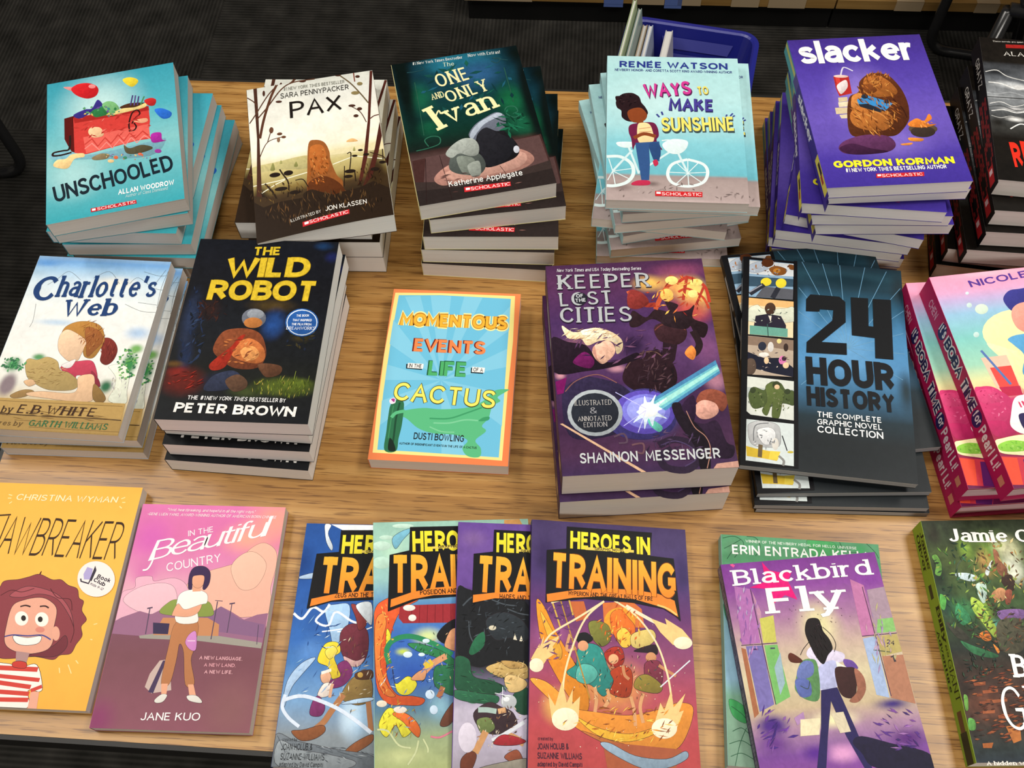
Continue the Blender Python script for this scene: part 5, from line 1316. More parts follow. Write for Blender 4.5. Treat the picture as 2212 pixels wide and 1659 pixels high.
'Q':((130.09, 194.11, 11.52),'''
G 0:e07ab4 .15:dc74ac .3:df8ab6 .42:e8b0c0 .5:e0a4b4 .555:c890a0 .56:7e5060 .7:7c4e58 .85:84525e 1:8c5664
B f0a094 124.5 12.8 35.6 31.3 1
B f2a898 100.6 30.4 29.4 18.6 1
B d868b8 14.5 32.1 23.9 25.1 1
B d878b0 15.5 62.7 14.6 15.2 1
B 8a4068 4.4 187.6 18.9 20.6 1
B 8a5c60 111.8 176.7 32.1 32.9 1
B f0b8a0 122.1 54.4 20.3 18 1
N .04 14
S f0b8a4 55.4,85.4 56.7,70.8 70.9,61.5 84.7,56.7 95.5,52 105.1,39.6 116,34 127.3,40.7 130.1,54.2 128.3,75 129,98 69.7,99.5
S f2c0aa 90.7,58.1 97.4,45.9 108.6,42.6 120.2,51.4 120.7,63.4 114,75.3 101.1,75.6
S e8b0c4 0,98.4 0,82.4 10.1,77.7 9.5,68.8 22.3,67.1 26.2,71.4 43.1,68.1 56.5,76.7 61.7,102.5 0,108.3
S eec0cc 2.8,89.6 13,77.7 32.4,72.8 44.9,76.9 48,91.4 26.9,100.5
P 9a6a88 0,107 4.7,103.9 19.2,97.9 29.8,100.5 40,94.5 61.7,102.5 78.2,99.3 88.2,91.9 97.5,96 110,102.8 120.6,98.2 129.5,96.6 129,124.5 0,117.9
P 8a6488 63.4,111 78.2,99.3 88.2,91.9 107.2,102.8 128.2,106.5 128.6,117.7
P a09a90 23.3,119 34.9,117 73,116.3 91.4,117.2 128.6,121.8 128.6,126.6 74,121.8 24.5,121.1
S 8a9a4a 36.6,98.9 41.9,90.1 49.9,87 68,90.9 76,87.9 81.3,93.5 81.3,100.6 55.7,101.3
P c88a60 40.4,103.1 78.7,102.1 89.6,107.5 90.7,117.3 35.1,118
P 3a3050 32.8,107.5 47.1,107.9 47.7,117 34.9,117
l 5a4860 0.87 27.4,94.8 28.6,117.5
l 5a4860 0.87 84.5,87.7 85,120.2
l 5a4860 0.72 97.3,88.8 97.6,114.3
l 5a4860 1.16 25.1,95.6 29.6,94.5
l 5a4860 1.15 95.2,89.6 99.8,88.7
l 5a4860 0.58 82.3,87 88.8,87.3
l 5a4860 0.56 123.1,106.7 124.4,123.3
P c8b0a8 37.7,160.7 39.5,150 45.4,139.1 53.4,137.5 60.2,162.7 44.4,165.7
P 4a3a5a 41.4,164.5 48.2,139 51,138.9 45.7,165.7
S b87a50 52.6,106.7 71,106.3 72.3,127.4 71.7,138.3 78.2,156.9 70.8,157.7 64.1,131.7 59.2,125 59.3,138.7 57.7,157.5 50.6,157.7 50.3,129.4
P e8a888 50.8,157.7 56.3,157.5 56.9,166.7 52.8,166.8
P e8a888 72.9,157.7 77.6,157.5 81.5,166.6 76.1,166.8
S e0dcd4 48,170.9 52.7,166.2 57.6,166.7 55.3,171.9 50.1,173.1
S e0dcd4 74,166.8 81.4,166.2 87,170.3 86,172.1 76.9,170.6
S f6f0ea 49.5,88.5 51.6,81.2 59.6,78.1 68.4,78.6 74.6,82.1 75.5,89.3 71.5,90.9 69.1,96.7 70.3,106.3 52.5,106.3
S e8a888 47.6,100 50.7,90.6 57.4,95.5 66.8,92.4 71.5,90.9 69.4,98.1 61.6,101.8 50.1,101.4
P e8a888 60.5,73.6 66.7,73.5 68.3,79.3 61.1,79.8
S e8a888 57.6,67.8 61.1,63.2 67.7,63.8 69.7,71.9 66.6,76.4 61.2,75.1
S 3c2a50 56.8,76.6 55.5,64.8 58.6,58 67.2,57.1 73.3,62.2 74.4,71.8 71.8,77.5 69.4,76.4 68.9,66 61.5,65.4 58.7,67.7 60.2,77.3
S d088c8 63.8,123.5 65.9,116.5 71.1,114.3 74,128.7 69.3,129.5
l fae4ea 0.56 65.4,122.1 72,121.9
T- italb fae0e8 23.3 6.3 103.4 6.5 2.72 "Vivid, heartbreaking, and hopeful in all the right ways."
T- italb fae0e8 6 10.8 123.1 11.2 2.70 -GENE LUEN YANG, AWARD-WINNING AUTHOR OF AMERICAN BORN CHINESE
TT sansw f8e8f0 47.3 29.9 69.2 25.1 5.41 IN THE
TT script fbf0f4 16.4 53.6 112.2 28.7 17.59 Beautiful
L fbf0f4 1.53 20.4,38.2 20.5,52 17.9,60.4 13.6,62
TT sansw f8e8f0 34.9 62.9 80.9 52.3 7.98 COUNTRY
TA sansw faf4f4 39.9 187 88.2 185.8 6.12 JANE KUO
T- bold e0a8b0 78.4 137.1 114.5 137.2 2.97 A NEW LANGUAGE.
T- bold d89aa4 83.4 142.9 109.9 142.7 2.95 A NEW LAND.
T- bold e0a8b0 84.8 148.5 108.2 148.3 2.93 A NEW LIFE.
''','''

'''),
'N4':((136.5, 205.0, 8.0),'''
G 0:4a3c68 .1:4c3e6c .25:4e3a72 .4:6a3a70 .55:904a72 .7:b04c60 .85:b84a50 1:b44848
B e09a50 66.1 138.4 38.7 26.7 1
B a05a90 16.1 99.5 18.2 15.3 1
B f0b860 22.8 156.4 15.1 16.6 1
B f0b860 114.8 163.9 15.4 16.6 1
B 3a2c58 11.5 32.7 12.2 22.1 1
B 3c3060 131.3 38.9 8.3 22.2 1
N .1 14
S e8902c 4.7,72.7 11.3,76.3 22.6,99.1 38.1,123.7 46.9,139.4 47.9,157.5 40.4,159.1 22.7,134.5 9.7,107.6
S f0b040 8.1,80.4 18.7,96.8 26.5,111.7 24,119.5 14.8,102.2
P c86a3c 33.1,71 45,70.2 48.8,84.6 38.3,87.8
P d8743c 61,70.6 86.4,67.7 94.3,74 96.3,89.7 61.9,90.4
S e8943a 0.6,136.8 12.6,137.5 25.3,146.6 35.4,157 55.5,159.6 80.7,160.8 106.4,154.7 122,149.1 133.4,152.2 128.4,170.5 117.4,185.1 97.2,188.3 62.6,181.7 37.8,172.3 17.8,153
S f0b83c 37.9,164 55.3,171.5 80.2,175 105.8,166.8 119,156.5 105.5,171.5 80,180.9 55.2,177.4
S b06838 42.8,174.4 65.1,180.4 92.3,186.2 97.2,189.4 72.4,187.1 50.2,178.8
P a85a3c 58.8,181.9 122.4,184.9 116.6,198.9 62.1,201.1
S 8aa0b4 56.9,183.1 65,182.7 84.6,191.1 109.5,192.4 124.9,185.9 125.8,191.7 109.1,199.2 89.3,200 64.9,189.7
E f0a030 75.2 85.7 13.3 -0.8 -0.3 11.8
S e8742c 67.4,80.9 75.5,75.1 83.3,82.6 88.3,90.2 85.2,103.4 77.2,106.4 69.7,96.5
S f8c84c 72.3,96.3 79,90.7 85.4,98.2 82.5,106.1 75.9,106.4
S d8c070 85.5,95.6 101.6,90.7 105.2,98.4 95.6,106.6 85.1,105.9
S 7a7a38 48.8,88.5 56.7,86.1 65.9,90.2 66.9,101.8 59,107.4 51.2,100.1
S 2f8a82 39.4,111 48.6,105.4 58.9,108.7 63.8,122.3 68.7,133.3 60.8,147.2 50.7,139.2 35.5,133.8 30.4,129.1 38.1,122.5
S 58b0a4 40.6,123.6 50.9,123 56,130.3 48.2,138.1 38,134.9
S 1c1c20 38.2,99.6 46.1,96.5 52.5,101.3 47.3,105.5 40.8,105.8
E e0a078 44 107.6 4.4 -0.2 -0 4.3
S a83224 61.4,113.6 68.1,107.5 75.9,107.7 78.2,116.5 74.2,123.1 66.4,122.2
E e8b080 69.1 117 4.2 -0.2 -0.1 4
S a83c20 66.3,127.2 76.8,121.7 84.4,127.5 81.2,146.2 65.9,144.5 68.7,134.6
S 2a1c24 86.3,109.7 95.6,105.4 104.9,103.6 105.9,111.2 98.1,110.4
E d09468 100.5 114.1 4.5 -0.2 -0.2 4.3
S 7a3044 95.1,119.4 108.2,117.5 108.6,135 96.8,139.3
S 8a7a34 88.1,131.1 97.3,128.1 108.6,136.2 104.4,142.6 86.5,139.8
L c88a60 2.54 81.6,132.7 77.9,129.1 76.8,121.7
L c88a60 2.58 106.8,120.1 114.4,124.7 120.7,128.1
L d8a070 2.76 53.2,140.3 54.4,150 53,159.7
L d8a070 2.76 82.4,146.2 84.7,155.8 85.5,168.9
L d8a070 2.77 92.8,143.2 89.8,154.3 91.9,166.2
L d8a070 2.76 63.4,141 64.5,149.5 60.6,155.7
L d8a070 2.34 33,98.6 30.4,111.5 38.1,109.8
l b88a3c 1.08 21.1,56.9 49.3,150.2
l d8b050 1.33 18.5,73.2 25.2,93.8
l d8b050 1.34 31.7,67 35.7,82.7
l e0e4ec 1.04 133.3,114.8 107.2,137.5
L f8e0b0 1.33 17.2,73.3 35.7,68.1 65,67 89.1,67.6 110.6,69 123.8,74.9
L f8e0b0 1.61 62.3,69.2 46.2,84.8 34.3,111.3 27.8,136.7 27.8,158.5
L f8e0b0 1.61 62.3,69.2 40.9,83.8 17.4,99.4 9.8,112.6
L f8e0b0 1.61 67.7,66.2 88.7,79.6 105.1,101 113.1,124.8 115.9,144.5
L f8e8c8 2.95 80.9,72.1 99.3,81.7 116.2,89.9 122.5,97.4
P f6cc88 0.9,120.7 11.6,101.1 10.4,108.8 26.5,98.9 18.8,109.6 20.1,115.9 14.3,120 10,126.5
E fbeccc 5.5 125.4 5.9 -0.3 0.1 5.5
P f6cc88 18.1,166.1 15.2,147.1 21,156.5 26.6,136.7 30.4,153.6 35.4,142.4 34.8,154.6 41.1,148.2 39.8,165.1
E fbeccc 29.1 166.2 10.7 -0.5 0 8.7
P f6cc88 100.7,167 106.6,149.9 109.5,155.8 116.1,139.6 117.3,153 127.7,141.5 121.6,156.4 125.5,155 118.2,170.9
E fbeccc 108.8 169.6 10.4 -0.5 -0.4 7.8
P f6cc88 109.4,92.9 102,81.5 115.1,86 114,80.8 128.3,89.2 135.7,98 128.7,103.5 119.5,102.7
E fbeccc 128.2 100.7 8 -0.4 -0.3 5.2
T- sans 3a2438 7.6 183 19.5 182.7 2.55 created by
TA narrow 3a2438 7.3 189.9 31.8 188.9 4.61 JOAN HOLUB &
TA narrow 3a2438 7.4 196.6 42.3 195.7 4.57 SUZANNE WILLIAMS
TA narrow 3a2438 7.5 202.2 42.5 201.2 3.40 adapted by David Campiti
K 90 3.82 0.64 80 60 68.9 127.1 38.9 -2 -0.7 27.1 2a1a20,f0d8a8,7a2a20,1c5a54,c88850,58281c
K 70 7.35 1.10 30 40 75.4 168.2 50.7 -2.4 -0.4 14.1 f8cc58,b86a28,e89a38,8a4a24
K 40 6.60 1.06 60 40 75.1 88.3 18.6 -1.1 -0.5 16.9 f8c850,e86a28,f0a038,b84a24
K 40 6.50 1.30 30 60 16.1 94.3 20.9 -1.2 0.3 30.5 7a4a80,5a3a68,a0608a
K 60 0.89 0.89 0 90 66.4 122.2 67.9 -3.6 -1.6 67.5 f8e8d0,f0d0b0
P 1a1a1c 30.7,4.7 106.1,5.2 103.7,26.6 124.4,27.8 127.3,82.7 123.5,78.9 113.1,72.8 86.4,69.1 46.3,68.1 12.6,73.3 13.1,27.3 30.2,25
P f08a34 13.4,66.1 35.7,61.4 62.5,58.1 89.5,57.8 109.7,60.2 123,65.2 125.4,79.1 113.2,71.8 89.2,66.2 62.4,64.9 35.7,67.9 13.8,72.9
L f8c870 1.62 107.9,69.8 117.1,72.6 124.3,77.5
TT hero f6ea3c-e8d838 33.4 24.5 103.3 26 16.03 HEROES IN
P e8d060 46.8,22.5 89.4,22.4 89.3,24.7 46.8,25
T- bold 3a3014 55 24.7 81.1 24.7 2.56 GRAPHIC NOVEL
TT hero+.05 7a3a10 16 60.2 123.9 63.6 31.25 TRAINING
TT hero f6b83c-f08a2c 16 59.9 123.9 63.3 30.98 TRAINING
T- handb 2a1a14 32 65.9 104.2 66.6 3.79 HYPERION AND THE GREAT BALLS OF FIRE
''','''

'''),
'N1':((136.5, 205.0, 8.0),'''
G 0:2a56a0 .2:2c5cac .45:3464b0 .6:4a7ec0 .75:7aa4d0 .88:8a949c 1:7c848a
B 1f4488 -0.5 36.9 16.2 22.2 1
B a8ccec 65 161.9 14.9 26 1
B c8e0f4 57.9 165.7 11.2 18.9 1
B 5a8cd0 18.3 113.8 15.4 12.7 1
B 3a70c0 5.7 98.7 11.7 15.5 1
N .08 14
S dce8f4 16.4,0.7 22,1.3 20.3,9.3 25.8,20.7 25,24.9 20,18 17.5,9.4
P eef4fa 21.9,0.6 60.5,0.3 61.1,6.1 33.6,6.1
S b0c8e4 0,49.4 12.8,45.6 13.5,50.4 1.5,51.4
S a8ccf0 26.4,77.1 36.4,72.8 47.1,73.9 47,95 38.2,108.1 32.7,95.4
L eef6ff 2.12 0,81.8 7.9,86.2 15.7,76.1 25.4,79.8 29.8,73
L eef6ff 1.85 25.4,79.8 19.9,87.9 30.9,91.5 35.9,79.5 50,87 59.4,89.4
L f6faff 1.04 26.3,96.8 44.2,93.7 66.9,86.6
L f6faff 1.04 39.3,96.5 60,94.6 68.3,91.8
S 6c2f3c 42.1,97.7 49,89.7 59.5,90.7 65.5,97 67.1,112.4 63.1,122.6 52.9,122.9 44.6,113.1
S 8a3a3a 48.3,72.5 57.9,76.2 63.3,89.3 57.4,94.7 53.6,84.3
S c8a0a0 47,116.8 57.7,120.3 65.1,117.5 60.8,124.6 51.8,124.2
S d8e0e8 52.4,73.7 65.2,70.7 67.9,89.1 63,86.7
S e8cf3c 25.7,121.2 30.3,107.1 40.5,105.5 44,113.1 39.5,118.3 46.1,130.7 45.8,138.1 37.6,133.4 35.3,126
S f0dc60 31.1,113.4 36.9,108.2 41.4,113.1 35.8,119.7
S 7c3468 42.8,124.5 50,120.5 56.3,130.4 49.9,140.5 38.8,143.2 38,137.1 46.5,133.1
S e4b090 29.8,132.4 34.4,128.5 38.8,133.4 37.1,139.6 31.9,138.5
P f0ece4 30.1,129.9 38,127.1 38.4,129.6 30.4,132.4
S e8dcd4 29.4,148.4 33.3,139.7 39.6,139.5 39.5,148.1 33.5,150.7
S 7c3468 26.3,153.4 30.8,149.6 36.9,157.9 34.1,165.2 25.3,164.2
L d8a888 2.48 39.8,150.5 40.1,143.2 40.9,139.5
S 8a7040 48.4,149.1 56.8,134.1 70.6,132.4 74.4,149.5 64.3,155.9 51.4,152.6
S 5a3a28 58.9,130.3 71.3,127.4 72.8,134.2 60.7,135.2
E c8a050 62.8 131.7 2.3 -0.1 0.3 2.2
L b07850 4.96 50.8,147.8 42.4,161.3 37.3,169.8 30.6,176
L b07850 4.20 71.3,150.8 74,164 76.5,175.7
S 8a5434 12.2,177.7 21.9,176.2 36.3,172.2 39.4,176.9 31.6,183 20.6,184.5
S 8a5434 57.3,191.5 65.1,184.3 77.5,178.1 78.1,183.9 68.3,191.1 61.2,193.7
S a8c4e4 2.4,162.5 2.7,139.4 12,124.1 24.1,118.7 13.4,134.1 7.2,144.2
L dce8fa 2.98 1.1,154.1 18.2,150 44.4,157.7 63.2,167.9 76.6,176.9
L dce8fa 2.67 17.9,174 8.1,167.2 1.9,158.9 2.9,149.2
S b8d4f0 49.2,155.1 61.3,151.1 74.4,149.5 74.7,151.9 61.7,154.7
S 6c747c 0.2,180.4 15.7,184.6 33.4,187.6 51,190.5 79.2,194.2 80.6,205 0,205
S 8a9298 3.4,185 21.6,191.4 44.1,194.2 66.8,199.2 55.4,205 6.6,205
l 4a5058 0.48 1.6,181.5 9.7,194.1
l 4a5058 0.48 33.6,188.7 47.7,192.9
l 4a5058 0.48 51.2,191.7 71.4,196.8
T- sans 2c3034 5.9 185.4 17.8 185.3 2.56 created by
TA narrow 2c3034 6 192.4 31 191.6 5.10 JOAN HOLUB &
TA narrow 2c3034 6.4 199.5 41.6 199.1 5.04 SUZANNE WILLIAMS
TA narrow 2c3034 6.2 204.7 41 204.1 3.64 adapted by David Campiti
K 60 5.04 0.63 60 60 53.9 131.7 19 -0.6 3.6 30.4 3a2a28,e8d8b8,5a3a44,f4ecd8,8a6a48
K 50 7.80 0.78 30 60 16.5 101 25.9 -0.7 6.9 50 5a8cd0,8ab8e4,1f4488,c8e0f4
K 50 7.13 0.59 -20 20 41.8 195.4 39 -1.2 0.9 6.8 4a5058,a8b0b6,5c646c
P 1a1a1c 31.5,5.9 117,3.7 118.6,25.3 136.5,24.7 136.5,76.4 117.7,67.9 78.1,67.6 30.9,71 10.6,77.8 12.5,28.4 32,26.2
P f08a34 13.6,68.9 32.7,64.2 56.2,61 90.6,58.9 136.5,62 136.5,73.9 117.6,66.6 77.9,65 46.3,67.4 30.8,70 13,75.6
TT hero f6ea3c-e8d838 34.2 27.8 115.9 25.7 17.36 HEROES IN
P e8d060 52.1,24.2 100.8,22.9 101,25.2 52.4,26.5
T- bold 3a3014 55.8 26.4 84.8 25.6 2.54 GRAPHIC NOVEL
TT hero f6b83c-f08a2c 17.3 63.7 139.9 64.1 32.91 TRAINING
T- handb 2a1a14 33.3 67.3 114.8 63.9 4.05 ZEUS AND THE THUNDERBOLT OF DOOM
''','''

'''),
'N2':((136.5, 205.0, 8.0),'''
G 0:9cc8b8 .1:a8d4c4 .25:9ccac8 .36:5a90c4 .5:3c6cc0 .65:3a62b0 .78:5a8098 .88:98a880 1:a8b27a
B b8e0c8 14.7 26.1 15.8 16.5 1
B d8e8a0 43.9 101.6 15.2 8.9 1
B c8dc50 23.6 113.4 7.5 3.7 1
B 3058b0 30.6 132.2 19.8 13.3 1
B 88b4c8 51.9 158.6 12.3 14.1 1
B c0c890 22 194 23.7 7.8 1
N .08 16
E c4e4d4 10.9 14.1 5.8 0.2 -0 2
E c4e4d4 6.9 21.7 7.9 0.2 -0 4.2
E bce0d0 6.8 36.9 7.8 0.2 -0 5.5
E c8e8d8 25.6 3.9 9.3 0.2 -0 2
S 7ab8d0 16.2,15 25.5,8.2 33.6,7 25.4,16.6 18.7,24.8
P d8a060 115.1,0.5 128.9,0.1 133.5,11.1 114.4,10.6
S d85a30 0.4,79.3 9.1,69.2 21.9,67 37.2,70.2 24.2,77.6 16.4,90.3 12.5,105.4 9.8,120.2 10.9,135 18,147.3 30.2,149.1 39.9,152 36.1,156.6 22.8,155.9 10.7,154.1 2.3,141.8 0.2,112.3
S e8803c 1.4,87.1 7.7,80.9 10.1,90 6.2,105.1 4.9,122.5 9.6,138.5 16.8,148.5 8.3,146.9 2.3,134.5 0.6,112.4
L f0a040 0.76 2.6,94.8 6.3,92.4 8.9,87.4
L f0a040 0.75 1.9,107.4 5,106.3 7.5,102.6
L f0a040 0.74 3,119.9 4.9,118.8 7.4,116.4
L f0a040 0.73 6,134.7 8.5,132.4 9.7,130
P a03038 21.7,74.9 70.6,74.8 69.8,91.1 24,89.9 20.3,85.3
l 7a2028 0.52 31.9,75.3 30.3,89.5
l 7a2028 0.52 38.3,75.3 37.3,90.1
l 7a2028 0.52 44.8,75.2 43.8,90.3
l 7a2028 0.52 51.2,75.2 50.4,90.6
l 7a2028 0.52 57.6,75.2 57,90.8
l 7a2028 0.52 64.1,75.2 63.7,91.1
S e0d83c 10.1,95.1 13.8,100.4 11.1,112.8 9.8,125.1
S e0d83c 14.7,125.4 17,138.9 26.9,133.3 34.1,139.7 27.8,147.8 18.1,144.9
S e0d83c 3.3,170.1 10.6,157.7 20.2,161.7 29.6,173.8 22.3,180.3 16.5,170.8 9.2,179.6
S d86a30 14.2,162.5 20.2,160.5 29.8,165.7 35.6,174.1 34.2,181 28.4,176.1 22.5,168.8
E e8dcc8 5.8 153.9 4.1 0.2 -0 2.6
E e8dcd0 20.3 159.3 5.3 0.3 -0 2.6
E f0ece4 29.3 77.1 5.1 0.2 -0.1 2.6
E f0ece4 31.7 85.7 3.3 0.1 -0.1 2.8
L 2f8a5c 4.19 12.3,122.8 9.9,112.8 15,104.2 28.8,101 46.3,106.8 63.5,117.6
S 2f7a4c 27.4,107.3 38.7,107.7 56.1,114.8 65.8,122.7 65.5,128.9 50.9,119.6 36,113.9
S 2a6a48 49.4,126.9 60.6,126.2 65.6,127.7 64.6,149.6 52.4,145.4 47.7,139.1
S 1c1c20 51.5,101.9 59.5,92 69.9,88.5 69.3,102.7 58.9,108.6
S d89a70 57.6,108.5 63.1,97.3 69.5,97.5 68.7,114.1 60,112.4
L d89a70 5.01 58.4,118.6 47,124.4 40.5,130.2
L e0c040 5.48 47,122.5 40.7,126.5
S d89a70 29.3,135.8 35.6,130 41.8,129.1 40.4,136.3 35.4,137.3
L a86a48 4.16 55,143.1 52.3,149 50.9,151.3
S 6a4030 51.4,172.6 56.6,162.4 66.9,152.1 66.4,162.8 58.6,173
L c8d0a0 1.41 2.1,173.5 10.4,175.1 18.6,185.9 28.1,188.7
L c8d0a0 1.40 34.2,183.3 31.6,192.2 25.4,200.9
L c8d0a0 1.17 37.8,182.3 41.2,189.4 41.1,192.8
L d87a90 1.41 43.8,180.9 51,181.9 60.9,177.8
E c8dcf0 44.3 148.6 3.7 0.2 -0.1 3.6
E c8dcf0 46.9 160.7 3.2 0.2 -0.1 3.5
E d8ecf8 42.5 105.4 3 0.1 -0.1 1.8
E d8ecf8 27.2 116 3.7 0.2 -0.1 2.5
E d8ecf8 38.5 116.5 2.7 0.1 -0 1.5
K 70 3.23 0.87 60 60 8.7 112.7 7.4 0.3 -0.4 40.1 f0a850,b04420,f4c060,c85a2c
K 40 3.74 0.62 60 60 50.8 122 16.3 0.7 -1 26.8 1c3a2c,58b080,e8c090,143024
K 40 4.88 0.73 20 60 30.4 138.3 24.7 1.2 -0.8 35.5 5a84d0,2c4c98,8ab0d8,d8ecf8
K 40 4.73 0.59 80 50 20.1 167.5 13.2 0.7 -0.3 15 8a3a18,f0e060,a8a028
P 1a1a1c 31.6,5.2 114.7,5.5 114.3,30.5 131.5,35.3 130.1,84.3 102,72.6 70.9,68.8 37.2,70.2 11.5,79.7 13.6,30.2 30.5,26.6
P f08a34 14.2,69.4 32.2,63.7 50.4,60.6 76.6,59.6 102.7,63.2 127,73.5 126.3,82.8 102,72.6 76.2,67 50.2,67 32.1,70 13.6,76.2
TT hero f6ea3c-e8d838 33.3 28.1 111.1 28.3 18.94 HEROES IN
P e8d060 50.4,23.7 98.6,23 98.5,25.2 50.3,25.8
T- bold 3a3014 55.6 25.4 87.7 24.9 2.53 GRAPHIC NOVEL
TT hero f6b83c-f08a2c 14.2 63.8 126.3 66.2 33.59 TRAINING
T- handb 2a1a14 38.6 66.5 110.5 64.8 4.28 POSEIDON AND THE SEA OF FURY
''','''

'''),
'N3':((136.5, 205.0, 8.0),'''
G 0:6a4a9a .12:74549f .28:6c4c98 .32:2a2a38 .45:26282e .6:24282e .7:8a80a0 .78:c4bcd0 .9:b0a8bc 1:9a92a0
B 82629f 13 14.6 14.7 9.8 1
B 16181c 32.2 73.5 20.7 18.1 1
B 3a4450 43.8 93.9 11.5 11.4 1
B 20242a 9.3 87.1 8.9 14 1
N .12 12
S 1c1e22 0.3,61.4 8.7,59.8 21.7,64.6 39.9,68 60.7,72.6 61.4,123.5 32.5,121.8 17.6,124.6 1.7,112.6
S 2c3238 24.6,86.7 37.4,78.6 52.8,83.3 60.5,93.4 57.8,102.4 45.1,100.2 32.4,101.8
L 4a525a 1.29 5.2,74.3 14,66.2 24.4,68.5
L 4a525a 1.04 29.5,68.3 39.9,72 50.3,73
L 4a525a 1.02 10.6,87.1 12.1,99.8 19.9,112.2
L 4a525a 1.04 42.5,75.8 52.8,79.4 60.6,80.5
E d8d0b8 30.3 92.2 3.1 -0.1 0 2
P e8e0c8 47.6,101.4 48.9,96.3 50.8,101.9
P e8e0c8 52.7,102.5 54.3,98 55.9,103.1
S 2a6a4a 11.1,112.4 15.9,101 23.4,95.7 23.6,107.1 14.9,114.8
S 24543c 0,117.6 11.2,118.6 15.2,131.9 30.2,135.2 40.1,139.9 32.7,146 13,144 0.6,140.7
S 2c6448 0.7,143.1 20.4,145.1 35.2,147.2 32.8,153.2 13.2,152.4 0.9,149.1
S 1e4632 47.5,145.7 60,140.6 59.8,159.7 50,158.7
S c8a868 25.1,125.6 35,120.5 45.1,119 57.7,121.2 60.1,130.9 55.1,133.5 45.1,130 37.6,132.7
S d8b87c 40.1,133.8 45.1,130 56.3,133.5 58.8,138.3 52.5,143.2 43.8,143.4
S b89458 37.5,119.2 50.1,119.5 57.6,123.6 45.1,125.1
E b8bcc0 43.8 151.2 6.4 -0.1 0 5.4
E e8ecf0 42 149.4 2.5 -0.1 0 1.9
l f4f8ff 0.49 38.9,139.9 38.9,153
l f4f8ff 0.49 32.7,144.8 45.1,147
S 3a2a30 15.8,160.6 27.8,152.1 37.7,155.4 47.5,160 49.9,171.6 32.9,176.5 20.8,172.1
L a8c0b8 4.07 19.4,158.1 26.7,158 34,159
L d8a878 4.08 35.3,159 41.4,157.7
S 6a7a48 18.3,166.3 28,163.8 32.9,171.9 23.3,176.6
L c89464 5.19 25.7,174.3 21,183.5 17.5,190.4
L c89464 5.20 40.2,176.4 47.5,178.5 55.9,183
L d8dce4 3.05 30.6,181.1 40.2,176.4 56.1,166.8
S a02a34 31.8,182.2 40.2,176.4 57.2,180.7 49.9,184.2 35.4,184.5
S 6a3828 6.9,195 13.9,189.3 18.7,192.6 14.2,203.8 7.1,203.9
S 8a4a34 40.3,193.4 49.9,187.6 54.7,194.3 52.2,198.9
S 8a8478 21.3,201.4 40.3,196.8 59.5,194.3 59.4,205 21.3,205
E d8d0e0 11.3 179.1 7.2 -0.1 0.2 11.3
K 80 5.64 0.77 40 60 32.3 89.1 28.2 -0.8 0.2 25.3 3c444c,14161a,525c66,0c0e10
K 50 6.09 0.73 -20 40 20.3 140.3 24.8 -0.5 0.2 13.1 3a8058,163020,2f6a48
K 40 4.21 0.74 30 50 43.8 126.4 15.1 -0.4 0 8.5 e8cc90,8a6a38,d0b070
K 50 3.56 0.59 60 60 37.8 171.8 20.7 -0.4 0.1 18.3 2a2024,e8d8c0,6a4a34,a87850
P 1a1a1c 31,6.1 103.4,6.8 102.6,29.4 125.5,31.3 127.2,78.5 97.2,71.5 65.9,67.2 32.1,66.3 12.8,72.8 13.6,28.7 30.2,26.2
P f08a34 13.7,64.9 32.1,62.3 58.2,60.5 84.4,62.6 123.7,69.4 125.2,78.6 97.3,70.2 58.1,67.2 32.1,67.2 13.6,71.5
TT hero f6ea3c-e8d838 33.1 26.6 101.4 27.3 17.97 HEROES IN
P e8d060 50.5,23.2 93.4,23.6 93.3,25.8 50.4,25.4
T- bold 3a3014 54.4 25.9 82.6 26.2 2.51 GRAPHIC NOVEL
TT hero f6b83c-f08a2c 15.9 62.2 122.5 66.2 32.51 TRAINING
T- handb 2a1a14 36 67.5 107.8 69.9 4.24 HADES AND THE HELM OF DARKNESS
''','''

'''),
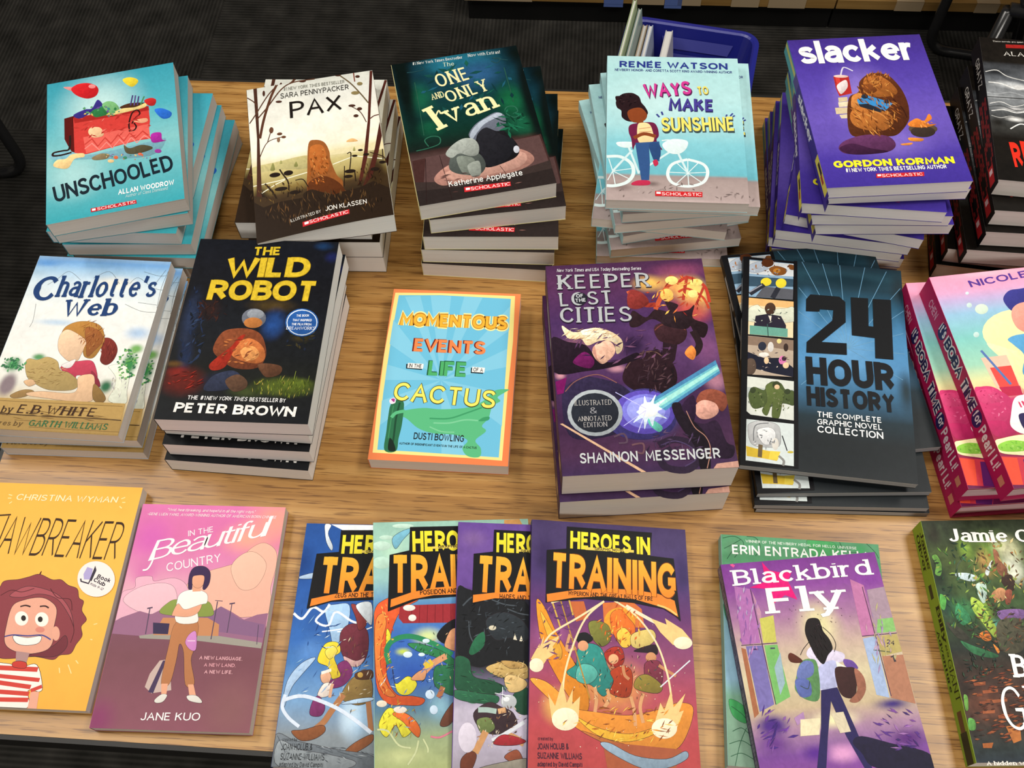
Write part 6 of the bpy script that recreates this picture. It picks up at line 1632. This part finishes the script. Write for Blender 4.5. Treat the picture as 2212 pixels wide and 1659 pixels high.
'X':((131.48, 193.93, 14.15),'''
G 0:7c3a90 .12:8c4a9c .25:a878a0 .38:c8b0a0 .5:d4c8a4 .62:c4b090 .7:a884a0 .8:7a4a98 .9:8a4a9c 1:6a3a80
B e4dca8 70.4 56.8 21.3 25.3 1
B ece4b4 64.7 131.4 23.8 8.1 1
B 8a4aa0 19.9 11.1 16.7 16 1
B 8840a0 121.9 21.5 18 13.5 1
B 4a2a80 16.3 132.2 15.4 10.2 .8
B 6a3a8c 14.6 145.6 16.4 12.3 1
B 3c2a78 113 123.5 18 5.9 1
B 5a2a78 117.8 149.2 18.9 9.1 1
B e0a0d0 65.6 156.3 16.4 8.9 1
B 5a2a90 44.7 154.6 12.9 7.8 1
N .07 12
P b070b0 7.8,19.5 21.3,23.2 19.9,68 4.8,68.1
P c090a8 21.7,24.5 25.6,43.1 21.5,63.2 22.2,50.6
P c8c460 23.3,48.1 35.1,46.4 33,68.4 22.3,68.2
P 7a70b0 7.7,69.6 21,70 20.9,116.4 8.4,121.2
P 78b868 22.6,70.1 33.2,70.3 34.7,111.6 21.9,117
P 98b4c0 34.3,76.6 32.8,100.8 27.1,109.8 26.9,88.3
P a86a4a 3.7,70.5 7.2,72 7.5,122.3 3.3,125.4
P c078a8 104.9,21.5 115,27.7 113,68.9 102.8,69.4
P a890a0 116.6,31.8 131.5,30.3 131.1,67.8 114.4,68.4
P 8ac070 118.9,56.7 131.5,56.4 131.1,67.8 115.2,67.9
P a4b8dc 102.9,71.3 113.3,70.2 111.8,118.8 102.3,115.7
P b8a868 114.6,70.3 131.2,69.7 131.5,84.1 114.6,86.5
P b07a60 114.6,86.5 131.5,86.6 130.9,124.9 113,118.9
L 4a3050 0.65 20.7,23.1 21.1,68.1 22.1,116.5
L 4a3050 0.62 4.1,68.7 33.5,69.1
L 4a3050 0.66 113.4,28.9 113.6,69 113.4,117.7
L 4a3050 0.63 102.8,69.4 131.4,69.1
l 4a3060 1.24 12.7,72.5 17,72.8
l 4a5060 1.24 27,72.9 30.7,73.1
P e4187a 35,0.7 39.9,8.5 49.8,11.3 58.4,10.6 53.3,19 57.5,35.2 48.2,30.5 32.7,39.8 35.3,24.2 20.3,21.8 34.8,17.6
P e85a9a 7.5,0.7 10.2,0.2 11.9,1.7 10.2,3.6
S d8d0e8 54.7,80.6 61.3,73.7 73,77.1 84.5,81.7 82.9,87.7 75.9,90.8 73,107.5 59.2,108.8 62.2,91
S b8bce4 62.2,91 76.8,87.3 73.3,106.3 59.5,107.6
S 6a4a9c 83.2,86.5 90.3,88.3 93,94.6 84.2,92.7
P f0ece4 76.8,87.3 84.2,92.7 76.6,93.3
S 1a1416 60.9,53.5 65.3,51.3 71.3,53 72.3,62 76.1,69.9 76.7,77.4 71.9,82 66.4,88.9 61.8,82.4 59.1,72.3 57.7,62.2
L 2a2020 0.51 72.9,59.5 78.2,66.3 80.1,73.9 77.4,79.9
L 2a2020 0.50 59.7,69.9 53.3,75.6 49.8,80.3
S 5c8c58 41.8,99.1 48.4,86.3 56.4,83.8 61.6,88.5 57.2,114.5 46.8,114.9 39.9,107.3
S 6a78b4 44.6,92.1 51.1,85.3 58.2,87 55.9,96.6 44.2,99.3
S 5a68a8 40.6,101.4 44.5,98.1 52.4,101.1 51.2,111.7 42.5,112.2
L 3a4a44 0.60 44.3,104 49.8,106.8 52.4,101.1
S 5a2c20 39.7,80.7 42.8,77.9 50.2,84 48.4,86.3 41.2,85.1
S 3a2020 74.7,93.2 84.2,92.7 90.9,95.6 86,114.4 78.2,116.1 73.7,109.9
S 9a6450 90,94.4 95.7,100.8 94.8,111.5 87.1,119.8 80,118.6 88.1,111
P 2a2458 59.8,108.8 73,107.5 75.2,118.3 79.5,139.4 84.9,168.7 79.1,168.2 71,144.4 65.6,117.5 56.9,143.3 50.2,165.9 43.3,165.4 53,137.3
S 1c1834 74.6,149.2 82.8,145.3 104.8,152.6 129.8,161.3 131.5,172.6 88.4,168.9 79.6,157.4
P b088b8 34.1,127.8 42.3,123.8 42.1,129.6 35.2,133.6
P e8dcb8 38.6,129.3 54.3,129.4 50.7,141.7 35.8,141.6
P d8ccb0 63.4,126.6 73.2,126.3 75.4,141.3 66.9,141.8
l 3a2a30 0.50 123.4,77.3 120.3,79.5
T- sansb 4a4048 120.9 77.1 126.8 78.8 3.81 24
T- sansb 3a3840 120.8 91.9 124.7 91.6 5.15 1
l 4a5a48 0.62 109.1,81.1 122.8,84
K 50 7.60 1.27 80 20 12.2 49.8 13.7 1.1 -5.6 28.4 9a6ab0,c088c0,8a5aa0,b8a8c8
K 40 7.57 1.26 80 20 118.9 70.7 14.9 1.1 -7.6 27.8 a890b8,c8a0b0,8a70a0,b8b080
K 40 8.12 1.62 30 40 15.4 136.6 16.5 1.3 -3.7 17.6 4a2c84,6a3c98,8a5aa8,3a2470
K 40 8.20 1.64 -30 40 112.6 142 18.9 1.5 -4.4 15.4 5a3488,7a4a98,3c2468,a070b0
K 30 5.01 0.50 110 20 67.4 69.2 7.4 0.6 -3.2 13.4 2c2024,0e0a0c,3a2c30
K 26 0.77 0.77 0 90 72.5 48 30.2 2.3 -2.4 10.1 5a3a50,3a2030
TT slab f8f4f4 8.2 19.3 124.6 19.3 13.53 Blackbird
TT slab f8f4f4 32 44.9 96.1 45.9 21.46 Fly
''','''
R 0 0 194 1 4a3a58
W 0 .2 194 .6 8a8498
'''),
'G':((134.97, 190.75, 14.21),'''
G 0:5c9a72 .12:5a9c70 .2:68a884 .3:7ab0a0 .45:8ab4c8 .65:90b8d0 .72:7aa890 .8:7ea48c 1:7c9a86
B 3aa45c 91.1 6.5 18 9.6 1
B 4aa868 119 7.2 7.7 8.2 1
B 5a8a68 10 11 10.4 9.6 1
N .1 18
S 3c8a58 0,62.7 5.1,62.3 5.8,75.3 2.6,76.2
S 3f9a58 2.2,140.3 12.4,143.7 18,152.9 14.1,158 4.7,152.8
S 4aa060 73.6,0.9 84.1,0 97.9,1.9 95.7,13 80.2,15.5
L 2c5a40 0.54 1.2,3.4 11.7,1.2 19.2,7.6 10.8,20.5
L 2c5a40 0.54 2.1,12.9 10.1,8.2 16.8,3.6
L 2c5a40 0.53 4.3,22.3 9.8,13.8 15.2,9.3
L 2c5a40 0.54 22.1,0.5 29.8,1.3 33.3,9.3 28.9,17.8
L 2c5a40 0.53 101.8,0.3 106.3,8.1 117.6,8.7
L 2c5a40 0.53 124.9,0 131.7,7.7 133.7,12.9
L 2c5a40 0.48 4.2,164.8 11.5,161.8 18.4,167.2
L 2c5a40 0.48 1.3,174.5 11,171.4 19.2,175.4
L 2c5a40 0.47 2.1,183.8 10.6,180.8 19.9,184.7
L 2c5a40 0.47 5.3,190.6 9.7,173.8 15.1,161.5
L 2c5a40 0.49 3.8,145.6 12,151 16.6,156.6
TA sansb f4f8f4 9 17.4 129 15.7 8.48 ERIN ENTRADA KELLY
T- sansb dceade 20.8 6.1 116 6.1 2.48 WINNER OF THE NEWBERY MEDAL FOR HELLO, UNIVERSE
''','''

'''),
'Y':((130.0, 198.0, 20.95),'''
G 0:2c3424 .08:34402a .2:4a5a30 .35:3c5430 .5:2c3a28 .56:232c26 .64:3a2c24 .75:44302a .88:38302a .95:2a3434 1:26303a
B 6a8a3a 55.9 30.3 26.5 22.7 1
B c8c8a0 67.2 27.7 14.6 15.7 1
B d8dcc8 68.2 44.3 11.8 16.8 1
B b08a50 45.9 38.6 7.9 15.5 1
B 1c2a20 4 49.1 11.8 19.3 1
B 1f3a34 5.1 73.3 11.6 17.4 1
B 3a7a4a 18.1 78.7 14.1 12 1
B 88a83c 35.4 81.5 7.7 14.7 1
B 7a9a3a 31.8 25.9 8 12.9 1
B 2c2c20 8 12.9 8 13 1
B 4a8a78 40.5 92 8.9 6.6 1
B 6a4030 17.4 154.9 20.7 16.9 1
B 30241e 3.1 142.8 11.1 11 1
B 5a3a50 57.1 87 10.2 8 1
N .45 9
S 6aa048 2.4,32.5 4.2,39.5 1.7,47.7 6,49.1 8.8,39.6 6.6,31.2
S 58a84c 1.8,65.3 6,69.3 2.7,78.5 0,75.9
S 3a8a5a 14.2,73.4 19.4,78.7 22.6,86.6 15,91.7 10.5,83.9
S a4c04c 27,68.2 34.8,73.6 39.2,86.8 42.4,99.7 37.9,102.2 30.9,89.3 25.8,78.8
S d87a30 25.9,99.5 33,96.4 35.1,103.4 29.7,104.7
S e08a3a 35.4,107.3 39.2,112.3 37.3,114.8
S 2f6a44 9.5,104.5 18.7,108.4 37,116.1 31.3,118.5 17.2,114.6
S 3a3a30 1.6,89 11.9,94.2 17.4,103.3 7.6,101.9
S c8dce0 18.1,47.9 28,47.3 36.4,50.8 31.5,54.8 21.7,52
S dce8e8 43.9,46.8 49.9,38.6 52.2,37.3 45.9,49.6
S b8d0c4 33.5,57.6 41.6,56.3 39.9,68.4 36,73.6 33.5,68.3
S 8a5a40 55.3,27.5 58.9,29 59.5,37.3 63,44.3 59.9,51.1 54.4,46.9
S 3a2820 55.6,52.4 64.3,49.1 66.7,55.2 63.3,63.3 57.5,60.5
S c08a60 44.5,65.7 52.3,60.5 56.8,63.2 53.4,71.2 47,71.1
S 8a4a38 56.8,63.2 62,63.2 57.9,73.9 54.1,73.8
S 7a5a90 46,80.3 66.8,79.2 64.7,87 48.9,88.8
S 4a4838 43.7,89.4 64.4,88.3 58,112.5 40.4,112.4
P 8a4a30 11.6,138 21.8,136.9 21.1,139.9 12.3,140.4
P 9a5434 17.6,144.1 30.2,143 29.5,145.5 17.6,146.5
P a05a38 23.1,151.4 35.7,150.3 35.1,152.7 23.8,153.8
P 8a4a30 13.1,152.5 21.8,152 21.2,154.3 13.1,154.8
P a05a38 13.8,159.6 23.7,159.1 23.1,161.4 13.8,161.9
P 9a5030 25.1,163.2 37.5,162.2 36.9,164.5 25.1,165.6
P 8a4a30 12.1,146.5 17,146.3 16.5,148.3 12.2,148.6
P b87038 29,171.4 40.2,170.4 38.4,181.9 31.8,184.1
P a86030 7.9,183.9 16.4,183.4 14.2,187.4 7.6,187.3
S 6aa048 2,147.6 4.8,148.8 3.1,158.3 0.7,158.3
S 5a9a4a 1.5,165.3 6,166.6 5,173.5 0.1,173.5
L 4a5a40 1.37 31.4,32.9 21.6,41.1 19.8,54.7
K 150 5.89 1.61 60 70 19.8 60.1 28.6 0.3 -10 43.1 2c4a2c,1c3024,4a7a38,3a6a48,6a9a3c,20402c,8aa848
K 90 5.43 1.63 80 60 57 46.9 26.2 0.3 -7.8 30.8 b8a060,6a5030,8a9a4a,d8c890,4a3a24,a86a3c
K 90 5.19 1.30 10 60 42.4 94.6 24.1 0.2 -5.1 20.3 3a2c24,5a4a30,4a6a3a,7a4a34,2a3424
K 150 6.59 1.34 6 12 24.7 155 28.1 0.3 -7.6 30.2 7a3c28,94502f,5a3024,a86038,48281f,2c2422
K 60 5.53 1.51 60 70 9.9 124.5 27.4 0.3 -2.3 9.8 1e2c26,2c4634,16221e
TA fatserif faf8f4 19.8 19.8 130 22 11.99 Jamie Oliver
TT fatserif faf8f4 45.4 134.2 96.2 136.4 18.68 BILLY
TT serif faf8f4 29.4 174.9 113.5 175.7 34.29 GIANT
T- fatserif f0ece4 7.3 199.9 46.6 200.1 2.90 A hidden world
''','''
R 0 0 198 1 8aa832
Tx fatserif 20280f 8 .62 42 .35 Jamie
Tx fatserif 20280f 8 .2 42 .35 Oliver
R 54 .3 12 .3 3a3a20
Tx fatserif 20280f 74 .55 104 .35 Billy
Tx fatserif 20280f 92 .12 142 .28 Adventure
Tx sansb 20280f 106 .62 116 .2 and the
Tx serif 20280f 118 .5 152 .42 GIANT
R 158 .3 16 .4 6a4a30
R 174 .2 24 .6 33331f
'''),
}
BOOKS=[
('U', 'U', -0.3879, 0.7062, 11.03, 0.088),
('U', 'U', -0.3848, 0.7089, 7.31, 0.0704),
('U', 'U', -0.3818, 0.7126, -4.27, 0.0528),
('U', 'U', -0.3753, 0.7117, -2.85, 0.0352),
('U', 'U', -0.3684, 0.7095, -4.93, 0.0176),
('U', 'U', -0.3772, 0.7159, -10.26, 0.0),
('P', 'P', -0.1845, 0.6879, 7.85, 0.0752),
('P', 'P', -0.1931, 0.7135, -3.76, 0.0501),
('P', 'P', -0.1864, 0.7098, -3.46, 0.0251),
('P', 'P', -0.185, 0.711, -4.16, 0.0),
('I', 'I', -0.0304, 0.7129, 9.22, 0.0819),
('I', 'I', -0.0139, 0.7081, 4.37, 0.0615),
('I', 'I', -0.0093, 0.6962, -3.2, 0.041),
('I', 'I', -0.0105, 0.6946, -4.79, 0.0205),
('I', 'I', -0.0088, 0.6903, -7.03, 0.0),
('S', 'S', 0.1726, 0.6912, -5.43, 0.0914),
('S', 'S', 0.1871, 0.6984, -5.71, 0.0783),
('S', 'S', 0.1794, 0.7035, 1.6, 0.0653),
('S', 'S', 0.1701, 0.7032, 3.18, 0.0522),
('S', 'S', 0.1721, 0.7064, -10.91, 0.0392),
('S', 'S', 0.1699, 0.716, 9.12, 0.0261),
('S', 'S', 0.1684, 0.7042, 3.39, 0.0131),
('S', 'S', 0.1688, 0.6978, -5.06, 0.0),
('K', 'K', 0.3537, 0.6644, 0.31, 0.1296),
('K', 'K', 0.36, 0.669, -0.34, 0.1152),
('K', 'K', 0.3532, 0.6626, -8.06, 0.1008),
('K', 'K', 0.3588, 0.6657, -3.78, 0.0864),
('K', 'K', 0.3641, 0.6666, -2.9, 0.072),
('K', 'K', 0.3652, 0.6732, -17.07, 0.0576),
('K', 'K', 0.3508, 0.674, -12.04, 0.0432),
('K', 'K', 0.3474, 0.677, -11.94, 0.0288),
('K', 'K', 0.3491, 0.6784, -9.22, 0.0144),
('K', 'K', 0.3503, 0.6853, -7.66, 0.0),
('R', 'R', 0.539, 0.67, -10.47, 0.1042),
('R', 'R', 0.5354, 0.6552, -7.83, 0.0833),
('R', 'R', 0.5323, 0.6481, -7.06, 0.0625),
('R', 'R', 0.5232, 0.6423, -8.27, 0.0417),
('R', 'R', 0.5228, 0.6551, -11.87, 0.0208),
('R', 'R', 0.5186, 0.6519, -12.08, 0.0),
('C', 'C', -0.4141, 0.5095, -6.37, 0.0288),
('C', 'C', -0.4052, 0.51, -4.97, 0.0144),
('C', 'C', -0.4041, 0.505, -4.9, 0.0),
('W', 'W', -0.234, 0.4885, -4.92, 0.0646),
('W', 'W', -0.2353, 0.4935, -7.25, 0.0431),
('W', 'W', -0.2393, 0.4851, -6.13, 0.0215),
('W', 'W', -0.2418, 0.4784, -7.51, 0.0),
('M', 'M', -0.0609, 0.471, -5.94, 0.0),
('H', 'H', 0.1118, 0.4409, 0.51, 0.0382),
('H', 'H', 0.1093, 0.4344, 0.86, 0.0),
('T', 'T', 0.2911, 0.4506, -9.71, 0.0319),
('T', 'T', 0.2979, 0.4742, 2.99, 0.0239),
('T', 'T', 0.2924, 0.4417, -2.05, 0.0159),
('T', 'T', 0.2939, 0.4319, -3.84, 0.008),
('T', 'T', 0.2978, 0.4312, -4.25, 0.0),
('B', 'B', 0.4687, 0.4135, 4.2, 0.0524),
('B', 'B', 0.4523, 0.4218, 0.47, 0.0262),
('B', 'B', 0.4531, 0.4178, 1.59, 0.0),
('J', 'J', -0.4157, 0.2748, -4.89, 0.0),
('Q', 'Q', -0.2803, 0.2501, -4.16, 0.0),
('X', 'X', 0.239, 0.171, 2.27, 0.0142),
('X', 'G', 0.2332, 0.1952, -6.62, 0.0),
('Y', 'Y', 0.412, 0.1985, -1.8, 0.0),
('N', 'N1', -0.1281, 0.2202, -4.13, 0.0, 0.0),
('N', 'N2', -0.0559, 0.2174, 2.16, 0.0, 0.0198),
('N', 'N3', 0.0112, 0.2104, -2.06, 0.0, 0.0177),
('N', 'N4', 0.0722, 0.2079, -3.71, 0.0, 0.0181),
]
STICKER='''
E f6ece8 114.4 87 16.4 -0.6 4.4 15.8
P b4a8d8 102.2,83.2 103.9,76.7 109.1,78.1 110.2,87.8 103.9,88
P 2a2434 108.9,87.9 110.6,75.1 112.7,79.6 110.9,89.4
l 3a3444 1.13 100.8,87.3 101.9,89.7 108.8,91.4 111.9,78
T- bold 2a2434 114.4 86.1 127 90.1 3.61 Book
T- bold 2a2434 112.1 89 123.1 93.5 3.42 Club
T- italb 5a5464 110.1 92.3 122.5 97 2.13 Kids 9-12
'''

# name, paper, spine colour, inset, back colour
KIND = {
'U':('paperback_book','grey','35919f',.3),'P':('paperback_book','white','3a2c20',.3),'I':('paperback_book','buff','e6dca0',.3),'S':('paperback_book','buff','a9d4da',.3),
'K':('paperback_book','white','40308c',.3),'R':('paperback_book','buff','0d0b0e',.3),'C':('paperback_book','buff','b9cce0',.3),'W':('paperback_book','white','14161c',.3),
'M':('paperback_book','buff','ea8350',.3),'H':('paperback_book','buff','3c2442',.3),'T':('graphic_novel','dark','16181b',.3),'B':('hardcover_book','pink','b81e58',3),
'J':('paperback_book','grey','f0b448',.3),'Q':('paperback_book','grey','a85a88',.3),'X':('paperback_book','grey','4a3a58',.3),'G':('paperback_book','grey','8ab8b0',.3),
'Y':('paperback_book','white','8aa832',.3),'N1':('graphic_novel','grey','2a56a0',.3),'N2':('graphic_novel','grey','9cc8b8',.3),'N3':('graphic_novel','grey','6a4a9a',.3),'N4':('graphic_novel','grey','3a2c58',.3)}
LOOK = {  # label of the topmost / single copy, colour phrase for the copies below, place phrase
'U':('teal paperback with red chest and balloons on its cover, topmost of the tilted teal stack','teal paperback','in the leaning stack at the back left corner'),
'P':('cream and brown woodland paperback with slender trees, topmost of its stack','cream woodland paperback','in the stack with bare trees on the covers'),
'I':('dark green paperback with cream lettering and grey boulders, topmost of its stack','dark green paperback','in the five-book stack'),
'S':('pale blue paperback with white bicycle and pink lettering, topmost of its stack','pale blue bicycle paperback','in the jumbled stack'),
'K':('purple paperback with big white lowercase title, topmost of its tall stack','purple paperback','in the tallest stack'),
'R':('black paperback with grey stormy sea and red title, topmost at the right edge','black stormy sea paperback','in the stack by the right edge'),
'C':('white and sky blue farm paperback with curly navy title, topmost of its stack','sky blue farm paperback','in the short stack by the left edge'),
'W':('black paperback with bold yellow brushed title, topmost of its stack','black paperback with yellow title','in its neat stack'),
'M':('sky blue paperback with orange border and a cactus, lying alone on bare wood',None,None),
'H':('thick plum fantasy paperback with silver title and blue starburst, upper of two','thick plum fantasy paperback',''),
'T':('dark blue graphic novel with big black 24 and picture strip, topmost of its stack','dark blue history graphic novel','in the fanned stack'),
'B':('pink and aqua hardcover with magenta spine, topmost of the pink stack','pink hardcover with magenta spine','in the pink stack'),
'J':('golden yellow paperback with curly red-haired girl and round white sticker',None,None),
'Q':('pink and plum paperback with girl in white shirt, lying beside the yellow book',None,None),
'X':('purple paperback with long-haired girl carrying a guitar between lockers',None,None),
'G':('leafy green paperback lying mostly hidden under the purple locker paperback',None,None),
'Y':('dark forest green paperback with lime green spine at the lower right corner',None,None),
'N1':('blue lightning comic book, leftmost of the four overlapping comics',None,None),
'N2':('sea green comic book with orange serpent, lying over the blue lightning comic',None,None),
'N3':('violet and black comic book with green cloak, third of the overlapping comics',None,None),
'N4':('fiery purple and orange comic book lying fully visible on top of three comics',None,None)}
GROUP = {'U':'teal paperbacks in the leaning stack','P':'woodland paperbacks','I':'dark green paperbacks','S':'pale blue bicycle paperbacks','K':'purple paperbacks','R':'black stormy sea paperbacks','C':'farm paperbacks',
'W':'black paperbacks with yellow title','H':'thick plum paperbacks','T':'history graphic novels','B':'pink hardcovers','N1':'overlapping comic books','N2':'overlapping comic books','N3':'overlapping comic books','N4':'overlapping comic books'}
ORD = ['topmost', 'second', 'third', 'fourth', 'fifth', 'sixth', 'seventh', 'eighth', 'ninth', 'tenth']
def book_meshes(ty):
    dim, ops, sp_ = TYPES[ty]; w_, h_, t_ = dim; nm, pap, sc_, ins = KIND[ty]
    M_ = front_meshes(dim, ops, hash_(ty), INK.get(ty, (0, 0, 0))); k = (ins > 1) * 2.0 + .45
    pg = MB().box(((0 if ins < 1 else -ins / 2000), 0, t_ / 2000), ((w_ - (ins if ins > 1 else .4)) / 1000, (h_ - 2 * ins) / 1000, (t_ - 2 * k) / 1000))
    M_['page_block'] = pg.mesh('page_block', PAPER[pap])
    if ins > 1:
        for q in M_: pass
    cm = bpy.data.materials.get('cover_' + sc_) or mat('cover_' + sc_, tuple(lin(sc_) * .88), .4, .4)[0]
    M_['back_cover'] = MB().box((0, 0, k / 2000), (w_ / 1000, h_ / 1000, k / 1000)).mesh('back_cover', cm)
    M_['spine'] = spine_mesh(dim, sp_, sc_)
    if ins > 1:   # board thickness under the printed front
        M_['front_board'] = MB().box((0, 0, (t_ - .45 - 1.0) / 1000), (w_ / 1000, h_ / 1000, .002)).mesh('front_board', cm)
    return M_
# ink mottling, shading of drawn shapes, outline width (mm)
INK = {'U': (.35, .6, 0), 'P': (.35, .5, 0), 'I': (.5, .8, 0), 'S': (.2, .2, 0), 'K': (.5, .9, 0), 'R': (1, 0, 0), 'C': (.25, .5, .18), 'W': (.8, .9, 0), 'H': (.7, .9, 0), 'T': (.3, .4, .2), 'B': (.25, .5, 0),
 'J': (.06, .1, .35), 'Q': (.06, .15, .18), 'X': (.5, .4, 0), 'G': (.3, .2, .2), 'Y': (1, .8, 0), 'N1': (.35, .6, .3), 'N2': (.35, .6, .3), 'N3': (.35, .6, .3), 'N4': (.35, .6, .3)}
SUB = ('title_lettering', 'author_lettering', 'publisher_lettering')
def make_book(ty):
    M_ = book_meshes(ty); root = empty(KIND[ty][0], (0, 0, 0)); fc = None
    for nm in ('page_block', 'back_cover', 'spine', 'front_board', 'front_cover'):
        if nm in M_:
            o_ = link(nm, M_[nm], root)
            if nm == 'front_cover': fc = o_
    for nm in SUB:
        if nm in M_: link(nm, M_[nm], fc)
    return root
def copy_tree(o, parent=None):
    c = o.copy(); COL.objects.link(c); c.parent = parent
    for ch in o.children: copy_tree(ch, c)
    return c
first = {}; seen = {}; cnt = {}
for b_ in BOOKS: cnt[b_[1]] = cnt.get(b_[1], 0) + 1
for b_ in BOOKS:
    ty = b_[1]; x, y, th, z0 = b_[2:6]; i = seen.get(ty, 0); seen[ty] = i + 1
    if ty not in first: root = first[ty] = make_book(ty)
    else: root = copy_tree(first[ty])
    n_ = cnt[ty]; top, ph, place = LOOK[ty]
    if i == 0: lab = top
    elif n_ == 2: lab = 'lower of the two thick plum fantasy paperbacks, resting on the wood'
    elif i == n_ - 1: lab = 'bottom %s %s' % (ph, place)
    else: lab = '%s %s from the top %s' % (ORD[i], ph, place)
    tag(root, lab, 'book', GROUP.get(ty))
    gap = .0005 * (n_ - 1 - i) if n_ > 1 else (.0005 if ty == 'X' else 0)
    root.location = (x, y, TZ + z0 + gap + .0001)
    if len(b_) > 6:   # a comic leaning on the one before it: raise the left edge
        w_ = TYPES[ty][0][0] / 1000; zl = b_[6]; tl = math.asin(zl / w_)
        root.location = (x, y, TZ + zl / 2 + .0003); root.rotation_euler = (Matrix.Rotation(math.radians(th), 3, 'Z') @ Matrix.Rotation(tl, 3, 'Y')).to_euler()
    else: root.rotation_euler = (0, 0, math.radians(th))
# the topmost woodland paperback is sprung open: its spine side sags towards the foot of the book
root = first['P']; w_, h_, t_ = (q / 1000 for q in TYPES['P'][0])
def sag(me):
    me = me.copy(); bm = bmesh.new(); bm.from_mesh(me)
    for i in range(1, 24):
        bmesh.ops.bisect_plane(bm, geom=bm.verts[:] + bm.edges[:] + bm.faces[:], plane_co=(-w_ / 2 + w_ * i / 24, 0, 0), plane_no=(1, 0, 0), dist=1e-7)
    for i in range(1, 8):
        bmesh.ops.bisect_plane(bm, geom=bm.verts[:] + bm.edges[:] + bm.faces[:], plane_co=(0, -h_ / 2 + h_ * i / 8, 0), plane_no=(0, 1, 0), dist=1e-7)
    for v in bm.verts:
        s_ = max(0, min(1, .5 - v.co.x / w_)) ** 1.7 * (max(0, min(1, .62 - v.co.y / h_ * .76)))
        k_ = v.co.z / t_; v.co.z += -.012 * s_ * k_ + .0075 * s_ * (1 - k_)
    bm.to_mesh(me); bm.free(); return me
for o_ in [c for c in root.children] + [d for c in root.children for d in c.children]: o_.data = sag(o_.data)
# round white sticker on the yellow paperback
root = first['J']; w_, h_, t_ = TYPES['J'][0]; pr = Print()
for ln in STICKER.strip().split('\n'):
    k = ln.split()
    zz = .9 + .02 * len(pr.f) ** .3
    if k[0] == 'E':
        cx, cy, ax, ay, bx, by = map(float, k[2:8]); pr.add(*poly([(cx + ax * math.cos(q) + bx * math.sin(q), cy + ay * math.cos(q) + by * math.sin(q)) for q in np.linspace(0, 2 * math.pi, 41)[:-1]]), k[1], zz)
    elif k[0] == 'P': pr.add(*poly(parse_pts(k[2:])), k[1], zz)
    elif k[0] == 'l': pr.add(*ribbon(parse_pts(k[3:]), float(k[2])), k[1], zz)
    else: x1, y1, x2, y2, cap = map(float, k[3:8]); g_, f_, dz = text_geo(k[1], x1, y1, x2, y2, cap, ' '.join(k[8:])); pr.add(g_, f_, k[2], zz, dz)
link('round_sticker', pr.mesh('round_sticker', w_, h_, t_), root)['label'] = 'round white sticker'
